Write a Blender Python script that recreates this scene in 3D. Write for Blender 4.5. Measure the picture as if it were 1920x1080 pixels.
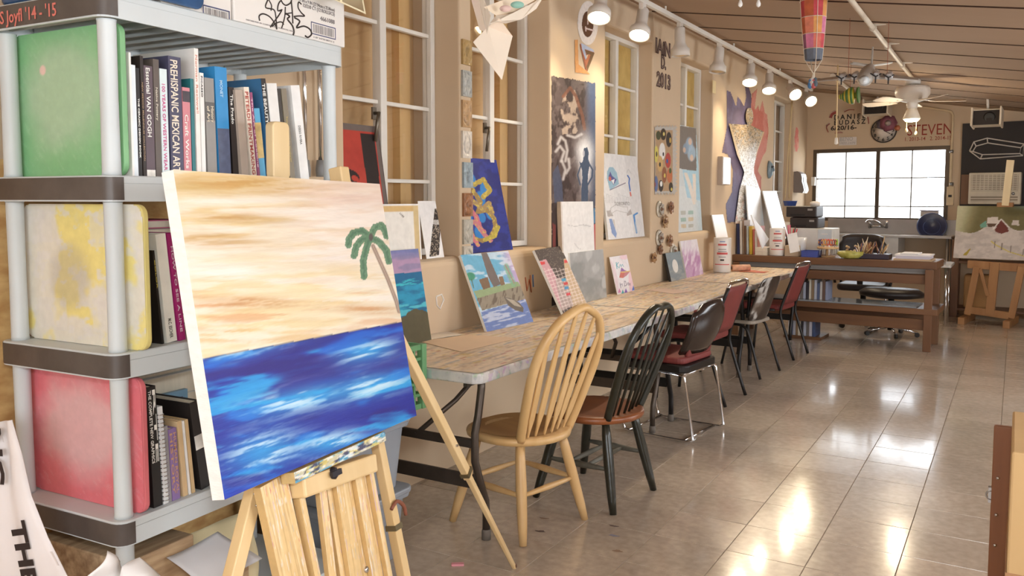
import bpy, math, random
import numpy as np
from mathutils import Vector, Matrix
for o in list(bpy.data.objects): bpy.data.objects.remove(o)
S = bpy.context.scene
COL = S.collection
random.seed(7); RNG = np.random.default_rng(7)
PI = math.pi

# ------------------------------------------------------------------ camera
F, CAMH, VX, HY, PY = 1580.0, 1.45, 1908.0, 372.0, 490.0   # focal length etc. in pixels of the 1920x1080 frame
PITCH = math.atan((PY - HY) / F); YAW = math.atan((VX - 960) / math.hypot(F, PY - HY))
cam = bpy.data.objects.new('camera', bpy.data.cameras.new('camera')); COL.objects.link(cam)
cam.location = (0, 0, CAMH); cam.rotation_euler = (PI / 2 - PITCH, 0, YAW)
cam.data.sensor_width = 36; cam.data.lens = 36 * F / 1920; cam.data.shift_y = (PY - 540) / 1920
cam.data.clip_start = .05
S.camera = cam

# ------------------------------------------------------------------ world, lights, exposure
S.view_settings.view_transform = 'Standard'; S.view_settings.look = 'None'
S.view_settings.exposure = -0.22; S.view_settings.gamma = 1.0; S.view_settings.use_curve_mapping = False
W = bpy.data.worlds.new('world'); S.world = W; W.use_nodes = True
_n = W.node_tree.nodes; _n['Background'].inputs[0].default_value = (.86, .93, 1, 1); _n['Background'].inputs[1].default_value = 10.0

def area(name, loc, target, sx, sy, power, col):
    l = bpy.data.lights.new(name, 'AREA'); l.shape = 'RECTANGLE'; l.size = sx; l.size_y = sy
    l.energy = power; l.color = col
    o = bpy.data.objects.new(name, l); COL.objects.link(o); o.location = loc
    o.rotation_euler = (Vector(target) - Vector(loc)).to_track_quat('-Z', 'Y').to_euler(); return o
# fill lights added at openings invented in the unseen right wall
area('fill_right_opening', (2.56, 2.6, 1.45), (0, 2.6, 1.35), 2.2, 1.0, 48, (.97, .985, 1))
area('fill_right_opening', (2.56, 6.6, 1.45), (0, 6.6, 1.35), 2.2, 1.0, 44, (.97, .985, 1))
# the photographer's flash, mounted above the lens
fl = bpy.data.lights.new('camera_flash', 'POINT'); fl.energy = 92; fl.shadow_soft_size = .045; fl.color = (.95, .985, 1)
flo = bpy.data.objects.new('camera_flash', fl); COL.objects.link(flo); flo.location = (.02, -.02, 1.68)

# ------------------------------------------------------------------ measuring helpers (photo pixel -> point on a real plane)
_fw = Vector((-math.sin(YAW) * math.cos(PITCH), math.cos(YAW) * math.cos(PITCH), -math.sin(PITCH)))
_rt = Vector((math.cos(YAW), math.sin(YAW), 0)); _up = _rt.cross(_fw)
CAM = Vector((0, 0, CAMH))
def ray(x, y): return (_fw * F + _rt * (x - 960) + _up * (PY - y)).normalized()
def on(x, y, ax, val):
    d = ray(x, y); i = 'xyz'.index(ax); return CAM + d * ((val - CAM[i]) / d[i])
def onpl(x, y, p0, n):
    d = ray(x, y); n = Vector(n); return CAM + d * ((Vector(p0) - CAM).dot(n) / d.dot(n))
def proj(p):
    v = Vector(p) - CAM; z = v.dot(_fw); return 960 + F * v.dot(_rt) / z, PY - F * v.dot(_up) / z
XW = -2.58                       # left wall face
REC = .20                        # depth of its window recesses
YB, SK = 12.4, -.085             # back wall: y = YB + SK * (x - XW)
BWN = Vector((-SK, 1, 0)).normalized()
def bw(x, y, off=0.0):           # point on the back wall, off metres in front of it
    return onpl(x, y, Vector((XW, YB, 0)) - BWN * off, BWN)
_a, _b = bw(1510, 171), bw(1911, 209)
CB = (_b.z - _a.z) / (_b.x - _a.x); CA = _a.z - CB * _a.x     # ceiling: z = CA + CB * x
def ceilz(x): return CA + CB * x
def onceil(x, y): return onpl(x, y, (0, 0, CA), (-CB, 0, 1))
TT = .745                        # table top height

# ------------------------------------------------------------------ colours and materials
def lin1(c): c /= 255.0; return c / 12.92 if c <= .04045 else ((c + .055) / 1.055) ** 2.4
def lin(c): return tuple(lin1(v) for v in c[:3])
MATS = {}
def mat(name, rgb, rough=.55, metal=0.0, var=.10, scale=6.0, bump=0.0, bscale=40.0, stretch=(1, 1, 1), spec=.5, coat=0.0, rgb2=None, detail=4):
    if name in MATS: return MATS[name]
    m = bpy.data.materials.new(name); m.use_nodes = True; nt = m.node_tree; N = nt.nodes; b = N['Principled BSDF']
    b.inputs['Roughness'].default_value = rough; b.inputs['Metallic'].default_value = metal
    b.inputs['Specular IOR Level'].default_value = spec; b.inputs['Coat Weight'].default_value = coat
    c = lin(rgb); c2 = lin(rgb2) if rgb2 else None
    tc = N.new('ShaderNodeTexCoord'); mp = N.new('ShaderNodeMapping'); mp.inputs['Scale'].default_value = stretch
    nt.links.new(tc.outputs['Object'], mp.inputs['Vector'])
    nz = N.new('ShaderNodeTexNoise'); nz.inputs['Scale'].default_value = scale; nz.inputs['Detail'].default_value = detail
    nt.links.new(mp.outputs['Vector'], nz.inputs['Vector'])
    rp = N.new('ShaderNodeValToRGB'); rp.color_ramp.elements[0].position = .3; rp.color_ramp.elements[1].position = .7
    if c2: e0, e1 = c, c2
    else: e0 = tuple(v * (1 - var) for v in c); e1 = tuple(min(1, v * (1 + var)) for v in c)
    rp.color_ramp.elements[0].color = (*e0, 1); rp.color_ramp.elements[1].color = (*e1, 1)
    nt.links.new(nz.outputs['Fac'], rp.inputs['Fac']); nt.links.new(rp.outputs['Color'], b.inputs['Base Color'])
    if bump:
        n2 = N.new('ShaderNodeTexNoise'); n2.inputs['Scale'].default_value = bscale; n2.inputs['Detail'].default_value = 3
        nt.links.new(mp.outputs['Vector'], n2.inputs['Vector'])
        bp = N.new('ShaderNodeBump'); bp.inputs['Strength'].default_value = bump; bp.inputs['Distance'].default_value = .01
        nt.links.new(n2.outputs['Fac'], bp.inputs['Height']); nt.links.new(bp.outputs['Normal'], b.inputs['Normal'])
    MATS[name] = m; return m
def wood(name, rgb, rgb2, rough=.5, axis='z', k=14, bump=.08):
    st = {'x': (.12, 1, 1), 'y': (1, .12, 1), 'z': (1, 1, .12)}[axis]
    return mat(name, rgb, rough, var=.1, scale=k, bump=bump, bscale=30, stretch=st, rgb2=rgb2, detail=6)
def emit(name, rgb, strength):
    if name in MATS: return MATS[name]
    m = bpy.data.materials.new(name); m.use_nodes = True; b = m.node_tree.nodes['Principled BSDF']
    b.inputs['Base Color'].default_value = (*lin(rgb), 1); b.inputs['Emission Color'].default_value = (*lin(rgb), 1)
    b.inputs['Emission Strength'].default_value = strength; MATS[name] = m; return m
def glass(name, tint=(1, 1, 1), gloss=.07, rough=.02):
    if name in MATS: return MATS[name]
    m = bpy.data.materials.new(name); m.use_nodes = True; nt = m.node_tree; N = nt.nodes
    N.remove(N['Principled BSDF']); t = N.new('ShaderNodeBsdfTransparent'); t.inputs[0].default_value = (*tint, 1)
    g = N.new('ShaderNodeBsdfGlossy'); g.inputs['Roughness'].default_value = rough
    x = N.new('ShaderNodeMixShader'); x.inputs[0].default_value = gloss
    nt.links.new(t.outputs[0], x.inputs[1]); nt.links.new(g.outputs[0], x.inputs[2])
    nt.links.new(x.outputs[0], N['Material Output'].inputs[0]); MATS[name] = m; return m
def vcmat(name, rough=.6, var=.06, scale=30, bump=0.0, bscale=60, stretch=(1, 1, 1), metal=0.0, spec=.4):
    """paint whose colours sit in the mesh's colour attribute, plus fine node noise"""
    if name in MATS: return MATS[name]
    m = bpy.data.materials.new(name); m.use_nodes = True; nt = m.node_tree; N = nt.nodes; b = N['Principled BSDF']
    b.inputs['Roughness'].default_value = rough; b.inputs['Metallic'].default_value = metal; b.inputs['Specular IOR Level'].default_value = spec
    at = N.new('ShaderNodeAttribute'); at.attribute_name = 'Col'
    tc = N.new('ShaderNodeTexCoord'); mp = N.new('ShaderNodeMapping'); mp.inputs['Scale'].default_value = stretch
    nt.links.new(tc.outputs['Object'], mp.inputs['Vector'])
    nz = N.new('ShaderNodeTexNoise'); nz.inputs['Scale'].default_value = scale; nz.inputs['Detail'].default_value = 5
    nt.links.new(mp.outputs['Vector'], nz.inputs['Vector'])
    mr = N.new('ShaderNodeMapRange'); mr.inputs[1].default_value = .3; mr.inputs[2].default_value = .7
    mr.inputs[3].default_value = 1 - var; mr.inputs[4].default_value = 1 + var; nt.links.new(nz.outputs['Fac'], mr.inputs[0])
    mx = N.new('ShaderNodeMix'); mx.data_type = 'RGBA'; mx.blend_type = 'MULTIPLY'; mx.inputs['Factor'].default_value = 1
    nt.links.new(at.outputs['Color'], mx.inputs['A']); nt.links.new(mr.outputs[0], mx.inputs['B'])
    nt.links.new(mx.outputs['Result'], b.inputs['Base Color'])
    if bump:
        n2 = N.new('ShaderNodeTexNoise'); n2.inputs['Scale'].default_value = bscale
        nt.links.new(mp.outputs['Vector'], n2.inputs['Vector'])
        bp = N.new('ShaderNodeBump'); bp.inputs['Strength'].default_value = bump; bp.inputs['Distance'].default_value = .005
        nt.links.new(n2.outputs['Fac'], bp.inputs['Height']); nt.links.new(bp.outputs['Normal'], b.inputs['Normal'])
    MATS[name] = m; return m

# ------------------------------------------------------------------ object helpers
ORG = {}
def tag(o, label=None, cat=None, group=None, kind=None):
    if label: o['label'] = label
    if cat: o['category'] = cat
    if group: o['group'] = group
    if kind: o['kind'] = kind
    return o
def thing(name, loc, label, cat, group=None, rotz=0.0, local=False):
    """Empty at a thing's base. local=True: its parts are given in the thing's own axes."""
    o = bpy.data.objects.new(name, None); COL.objects.link(o); o.empty_display_size = .05
    o.location = loc; o.rotation_euler = (0, 0, rotz)
    ORG[o.name] = Vector((0, 0, 0)) if local else Vector(loc)
    return tag(o, label, cat, group)
def copy_tree(o, parent=None):
    c = o.copy(); COL.objects.link(c); c.parent = parent; ORG[c.name] = ORG.get(o.name, Vector())
    for ch in list(o.children): copy_tree(ch, c)
    return c
def link(name, me, mats, parent=None, org=None):
    o = bpy.data.objects.new(name, me); COL.objects.link(o)
    for m in (mats if isinstance(mats, (list, tuple)) else [mats]): me.materials.append(m)
    if parent is not None:
        o.parent = parent; ORG[o.name] = ORG[parent.name]
    else:
        o.location = org; ORG[o.name] = Vector(org)
    return o
def rotm(rx=0, ry=0, rz=0): return (Matrix.Rotation(rz, 3, 'Z') @ Matrix.Rotation(ry, 3, 'Y') @ Matrix.Rotation(rx, 3, 'X'))
def frame(z, up=(0, 0, 1)):
    z = Vector(z).normalized(); up = Vector(up)
    if abs(z.dot(up.normalized())) > .999: up = Vector((0, 1, 0))
    x = up.cross(z).normalized(); y = z.cross(x); return x, y, z
class MB:
    def __init__(s): s.v = []; s.f = []; s.sm = []
    def add(s, vs, fs, smooth=False):
        n = len(s.v); s.v += [tuple(v) for v in vs]; s.f += [tuple(i + n for i in f) for f in fs]; s.sm += [smooth] * len(fs); return s
    def box(s, c, d, R=None):
        c = Vector(c); hx, hy, hz = d[0] / 2, d[1] / 2, d[2] / 2; R = R or Matrix.Identity(3)
        if isinstance(R, (int, float)): R = rotm(rz=R)
        vs = [c + R @ Vector((x * hx, y * hy, z * hz)) for x in (-1, 1) for y in (-1, 1) for z in (-1, 1)]
        return s.add(vs, [(0, 1, 3, 2), (4, 6, 7, 5), (0, 4, 5, 1), (2, 3, 7, 6), (0, 2, 6, 4), (1, 5, 7, 3)])
    def bb(s, a, b):  # box from two corners
        a, b = Vector(a), Vector(b); return s.box((a + b) / 2, [abs(v) for v in (b - a)])
    def bar(s, p, q, w, h, up=(0, 0, 1), w2=None, h2=None):
        p, q = Vector(p), Vector(q); x, y, z = frame(q - p, up); w2 = w2 or w; h2 = h2 or h
        vs = [p + x * sx * w / 2 + y * sy * h / 2 for sx, sy in ((-1, -1), (1, -1), (1, 1), (-1, 1))] + \
             [q + x * sx * w2 / 2 + y * sy * h2 / 2 for sx, sy in ((-1, -1), (1, -1), (1, 1), (-1, 1))]
        return s.add(vs, [(3, 2, 1, 0), (4, 5, 6, 7), (0, 1, 5, 4), (1, 2, 6, 5), (2, 3, 7, 6), (3, 0, 4, 7)])
    def tube(s, pts, r, n=10, closed=False, squash=None):
        P = [Vector(p) for p in pts]; k = len(P); R = r if isinstance(r, (list, tuple)) else [r] * k
        T = []
        for i in range(k):
            a = P[i - 1] if (i or closed) else P[i]; b = P[(i + 1) % k] if (i < k - 1 or closed) else P[i]
            T.append((b - a).normalized())
        x, y, _ = frame(T[0], (0, 0, 1) if abs(T[0].z) < .9 else (0, 1, 0)); vs = []
        for i in range(k):
            x = (x - T[i] * x.dot(T[i])).normalized(); y = T[i].cross(x)
            for j in range(n):
                a = 2 * PI * j / n
                vs.append(P[i] + (x * math.cos(a) + y * math.sin(a) * (squash or 1)) * R[i])
        fs = []
        for i in range(k if closed else k - 1):
            for j in range(n):
                i2 = (i + 1) % k; fs.append((i * n + j, i * n + (j + 1) % n, i2 * n + (j + 1) % n, i2 * n + j))
        s.add(vs, fs, True)
        if not closed:
            m = len(s.v) - k * n
            s.f.append(tuple(m + j for j in reversed(range(n)))); s.f.append(tuple(m + (k - 1) * n + j for j in range(n))); s.sm += [False, False]
        return s
    def lathe(s, prof, n=20, o=(0, 0, 0), axis=(0, 0, 1), sx=1.0, sy=1.0):
        o = Vector(o); x, y, z = frame(axis, (0, 1, 0) if abs(Vector(axis).normalized().z) > .9 else (0, 0, 1)); vs = []; k = len(prof)
        for r, h in prof:
            for j in range(n):
                a = 2 * PI * j / n; vs.append(o + x * (r * sx * math.cos(a)) + y * (r * sy * math.sin(a)) + z * h)
        fs = [(i * n + j, i * n + (j + 1) % n, (i + 1) * n + (j + 1) % n, (i + 1) * n + j) for i in range(k - 1) for j in range(n)]
        s.add(vs, fs, True); m = len(s.v) - k * n
        if prof[0][0] > 1e-5: s.f.append(tuple(m + j for j in reversed(range(n)))); s.sm.append(False)
        if prof[-1][0] > 1e-5: s.f.append(tuple(m + (k - 1) * n + j for j in range(n))); s.sm.append(False)
        return s
    def prism(s, poly, o, ux, uy, t):
        """polygon (a, b) pairs in the plane (o, ux, uy), extruded by t along ux x uy"""
        o, ux, uy = Vector(o), Vector(ux), Vector(uy); n = ux.cross(uy).normalized() * t; k = len(poly)
        A = [o + ux * a + uy * b for a, b in poly]; ar = sum(poly[i][0] * poly[(i + 1) % k][1] - poly[(i + 1) % k][0] * poly[i][1] for i in range(k))
        if ar < 0: A.reverse()
        if t < 0: A.reverse()
        vs = A + [a + n for a in A]
        return s.add(vs, [tuple(reversed(range(k))), tuple(range(k, 2 * k))] + [(i, (i + 1) % k, k + (i + 1) % k, k + i) for i in range(k)])
    def sheet(s, rows, t=0.0):
        """grid of points; with t>0 given thickness t by offsetting along the vertex normals"""
        P = np.array([[tuple(p) for p in r] for r in rows]); a, b = P.shape[:2]
        fs = [(i * b + j, i * b + j + 1, (i + 1) * b + j + 1, (i + 1) * b + j) for i in range(a - 1) for j in range(b - 1)]
        if not t: return s.add(P.reshape(-1, 3), fs, True)
        gu = np.gradient(P, axis=0); gv = np.gradient(P, axis=1); nn = np.cross(gv, gu); nn /= np.linalg.norm(nn, axis=2, keepdims=True) + 1e-12
        Q = P - nn * t; m = a * b
        vs = np.concatenate([P.reshape(-1, 3), Q.reshape(-1, 3)])
        f2 = [tuple(m + i for i in reversed(f)) for f in fs]
        rim = [i for i in range(b)] + [i * b + b - 1 for i in range(1, a)] + [(a - 1) * b + j for j in range(b - 2, -1, -1)] + [i * b for i in range(a - 2, 0, -1)]
        f3 = [(rim[(i + 1) % len(rim)], rim[i], m + rim[i], m + rim[(i + 1) % len(rim)]) for i in range(len(rim))]
        return s.add(vs, fs + f2 + f3, True)
    def mesh(s, name, org=Vector((0, 0, 0))):
        me = bpy.data.meshes.new(name); o = Vector(org)
        me.from_pydata([(v[0] - o.x, v[1] - o.y, v[2] - o.z) for v in s.v], [], s.f)
        me.polygons.foreach_set('use_smooth', s.sm); me.update(); return me
    def build(s, name, m, parent=None, bevel=0.0, seg=2, label=None, cat=None, group=None, kind=None, subd=0):
        if parent is not None: org = ORG[parent.name]
        else:
            A = np.array([tuple(v) for v in s.v]); lo, hi = A.min(0), A.max(0); org = Vector(((lo[0] + hi[0]) / 2, (lo[1] + hi[1]) / 2, lo[2]))
        o = link(name, s.mesh(name, org), m, parent, org)
        if bevel:
            b = o.modifiers.new('bevel', 'BEVEL'); b.width = bevel; b.segments = seg; b.limit_method = 'ANGLE'; b.angle_limit = .6
        if subd:
            d = o.modifiers.new('subd', 'SUBSURF'); d.levels = subd; d.render_levels = subd
        return tag(o, label, cat, group, kind)

_txt = {}
def text_mesh(s, bold=0.0, ext=.02, res=2):
    """filled letter shapes of height 1 as a list (verts, faces); made with the built-in font"""
    k = (s, bold, ext)
    if k in _txt: return _txt[k]
    cu = bpy.data.curves.new('lettering', 'FONT'); cu.body = s; cu.size = 1.4; cu.offset = bold; cu.extrude = ext; cu.resolution_u = res
    ob = bpy.data.objects.new('lettering', cu); me = bpy.data.meshes.new_from_object(ob)
    vs = np.zeros(len(me.vertices) * 3); me.vertices.foreach_get('co', vs); vs = vs.reshape(-1, 3)
    fs = [tuple(p.vertices) for p in me.polygons]
    bpy.data.objects.remove(ob); bpy.data.curves.remove(cu); bpy.data.meshes.remove(me)
    if len(vs): vs[:, 0] -= vs[:, 0].min()
    _txt[k] = (vs, fs); return _txt[k]
def put_text(mb, s, o, ux, uy, height, width=None, bold=0.0, ext=.0008, lift=.0004):
    """lettering in the plane (o, ux, uy): baseline start o, capital height, total width"""
    vs, fs = text_mesh(s, bold)
    if not len(vs): return mb
    o, ux, uy = Vector(o), Vector(ux).normalized(), Vector(uy).normalized(); n = ux.cross(uy)
    kx = (width / max(vs[:, 0].max(), 1e-6)) if width else height
    return mb.add([o + ux * (x * kx) + uy * (y * height) + n * (lift + (z + .02) * ext / .04) for x, y, z in vs], fs)

# ------------------------------------------------------------------ painting helpers: pictures as colour attributes on fine grids
def _vn(x, y, seed):
    xi, yi = np.floor(x).astype(np.int64), np.floor(y).astype(np.int64); fx, fy = x - xi, y - yi
    fx = fx * fx * (3 - 2 * fx); fy = fy * fy * (3 - 2 * fy)
    def h(a, b):
        n = (a * 374761393 + b * 668265263 + seed * 144665) & 0x7fffffff
        n = ((n ^ (n >> 13)) * 1274126177) & 0x7fffffff
        return ((n ^ (n >> 16)) & 0xffff) / 65535.0
    return (h(xi, yi) * (1 - fx) + h(xi + 1, yi) * fx) * (1 - fy) + (h(xi, yi + 1) * (1 - fx) + h(xi + 1, yi + 1) * fx) * fy
def fbm(x, y, seed=0, octv=4):
    t = 0; a = .5
    for k in range(octv): t = t + a * _vn(x, y, seed + k * 17); x = x * 2; y = y * 2; a *= .5
    return t / (1 - .5 ** octv)
def sstep(a, b, x): t = np.clip((x - a) / (b - a), 0, 1); return t * t * (3 - 2 * t)
class Paint:
    """design space: any coordinates given by the four corners TL, TR, BR, BL (photo pixels, or millimetres)"""
    def __init__(s, corners, nu, nv, base=(255, 255, 255)):
        A = []; 
        for (u, v), (x, y) in zip(((0, 0), (1, 0), (1, 1), (0, 1)), corners):
            A.append([u, v, 1, 0, 0, 0, -u * x, -v * x, x]); A.append([0, 0, 0, u, v, 1, -u * y, -v * y, y])
        A = np.array(A, float); hh = np.linalg.solve(A[:, :8], A[:, 8]); s.h = np.append(hh, 1).reshape(3, 3)
        s.nu, s.nv = nu, nv; s.U, s.V = np.meshgrid(np.linspace(0, 1, nu), np.linspace(0, 1, nv))
        w = s.h[2, 0] * s.U + s.h[2, 1] * s.V + 1
        s.X = (s.h[0, 0] * s.U + s.h[0, 1] * s.V + s.h[0, 2]) / w; s.Y = (s.h[1, 0] * s.U + s.h[1, 1] * s.V + s.h[1, 2]) / w
        s.c = np.ones((nv, nu, 3)) * np.array(base, float); s.mask = np.ones((nv, nu), bool)
    def mix(s, col, a): a = np.clip(np.asarray(a, float), 0, 1)[..., None]; s.c = s.c * (1 - a) + np.array(col, float) * a; return s
    def inpoly(s, pts):
        X, Y = s.X, s.Y; r = np.zeros(X.shape, bool); k = len(pts)
        for i in range(k):
            (x1, y1), (x2, y2) = pts[i], pts[(i + 1) % k]
            if y1 == y2: continue
            r ^= ((y1 > Y) != (y2 > Y)) & (X < (x2 - x1) * (Y - y1) / (y2 - y1) + x1)
        return r
    def poly(s, pts, col, a=1.0): return s.mix(col, s.inpoly(pts) * a)
    def ell(s, cx, cy, rx, ry, col, a=1.0, rot=0.0, soft=0.0):
        dx, dy = s.X - cx, s.Y - cy; c, n = math.cos(rot), math.sin(rot)
        d = ((dx * c + dy * n) / rx) ** 2 + ((-dx * n + dy * c) / ry) ** 2
        return s.mix(col, (1 - sstep(1 - soft, 1 + soft, d) if soft else (d < 1)) * a)
    def dist(s, pts):
        D = np.full(s.X.shape, 1e9)
        for (x1, y1), (x2, y2) in zip(pts[:-1], pts[1:]):
            dx, dy = x2 - x1, y2 - y1; t = np.clip(((s.X - x1) * dx + (s.Y - y1) * dy) / (dx * dx + dy * dy + 1e-9), 0, 1)
            D = np.minimum(D, np.hypot(s.X - x1 - t * dx, s.Y - y1 - t * dy))
        return D
    def line(s, pts, w, col, a=1.0, soft=.3): return s.mix(col, (1 - sstep(w / 2 * (1 - soft), w / 2 * (1 + soft) + 1e-6, s.dist(pts))) * a)
    def noise(s, sx, sy, seed=0, ang=0.0, octv=4):
        c, n = math.cos(ang), math.sin(ang); return fbm((s.X * c + s.Y * n) / sx + 91.3, (-s.X * n + s.Y * c) / sy + 37.7, seed, octv)
    def strokes(s, sx, sy, seed, col, lo=.55, hi=.7, a=1.0, ang=0.0, where=None):
        al = sstep(lo, hi, s.noise(sx, sy, seed, ang)) * a
        return s.mix(col, al if where is None else al * where)
def art_mesh(P, c3, thick, edge=(235, 232, 226), name='art', org=None, bulge=None):
    """c3: TL, TR, BR, BL world corners; painted face plus sides and back of the given thickness"""
    TL, TR, BR, BL = [np.array(tuple(v)) for v in c3]; nv, nu = P.nv, P.nu
    U, V = P.U[..., None], P.V[..., None]
    G = (TL * (1 - U) + TR * U) * (1 - V) + (BL * (1 - U) + BR * U) * V
    n = np.cross(TR - TL, TL - BL); n /= np.linalg.norm(n)
    if bulge is not None: G = G + n * bulge[..., None]
    if org is None: org = np.array([*((BL + BR) / 2)[:2], min(BL[2], BR[2])])
    ids = np.arange(nu * nv).reshape(nv, nu)
    f = np.stack([ids[1:, :-1], ids[1:, 1:], ids[:-1, 1:], ids[:-1, :-1]], -1)
    mk = P.mask; keep = mk[1:, :-1] & mk[1:, 1:] & mk[:-1, 1:] & mk[:-1, :-1]; f = f[keep]
    vs = G.reshape(-1, 3); col = P.c.reshape(-1, 3)
    L = np.array([lin1(v) for v in range(256)]); col = L[np.clip(col, 0, 255).astype(int)]
    faces = [tuple(r) for r in f.tolist()]; ev = []
    if thick and keep.all():
        B = [c - n * thick for c in (TL, TR, BR, BL)]; Fc = [TL, TR, BR, BL]; m = len(vs); k = 0
        for i in range(4):
            j = (i + 1) % 4; ev += [Fc[i], Fc[j], B[j], B[i]]; faces.append((m + k, m + k + 3, m + k + 2, m + k + 1)[::-1]); k += 4
        ev += B; faces.append((m + k, m + k + 1, m + k + 2, m + k + 3))
        vs = np.concatenate([vs, np.array(ev)]); col = np.concatenate([col, np.tile(lin(edge), (len(ev), 1))])
    used = np.unique(np.array([i for fc in faces for i in fc])) if not keep.all() else None
    if used is not None:
        rm = np.zeros(len(vs), int); rm[used] = np.arange(len(used)); vs = vs[used]; col = col[used]; faces = [tuple(int(rm[i]) for i in fc) for fc in faces]
    me = bpy.data.meshes.new(name); me.from_pydata((vs - org).tolist(), [], faces)
    ca = me.color_attributes.new('Col', 'FLOAT_COLOR', 'POINT')
    ca.data.foreach_set('color', np.concatenate([col, np.ones((len(col), 1))], 1).astype(np.float32).ravel()); me.update()
    return me, Vector(org)
def art(name, P, c3, thick=.018, m=None, edge=(235, 232, 226), parent=None, label=None, cat=None, group=None, kind=None, bulge=None):
    org = np.array(tuple(ORG[parent.name])) if parent is not None else None
    me, og = art_mesh(P, c3, thick, edge, name, org, bulge)
    o = link(name, me, m or vcmat('acrylic_paint'), parent, og); return tag(o, label, cat, group, kind)
# ================================================================== THE SETTING
M_wall = mat('tan_plaster', (207, 183, 153), .85, var=.05, scale=1.3, bump=.25, bscale=9)
M_white = mat('white_painted_wood', (226, 221, 212), .5, var=.04, bump=.05)
M_ply = wood('window_plywood', (196, 160, 112), (210, 176, 130), .7, 'z', 5)
M_stud = wood('pine_stud', (206, 164, 104), (222, 186, 130), .6, 'z', 9)
M_gold = mat('gold_leaf_film', (196, 160, 84), .5, var=.2, scale=9, bump=.4, bscale=14, rgb2=(222, 190, 112))
M_steel = mat('brushed_steel', (170, 168, 166), .32, .9, var=.05, scale=20)
M_dark = mat('black_metal', (38, 34, 32), .4, .3, var=.1)
M_chrome = mat('chrome', (214, 214, 216), .12, 1.0, var=.02)

# ---- floor: 12 inch vinyl tiles over a slab
def floor_mat():
    m = mat('floor_vinyl_tile', (194, 179, 163), .2, var=.09, scale=3.0, bump=.05, bscale=5, spec=.6)
    nt = m.node_tree; N = nt.nodes; b = N['Principled BSDF']; oi = N.new('ShaderNodeObjectInfo')
    geo = N.new('ShaderNodeNewGeometry')
    for nd in N:
        if nd.type == 'MAPPING': nt.links.new(geo.outputs['Position'], nd.inputs['Vector'])
    old = b.inputs['Base Color'].links[0].from_socket
    mr = N.new('ShaderNodeMapRange'); mr.inputs[3].default_value = .92; mr.inputs[4].default_value = 1.06; nt.links.new(oi.outputs['Random'], mr.inputs[0])
    n3 = N.new('ShaderNodeTexNoise'); n3.inputs['Scale'].default_value = 28; n3.inputs['Detail'].default_value = 6; nt.links.new(geo.outputs['Position'], n3.inputs['Vector'])
    r3 = N.new('ShaderNodeMapRange'); r3.inputs[1].default_value = .35; r3.inputs[2].default_value = .7; r3.inputs[3].default_value = .86; r3.inputs[4].default_value = 1.06
    nt.links.new(n3.outputs['Fac'], r3.inputs[0])
    mu = N.new('ShaderNodeMath'); mu.operation = 'MULTIPLY'; nt.links.new(mr.outputs[0], mu.inputs[0]); nt.links.new(r3.outputs[0], mu.inputs[1])
    mx = N.new('ShaderNodeMix'); mx.data_type = 'RGBA'; mx.blend_type = 'MULTIPLY'; mx.inputs['Factor'].default_value = 1
    nt.links.new(old, mx.inputs['A']); nt.links.new(mu.outputs[0], mx.inputs['B']); nt.links.new(mx.outputs['Result'], b.inputs['Base Color'])
    rr = N.new('ShaderNodeMapRange'); rr.inputs[1].default_value = .3; rr.inputs[2].default_value = .7; rr.inputs[3].default_value = .13; rr.inputs[4].default_value = .27
    n4 = N.new('ShaderNodeTexNoise'); n4.inputs['Scale'].default_value = 1.6; nt.links.new(geo.outputs['Position'], n4.inputs['Vector'])
    nt.links.new(n4.outputs['Fac'], rr.inputs[0]); nt.links.new(rr.outputs[0], b.inputs['Roughness'])
    b.inputs['Coat Weight'].default_value = .4; b.inputs['Coat Roughness'].default_value = .09; b.inputs['Coat IOR'].default_value = 1.55
    return m
M_tile = floor_mat()
floor = MB().bb((-3.4, -1.8, -.12), (2.8, 13.2, -.004)).build('floor', mat('floor_joint', (172, 158, 144), .7), kind='structure')
TS = .315; g = .0009
def tile_mb(mb, x, y, dz=0.0):
    a, b, e = x + g, x + TS - g, .0015
    y0, y1 = y + g, y + TS - g
    return mb.add([(a, y0, -.004), (b, y0, -.004), (b, y1, -.004), (a, y1, -.004), (a + e, y0 + e, dz), (b - e, y0 + e, dz), (b - e, y1 - e, dz), (a + e, y1 - e, dz)],
                  [(4, 5, 6, 7), (0, 1, 5, 4), (1, 2, 6, 5), (2, 3, 7, 6), (3, 0, 4, 7)])
cells = []
for i in range(-8, 16):
    for j in range(-20, 29):
        x, y = -.98 + TS * i, 4.305 + TS * j
        if x + TS < -2.9 or x > 2.7 or y > 12.5: continue
        vis = 0
        if y > .9:
            q = [proj((x + a, y + b, 0)) for a in (0, TS) for b in (0, TS)]
            cx = sum(p[0] for p in q) / 4; cy = sum(p[1] for p in q) / 4
            if -20 < cx < 1960 and cy < 1110: vis = (max(p[0] for p in q) - min(p[0] for p in q)) * (max(p[1] for p in q) - min(p[1] for p in q))
        cells.append((vis, x, y))
cells.sort(reverse=True)
tm = tile_mb(MB(), -TS / 2, -TS / 2).mesh('floor_tile'); tm.materials.append(M_tile)
for k, (vis, x, y) in enumerate(cells[:300]):
    o = bpy.data.objects.new('floor_tile', tm); COL.objects.link(o); o.parent = floor
    o.location = Vector((x + TS / 2, y + TS / 2, random.uniform(-.0004, .0002))) - ORG[floor.name]
    o.rotation_euler = (random.gauss(0, .0022), random.gauss(0, .0022), 0)
mb = MB()
for vis, x, y in cells[300:]: tile_mb(mb, x, y)
mb.build('floor_tile_field', M_tile, floor, kind='stuff')

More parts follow.
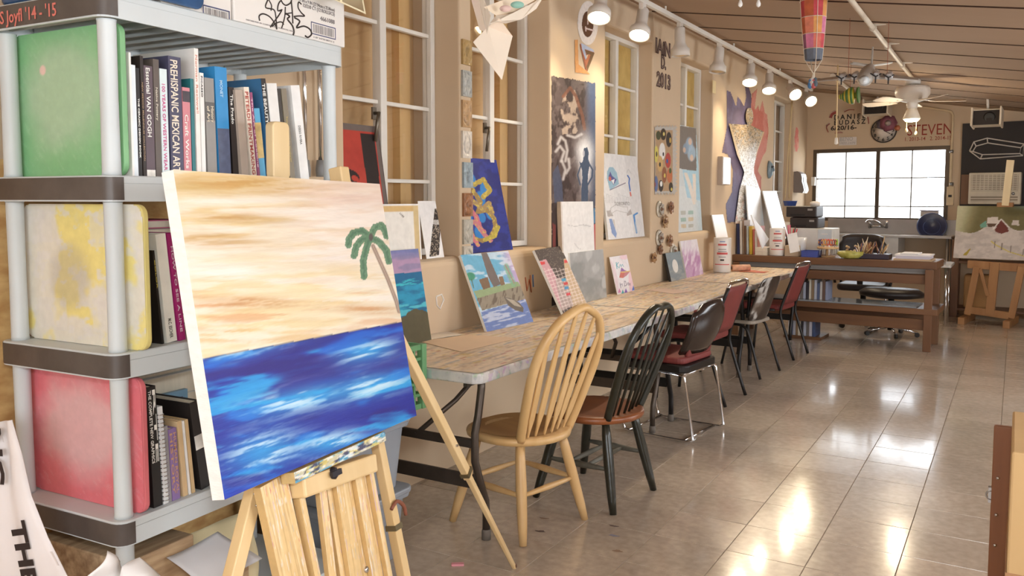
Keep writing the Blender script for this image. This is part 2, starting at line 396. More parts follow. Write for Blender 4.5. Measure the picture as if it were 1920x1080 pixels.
# ---- left wall with deep window recesses
RECS = [(2.86, 3.77), (3.88, 4.78), (5.62, 6.54), (7.21, 8.12), (10.53, 11.59)]
SILL, HEAD = 1.14, 2.70
mb = MB(); y = -1.8
piers = []
for a, b in RECS: piers.append((y, a)); y = b
piers.append((y, 12.5))
wall_left = MB().bb((XW - .5, -1.8, -.1), (XW, 12.5, SILL)).build('wall_left', M_wall, bevel=.045, seg=4, kind='structure')
for a, b in piers: MB().bb((XW - .5, a, .9), (XW + .0006, b, 3.35)).build('pier', M_wall, wall_left, bevel=.014, seg=3)
for a, b in RECS: MB().bb((XW - .5, a - .02, HEAD), (XW - .001, b + .02, 3.35)).build('window_header', M_wall, wall_left, bevel=.02, seg=2)

def wall_window(n, rec, m_back, depth, top, rows, glossy=.07):
    a, b = rec[0] + .03, rec[1] - .005; X = XW - depth; w = thing('window_%d' % n, (X, (a + b) / 2, SILL), None, None); w['kind'] = 'structure'
    z0, z1 = SILL + .005, HEAD; mid = (a + b) / 2
    f = MB(); t = .035
    for yy in (a + t / 2, b - t / 2): f.bb((X - .03, yy - t / 2, z0), (X + .03, yy + t / 2, z1))
    for zz in (z0 + t / 2, z1 - t / 2): f.bb((X - .03, a + t, zz - t / 2), (X + .03, b - t, zz + t / 2))
    f.build('window_frame', M_white, w, bevel=.004)
    MB().bb((X - .02, mid - .024, z0 + t), (X + .034, mid + .024, z1 - t)).build('mullion', M_white, w, bevel=.004)
    zs = [z0 + t] + rows + [z1 - t]; G = glass('window_glass', gloss=.07)
    for (c, d) in ((a + t, mid - .024), (mid + .024, b - t)):
        for zz in rows: MB().bb((X - .012, c, zz - .010), (X + .016, d, zz + .010)).build('muntin', M_white, w, bevel=.003)
        for k in range(len(zs) - 1):
            MB().bb((X - .002, c, zs[k]), (X + .002, d, zs[k + 1])).build('pane', G, w)
    db = .03 if m_back is M_gold else .12
    MB().bb((X - db - .02, a - .1, z0 - .1), (X - db, b + .1, z1 + .1)).build('backing_board', m_back, w)
    for yy in (a + .10, mid + .30) if db > .1 else ():
        MB().bb((X - .12, yy - .045, z0), (X - .07, yy + .045, z1)).build('stud', M_stud if m_back is M_ply else m_back, w)
    if n in (1, 2):
        yl = mid - .06; zl = 1.87
        MB().tube([(X + .02, yl, zl), (X + .05, yl, zl), (X + .055, yl - .015, zl - .03), (X + .05, yl - .03, zl - .14)], .009).box((X + .018, yl, zl), (.01, .03, .06)).build('latch', mat('latch_bronze', (120, 112, 100), .4, .8), w)
    return w
rw = [1.54, 1.93, 2.32]
wall_window(1, RECS[0], M_ply, .19, 0, rw); wall_window(2, RECS[1], M_ply, .19, 0, rw)
wall_window(3, RECS[2], M_gold, .15, 0, rw); wall_window(4, RECS[3], M_gold, .15, 0, rw)
wall_window(5, RECS[4], mat('brown_board', (150, 112, 78), .8), .15, 0, rw)

# ---- back wall with the slider window
BT = Vector((1, SK, 0)).normalized()
def bwp(t, z, off=0.0): return Vector((XW, YB, 0)) + BT * t - BWN * off + Vector((0, 0, z))
def bwt(x, y): p = bw(x, y); return (p - Vector((XW, YB, 0))).dot(BT), p.z
t0, t1 = bwt(1524, 340)[0], bwt(1779, 340)[0]; wz0, wz1 = 1.14, bwt(1650, 277)[1]
ROT = math.atan(SK)
mb = MB()
def bwbox(mb, ta, tb, za, zb, off0, off1):  # off measured into the room
    c = bwp((ta + tb) / 2, (za + zb) / 2, (off0 + off1) / 2); return mb.box(c, (tb - ta, abs(off1 - off0), zb - za), ROT)
TE = 5.3
for ta, tb, za, zb in ((-.4, t0, -.1, 3.4), (t1, TE, -.1, 3.4), (t0, t1, -.1, wz0), (t0, t1, wz1, 3.4)): bwbox(mb, ta, tb, za, zb, 0, -.25)
wall_back = mb.build('wall_back', M_wall, kind='structure')
w6 = thing('window_6', bwp((t0 + t1) / 2, wz0), None, None); w6['kind'] = 'structure'
M_alu = mat('bronze_aluminium', (92, 80, 68), .45, .6); tm_ = bwt(1645, 340)[0]; q = .05
mb = MB(); bwbox(mb, t0, t0 + q, wz0, wz1, .01, -.1); bwbox(mb, t1 - q, t1, wz0, wz1, .01, -.1); bwbox(mb, t0 + q, t1 - q, wz1 - q, wz1, .01, -.1); bwbox(mb, t0 + q, t1 - q, wz0, wz0 + q, .01, -.1)
mb.build('window_frame', M_alu, w6)
mb = MB(); bwbox(mb, tm_ - .025, tm_ + .025, wz0 + q, wz1 - q, 0, -.08); mb.build('mullion', M_alu, w6)
for xx in (1584, 1708):
    tt = bwt(xx, 340)[0]; mb = MB(); bwbox(mb, tt - .007, tt + .007, wz0 + q, wz1 - q, -.03, -.05); mb.build('muntin', M_alu, w6)
for yy in (334, 387):
    zz = bwt(1650, yy)[1]
    for ta, tb in ((t0 + q, tm_ - .025), (tm_ + .025, t1 - q)):
        mb = MB(); bwbox(mb, ta, tb, zz - .007, zz + .007, -.03, -.05); mb.build('muntin', M_alu, w6)
Gc = glass('clear_glass', gloss=.04)
for ta, tb in ((t0 + q, tm_ - .025), (tm_ + .025, t1 - q)):
    mb = MB(); bwbox(mb, ta, tb, wz0 + q, wz1 - q, -.038, -.042); mb.build('pane', Gc, w6)

# ---- walls out of the picture; their openings are added to let in fill light
mb = MB(); Y0, Y1 = -1.8, 12.6; XR = 2.6
for a, b in ((Y0, 1.5), (3.7, 5.5), (7.7, Y1)): mb.bb((XR, a, -.1), (XR + .25, b, 2.3))
for a, b in ((1.5, 3.7), (5.5, 7.7)): mb.bb((XR, a, -.1), (XR + .25, b, .95)); mb.bb((XR, a, 1.95), (XR + .25, b, 2.3))
mb.build('wall_right', M_wall, kind='structure')
mb = MB(); mb.bb((-3.1, -1.95, -.1), (-1.1, -1.7, 3.4)); mb.bb((1.9, -1.95, -.1), (2.85, -1.7, 2.4)); mb.bb((-1.1, -1.95, -.1), (1.9, -1.7, 1.0)); mb.bb((-1.1, -1.95, 2.1), (1.9, -1.7, 2.75))
mb.build('wall_front', M_wall, kind='structure')
# ---- ceiling: wide boards with open joints under a dark deck
M_ceil = mat('painted_ceiling_board', (168, 140, 114), .8, var=.06, scale=1.2, bump=.1, bscale=20, stretch=(.3, 1, 1))
M_cedge = mat('joint_shade_edge', (70, 46, 32), .9)  # board edges coloured dark to stand for shade in the joints
def cpt(x, y, dz=0.0): return Vector((x, y, ceilz(x) + dz))
mb = MB(); mb.add([cpt(-3.2, -1.95, .085), cpt(2.85, -1.95, .085), cpt(2.85, 12.9, .085), cpt(-3.2, 12.9, .085), cpt(-3.2, -1.95, .15), cpt(2.85, -1.95, .15), cpt(2.85, 12.9, .15), cpt(-3.2, 12.9, .15)],
                  [(0, 3, 2, 1), (4, 5, 6, 7), (0, 1, 5, 4), (1, 2, 6, 5), (2, 3, 7, 6), (3, 0, 4, 7)])
ceiling = mb.build('ceiling', mat('ceiling_deck', (52, 38, 30), .9), kind='structure')
cl = [onceil(1720, v) for v in (8.5, 45, 75, 98.7, 118.7, 134)]; CS = -.075
ys = [p.y - CS * p.x for p in cl]; sp = (ys[4] - ys[0]) / 4.0; yb = ys[0]
k0 = int((-1.9 - yb) / sp) - 1
for k in range(k0, int((13.4 - yb) / sp) + 1):
    a, b = yb + k * sp + .024, yb + (k + 1) * sp - .024; xs = (-3.15, 2.8); vs = []
    for dz in (0, .035):
        for x, yy in ((xs[0], a), (xs[1], a), (xs[1], b), (xs[0], b)): vs.append(cpt(x, yy + CS * x, dz))
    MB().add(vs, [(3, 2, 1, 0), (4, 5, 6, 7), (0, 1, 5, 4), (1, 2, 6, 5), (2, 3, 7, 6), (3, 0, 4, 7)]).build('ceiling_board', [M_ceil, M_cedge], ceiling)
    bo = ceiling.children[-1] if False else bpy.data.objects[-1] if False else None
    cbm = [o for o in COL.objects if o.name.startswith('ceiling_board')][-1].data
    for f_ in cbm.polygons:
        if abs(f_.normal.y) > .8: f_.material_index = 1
# ---- outdoors seen through the slider
MB().bb((-40, 13.2, -.6), (40, 90, -.3)).build('yard', mat('pale_dry_ground', (226, 218, 204), .9), kind='structure', label=None)
h = thing('neighbour_house', (-9, 38, -.3), 'pale gabled house seen faintly through the bright back window', 'building')
MB().bb((-14, 36, -.3), (-3.5, 42, 3.0)).build('house_wall', mat('pale_stucco', (240, 236, 230), .9), h)
MB().prism([(-.5, 0), (11, 0), (5.25, 2.2)], (-14, 35.6, 3.0), (1, 0, 0), (0, 0, 1), -6.8).build('roof', mat('pale_roof', (222, 216, 210), .9), h)
# ================================================================== TABLES
def table_paint(L, seed):
    nu, nv = int(L * 75), 58
    P = Paint([(0, 0), (L * 1000, 0), (L * 1000, 760), (0, 760)], nu, nv, (232, 214, 192))
    P.strokes(300, 60, seed, (208, 184, 156), .45, .7, .7); P.strokes(160, 25, seed + 1, (232, 214, 188), .5, .65, .9)
    P.strokes(200, 18, seed + 2, (184, 172, 160), .58, .66, .7); P.strokes(120, 20, seed + 3, (206, 178, 92), .66, .72, .6)
    P.strokes(130, 16, seed + 4, (170, 146, 128), .64, .7, .6); P.strokes(160, 14, seed + 5, (150, 166, 182), .68, .73, .7)
    P.strokes(90, 12, seed + 6, (176, 92, 84), .72, .77, .6); P.strokes(60, 12, seed + 7, (226, 210, 188), .62, .72, .7)
    return P
M_edge = mat('paint_marked_white_edge', (222, 218, 212), .5, var=.1, scale=14, rgb2=(176, 176, 178), bump=.1)
def speckle(m):
    nt = m.node_tree; N = nt.nodes; b = N['Principled BSDF']; old = b.inputs['Base Color'].links[0].from_socket
    tc = [n for n in N if n.type == 'TEX_COORD'][0]; n1 = N.new('ShaderNodeTexNoise'); n1.inputs['Scale'].default_value = 22; n1.inputs['Detail'].default_value = 3
    n2 = N.new('ShaderNodeTexVoronoi'); n2.inputs['Scale'].default_value = 26; hs = N.new('ShaderNodeHueSaturation'); hs.inputs['Saturation'].default_value = .75; hs.inputs['Value'].default_value = .62
    for n in (n1, n2): nt.links.new(tc.outputs['Object'], n.inputs['Vector'])
    nt.links.new(n2.outputs['Color'], hs.inputs['Color']); mr = N.new('ShaderNodeMapRange'); mr.inputs[1].default_value = .52; mr.inputs[2].default_value = .6; nt.links.new(n1.outputs['Fac'], mr.inputs[0])
    mr.inputs[4].default_value = .45; mx = N.new('ShaderNodeMix'); mx.data_type = 'RGBA'; nt.links.new(mr.outputs[0], mx.inputs['Factor']); nt.links.new(old, mx.inputs['A']); nt.links.new(hs.outputs['Color'], mx.inputs['B']); nt.links.new(mx.outputs['Result'], b.inputs['Base Color'])
speckle(M_edge)
M_leg = mat('folding_leg_steel', (84, 74, 66), .42, .6, var=.15, scale=12)
M_legb = mat('black_leg_steel', (34, 31, 30), .4, .4, var=.1)
def rrect(x0, y0, x1, y1, r, n=5):
    out = []
    for cx, cy, a0 in ((x1 - r, y1 - r, 0), (x0 + r, y1 - r, PI / 2), (x0 + r, y0 + r, PI), (x1 - r, y0 + r, 1.5 * PI)):
        for k in range(n + 1): a = a0 + PI / 2 * k / n; out.append((cx + r * math.cos(a), cy + r * math.sin(a)))
    return out
XF, XBk = -1.83, -2.575
def folding_table(y0, y1, m_leg, seed, label):
    t = thing('folding_table', ((XF + XBk) / 2, (y0 + y1) / 2, 0), label, 'table', 'folding tables along the wall')
    MB().prism(rrect(XBk, y0, XF, y1, .05), (0, 0, TT - .047), (1, 0, 0), (0, 1, 0), .045).build('table_top', M_edge, t, bevel=.008, seg=3)
    L = y1 - y0; e = .012; P = table_paint(L, seed)
    art('worktop_surface', P, [(XBk + e, y0 + e, TT), (XBk + e, y1 - e, TT), (XF - e, y1 - e, TT), (XF - e, y0 + e, TT)][::1], 0, vcmat('stained_tabletop', .45, .1, 60, .1), parent=t)
    for s, yy in ((1, y0 + .13), (-1, y1 - .16)):
        for x in (XF - .06, XBk + .06):
            MB().tube([(x, yy - s * .02, .70), (x, yy - s * .02, .66), (x, yy - s * .045, .55), (x, yy - s * .07, .48), (x, yy - s * .07, .36), (x, yy - s * .03, .26), (x, yy + s * .01, .17), (x, yy + s * .015, .12), (x, yy + s * .015, .03)], .0165, 10).build('leg', m_leg, t)
            MB().lathe([(.02, 0), (.02, .035), (.017, .045)], 12, (x, yy + s * .015, 0)).build('foot_cap', mat('grey_rubber', (108, 100, 92), .7), t)
        MB().bar((XF - .07, yy - s * .045, .265), (XBk + .07, yy - s * .045, .265), .012, .06).build('cross_brace', m_leg, t)
        MB().bar((XF - .07, yy - s * .055, .43), (XBk + .07, yy - s * .055, .43), .02, .035).build('cross_brace', m_leg, t)
        xm = (XF + XBk) / 2
        MB().tube([(xm, yy - s * .06, .43), (xm + .1, yy + s * .1, .56), (xm + .14, yy + s * .3, .695)], .012, 8).build('folding_strut', m_leg, t)
    MB().bar((XF - .10, y0 + .05, .685), (XF - .10, y1 - .05, .685), .02, .025).bar((XBk + .10, y0 + .05, .685), (XBk + .10, y1 - .05, .685), .02, .025).build('side_rail', m_leg, t)
    return t
folding_table(2.80, 5.03, M_leg, 11, 'long folding table nearest the camera with paint-stained top and rounded white corner')
folding_table(5.035, 6.92, M_legb, 23, 'middle folding table along the wall, behind the dark wooden chair')
folding_table(6.925, 8.72, M_legb, 37, 'farthest folding table along the wall, ending at the wooden workbench')

# ================================================================== CHAIRS
def smooth(pts, n=4):
    P = [Vector(p) for p in pts]; out = []
    for i in range(len(P) - 1):
        a = P[max(i - 1, 0)]; b, c = P[i], P[i + 1]; d = P[min(i + 2, len(P) - 1)]
        for k in range(n):
            t = k / n; out.append(.5 * ((2 * b) + (c - a) * t + (2 * a - 5 * b + 4 * c - d) * t * t + (3 * b - a - 3 * c + d) * t ** 3))
    return out + [P[-1]]
def windsor(loc, face, label, m_frame, m_seat, m_rail, flat, n_sp, rake=.36, H=.98):
    """local axes: front +y, backrest at -y"""
    rz = math.atan2(-face[0], face[1]); t = thing('windsor_chair', loc, label, 'chair', rotz=rz, local=True)
    out = []
    for k in range(40):
        a = 2 * PI * k / 40; c, s = math.cos(a), math.sin(a)
        r = (abs(c) ** 2.6 + abs(s) ** 2.6) ** (-1 / 2.6)
        x, y = .232 * r * c, .222 * r * s
        if y < 0: x *= 1 - .26 * (y / -.222) ** 2
        out.append((x, y))
    zt = .435; mb = MB(); k = len(out); rings = []
    for sc, z in ((.88, zt - .038), (.985, zt - .03), (1.0, zt - .016), (.985, zt - .003), (.93, zt), (.6, zt - .008), (.2, zt - .012)):
        rings.append([(x * sc, y * sc, z) for x, y in out])
    vs = [p for r in rings for p in r]; fs = [(i * k + j, i * k + (j + 1) % k, (i + 1) * k + (j + 1) % k, (i + 1) * k + j) for i in range(len(rings) - 1) for j in range(k)]
    fs += [tuple(reversed(range(k))), tuple((len(rings) - 1) * k + j for j in range(k))]
    mb.add(vs, fs, True).build('seat', m_frame if flat else m_seat, t)
    if flat:
        wr = MB(); rr_ = [(sc, z) for sc, z in ((.86, zt + .0012), (.6, zt - .0062), (.2, zt - .0105))]; wv = [(x * sc, y * sc + (.02 if sc > .5 else 0), z) for sc, z in rr_ for x, y in out]
        wr.add(wv, [(i * k + j, i * k + (j + 1) % k, (i + 1) * k + (j + 1) % k, (i + 1) * k + j) for i in range(2) for j in range(k)] + [tuple(2 * k + j for j in range(k))], True).build('seat_wear', m_seat, t)
    feet = {}
    for sx in (-1, 1):
        for sy, fx, fy in ((1, .222, .215), (-1, .205, -.205)):
            top = Vector((sx * .135, .13 if sy > 0 else -.12, zt - .03)); bot = Vector((sx * fx, fy, 0)); feet[sx, sy] = (top, bot)
            MB().tube([top.lerp(bot, f) for f in (0, .15, .45, .8, 1)], [.017, .022, .0245, .021, .016], 12).build('leg', m_frame, t)
    def at(sx, sy, f): a, b = feet[sx, sy]; return a.lerp(b, f)
    for sx in (-1, 1):
        p, q = at(sx, 1, .52), at(sx, -1, .52)
        MB().tube([p.lerp(q, f) for f in (0, .2, .5, .8, 1)], [.008, .012, .016, .012, .008], 10).build('stretcher', m_rail, t)
    for f in ((0, 1) if flat else (.36, .64)):
        p = at(-1, 1, .52).lerp(at(-1, -1, .52), f); q = at(1, 1, .52).lerp(at(1, -1, .52), f)
        MB().tube([p.lerp(q, g_) for g_ in (0, .2, .5, .8, 1)], [.007, .011, .014, .011, .007], 10).build('stretcher', m_rail, t)
    yb = lambda z: -.148 - (z - zt) * rake
    half = [(.158, zt - .01), (.176, .52), (.192, .62), (.203, .72), (.198, .80), (.172, .875), (.125, .935), (.065, .968)]
    hz = H / .98; half = [(x, zt + (z - zt) * hz) for x, z in half]
    pts = [(x, yb(z), z) for x, z in half] + [(0, yb(H), H)] + [(-x, yb(z), z) for x, z in reversed(half)]
    MB().tube(smooth(pts, 4), .0175 if flat else .0155, 10, squash=1.25).build('bow', m_frame, t)
    for i in range(n_sp):
        f = (i - (n_sp - 1) / 2) / ((n_sp - 1) / 2); xb = f * .115; xt = f * .168
        zz = np.interp(abs(xt), [p[0] for p in reversed(half[3:])] + [.21], [p[1] for p in reversed(half[3:])] + [.72]) if abs(xt) > .065 else H - .01
        p = Vector((xb, yb(zt) + .004 - .02 * (1 - abs(f)) ** 2, zt - .012)); q = Vector((xt, yb(zz), zz - .004))
        if flat:
            mb = MB(); ax = (q - p); Lr = ax.length; x, y, z = frame(ax, (0, 1, 0)); prof = [(0, .005), (.07, .006), (.2, .017), (.55, .0165), (.9, .011), (1, .006)]
            poly = [(-w, f_ * Lr) for f_, w in prof] + [(w, f_ * Lr) for f_, w in reversed(prof)]
            mb.prism(poly, p - x.cross(z) * .005, x, z, .010).build('spindle', m_frame, t, bevel=.002, seg=1)
        else:
            MB().tube([p.lerp(q, g_) for g_ in (0, .3, .6, 1)], [.0065, .0085, .0075, .005], 8).build('spindle', m_frame, t)
    return t
M_nat = wood('natural_beech', (202, 162, 106), (216, 180, 128), .38, 'z', 12)
M_natseat = wood('worn_beech_seat', (150, 106, 62), (196, 152, 96), .4, 'y', 9)
windsor((-1.872, 3.207, 0), (-.975, .223), 'natural wood bow-back chair with flat arrow spindles at the near table', M_nat, M_natseat, M_nat, True, 6, H=1.0)
M_blk = mat('chipped_black_green_paint', (42, 42, 34), .3, var=.25, scale=20, bump=.1)
windsor((-1.725, 3.70, 0), (-.995, .09), 'black painted bow-back wooden chair with a brown seat', M_blk, wood('brown_seat', (112, 62, 34), (146, 86, 48), .35, 'y', 9), mat('worn_grey_rail', (96, 94, 84), .5, var=.3, scale=14), False, 6, H=.95)

M_red = mat('maroon_vinyl', (122, 52, 48), .6, var=.1, bump=.1, bscale=120)
M_gloss = mat('gloss_brown_black_shell', (48, 38, 34), .2, var=.15, scale=8)
def cushion(mb, c, d, R=None, r=.02):
    return mb.box(c, d, R)
# sled chair -------------------------------------------------------------
def sled_chair(loc, rz):
    t = thing('sled_base_chair', loc, 'chrome sled-base chair with maroon pad and glossy dark back shell', 'chair', rotz=rz, local=True)
    for s in (-1, 1):
        x = s * .22
        pts = smooth([(x * .9, .20, .405), (x, .235, .39), (x, .24, .34), (x, .20, .06), (x, .17, .018), (x, .10, .012), (x, -.20, .012), (x, -.255, .02), (x, -.265, .06), (x, -.215, .36), (x, -.2, .405)], 4)
        MB().tube(pts, .009, 8).build('sled_runner', M_chrome, t)
    MB().tube([(-.22, -.205, .012), (.22, -.205, .012)], .008, 8).build('cross_bar', M_chrome, t)
    MB().tube([(-.22, .17, .015), (.22, .17, .015)], .008, 8).build('cross_bar', M_chrome, t)
    MB().tube([(-.21, -.2, .405), (-.21, .2, .405), (.21, .2, .405), (.21, -.2, .405)], .009, 8, closed=True).build('seat_rail', M_chrome, t)
    MB().prism(rrect(-.23, -.22, .23, .23, .06), (0, 0, .412), (1, 0, 0), (0, 1, 0), .05).build('seat_shell', M_legb, t, bevel=.012)
    MB().prism(rrect(-.215, -.2, .215, .215, .06), (0, 0, .462), (1, 0, 0), (0, 1, 0), .045).build('seat_pad', M_red, t, bevel=.018, seg=3)
    rows = []
    for i in range(11):
        f = i / 10; z = .52 + .33 * f; w = .2 + .03 * math.sin(PI * min(1, f * 1.05)) - (.05 * max(0, f - .8) / .2); row = []
        for j in range(13):
            a = (j / 12 - .5) * 2; zz = z - (.03 * abs(a) ** 3 if f > .8 else 0)
            row.append((a * w, -.225 - .10 * f + .06 * a * a - .03 * math.sin(PI * f), zz))
        rows.append(row)
    MB().sheet(rows, .016).build('back_shell', M_gloss, t)
    MB().prism([(-.16, 0), (.16, 0), (.17, .3), (-.17, .3)], (0, -.2, .5), (1, 0, 0), (0, -.22, .97), -.03).build('back_pad', M_red, t, bevel=.012)
    return t
# stacking chairs with padded back ----------------------------------------
def stack_chair(loc, rz, label, H=.86):
    t = thing('stacking_chair', loc, label, 'chair', 'maroon stacking chairs', rotz=rz, local=True)
    for s in (-1, 1):
        x = s * .215
        MB().tube(smooth([(x, -.30, 0), (x, -.20, .30), (x, -.17, .42), (x * .96, -.20, .55), (x * .93, -.30, H - .03)], 3), .0125, 8).build('back_leg', M_legb, t)
        MB().tube(smooth([(x, .22, 0), (x, .19, .30), (x, .15, .425), (x, -.12, .44)], 3), .0125, 8).build('front_leg', M_legb, t)
    MB().tube(smooth([(-.2, -.30, H - .03), (-.17, -.305, H), (0, -.31, H + .008), (.17, -.305, H), (.2, -.30, H - .03)], 3), .0135, 8).build('top_rail', M_chrome, t)
    MB().prism(rrect(-.21, -.18, .21, .22, .06), (0, 0, .435), (1, 0, 0), (0, 1, 0), .055).build('seat_pad', M_red, t, bevel=.02, seg=3)
    rows = []
    for i in range(9):
        f = i / 8; z = .50 + (H - .03 - .50) * f; rows.append([((j / 8 - .5) * 2 * .195, -.195 - .108 * f - .02 * (1 - ((j / 8 - .5) * 2) ** 2), z) for j in range(9)])
    MB().sheet(rows, .02).build('back_panel', M_red, t)
    MB().prism(rrect(-.17, .02, .17, H - .56, .04), (0, -.205, .52), (1, 0, 0), Vector((0, -.31, .95)).normalized(), -.03).build('back_pad', M_red, t, bevel=.012)
    return t
def shell_chair(loc, rz):
    t = thing('shell_chair', loc, 'paint-smeared dark plastic shell chair on black tube legs, between the maroon chairs', 'chair', rotz=rz, local=True)
    for s in (-1, 1):
        x = s * .2
        MB().tube(smooth([(x * 1.08, -.27, 0), (x, -.17, .32), (x, -.12, .41), (x * .95, 0, .425), (x, .12, .41), (x, .17, .32), (x * 1.08, .25, 0)], 4), .0115, 8).build('leg_frame', M_legb, t)
    P = Paint([(0, 0), (100, 0), (100, 100), (0, 100)], 40, 40, (56, 46, 40)); P.strokes(20, 40, 5, (196, 192, 186), .6, .68, .9); P.strokes(30, 30, 9, (92, 76, 64), .5, .7, .7)
    rows = []
    for i in range(40):
        f = i / 39; row = []
        for j in range(40):
            a = (j / 39 - .5) * 2; w = .205 - .05 * max(0, abs(f - .5) - .42) / .08 * .6
            row.append((a * w, -.2 - .12 * (1 - f) + .05 * a * a, .46 + .36 * (1 - f) - .02 * abs(a) ** 4 * (1 if f < .2 else 0)))
        rows.append(row)
    G = np.array(rows); ids = np.arange(1600).reshape(40, 40); fs = np.stack([ids[1:, :-1], ids[1:, 1:], ids[:-1, 1:], ids[:-1, :-1]], -1).reshape(-1, 4)
    me = bpy.data.meshes.new('backrest'); V2 = np.concatenate([G.reshape(-1, 3), G.reshape(-1, 3) + np.array([0, .012, 0])])
    me.from_pydata(V2.tolist(), [], [tuple(f) for f in fs.tolist()] + [tuple(1600 + i for i in reversed(f)) for f in fs.tolist()])
    ca = me.color_attributes.new('Col', 'FLOAT_COLOR', 'POINT'); L = np.array([lin1(v) for v in range(256)]); cc = L[np.clip(P.c.reshape(-1, 3), 0, 255).astype(int)]
    cc = np.concatenate([cc, cc]); ca.data.foreach_set('color', np.concatenate([cc, np.ones((3200, 1))], 1).astype(np.float32).ravel())
    me.polygons.foreach_set('use_smooth', [True] * len(me.polygons)); link('backrest', me, vcmat('smeared_plastic', .35), t)
    MB().prism(rrect(-.2, -.2, .2, .22, .07), (0, 0, .43), (1, 0, 0), (0, 1, 0), .03).build('seat', mat('grey_beige_plastic', (150, 140, 128), .5), t, bevel=.012)
    return t
def rz_of(face): return math.atan2(-face[0], face[1])
sled_chair((-1.83, 4.98, 0), rz_of((-1, .12)))
stack_chair((-1.98, 5.95, 0), rz_of((-1, .05)), 'maroon padded stacking chair with tall back beside the sled-base chair')
shell_chair((-1.96, 7.0, 0), rz_of((-1, .12)))
stack_chair((-1.95, 7.95, 0), rz_of((-1, .08)), 'maroon padded stacking chair nearest the wooden workbench')

# ================================================================== PLASTIC SHELF UNIT, front left
SN = Vector((-1.956, 1.31, 0)); STH = .057
SU = Vector((-math.sin(STH), math.cos(STH), 0)); SV = Vector((-math.cos(STH), -math.sin(STH), 0)); ZUP = Vector((0, 0, 1))
def sp_(u, v, z): return SN + SU * u + SV * v + ZUP * z
RS = Matrix((SU, SV, ZUP)).transposed()       # columns u, v, z
def sbox(mb, u0, u1, v0, v1, z0, z1): return mb.box(sp_((u0 + u1) / 2, (v0 + v1) / 2, (z0 + z1) / 2), (abs(u1 - u0), abs(v1 - v0), abs(z1 - z0)), RS)
def s_at(px, py, v=0.0):                       # photo pixel -> (u, z) on the upright plane v = const of the shelf
    p = onpl(px, py, sp_(0, v, 0), SV); d = p - SN; return d.dot(SU), p.z
M_plas = mat('light_grey_plastic', (200, 206, 208), .45, var=.03, bump=.03)
M_tape = mat('dark_duct_tape', (82, 74, 70), .45, var=.2, scale=14, bump=.05)
shelf_unit = thing('plastic_shelf_unit', sp_(.42, .2, 0), 'light grey plastic shelf unit with dark taped ends, full of art books', 'shelf')
ZS = [1.957, 1.507, 1.06, .627, .19]; SLT = .065; LU, LV = .84, .404; OV = .04
for i, z in enumerate(ZS):
    mb = MB().prism(rrect(-OV, -OV, LU + OV, LV + OV, .035), sp_(0, 0, z - .022), SU, SV, .022)
    sh = mb.build('shelf', M_plas, shelf_unit, bevel=.003, seg=1)
    lip = MB()
    ring = rrect(-OV, -OV, LU + OV, LV + OV, .035); inn = rrect(-OV + .006, -OV + .006, LU + OV - .006, LV + OV - .006, .03); k = len(ring)
    vs = [sp_(a, b, zz) for zz in (z - SLT, z - .02) for a, b in ring] + [sp_(a, b, zz) for zz in (z - SLT, z - .02) for a, b in inn]
    lip.add(vs, [(j, (j + 1) % k, k + (j + 1) % k, k + j) for j in range(k)] + [(2 * k + (j + 1) % k, 2 * k + j, 3 * k + j, 3 * k + (j + 1) % k) for j in range(k)] + [((j + 1) % k, j, 2 * k + j, 2 * k + (j + 1) % k) for j in range(k)])
    lip.build('shelf_rim', M_plas, sh)
    rib = MB()
    for uu in np.arange(.03, LU, .07): sbox(rib, uu - .004, uu + .004, -.03, LV + .03, z - .05, z - .02)
    rib.build('rib', M_plas, sh)
    # dark tape round the left end
    band = [(a, b) for a, b in ring]; tp = [sp_(u, v, 0) for u, v in [(-OV + .03, LV + OV + .0018), (-OV + .0086, LV + OV - .0086), (-OV - .0018, LV + OV - .03), (-OV - .0018, LV * .5), (-OV - .0018, -OV + .034), (-OV + .002, -OV + .0175), (-OV + .0086, -OV + .0086), (-OV + .0175, -OV + .002), (-OV + .034, -OV - .0018), (-OV + .042, -OV - .0018)]]
    mb = MB().sheet([[p + ZUP * (z - SLT + .004) for p in tp], [p + ZUP * (z - .004) for p in tp]])
    mb.build('tape', M_tape, shelf_unit)
    if i == 0:
        tx = MB(); o = sp_(-OV - .002, .40, z - .05)
        put_text(tx, "C/S Joyfl '14 - '15", o, -SV + ZUP * .0, ZUP, .033, .27, .012, lift=.001)
        tx.build('chalk_lettering', mat('red_chalk', (214, 120, 108), .8), shelf_unit)
for pu, pv in ((0, 0), (0, LV), (LU, 0), (LU, LV)):
    zz = [0.0] + [v for z in reversed(ZS) for v in (z - SLT, z)]
    for k in range(0, len(zz) - 1, 2):
        a, b = zz[k], zz[k + 1]
        MB().lathe([(.0235, a), (.0225, a + .01), (.0215, (a + b) / 2), (.0225, b - .004), (.024, b)], 20, sp_(pu, pv, 0)).build('post', M_plas, shelf_unit)

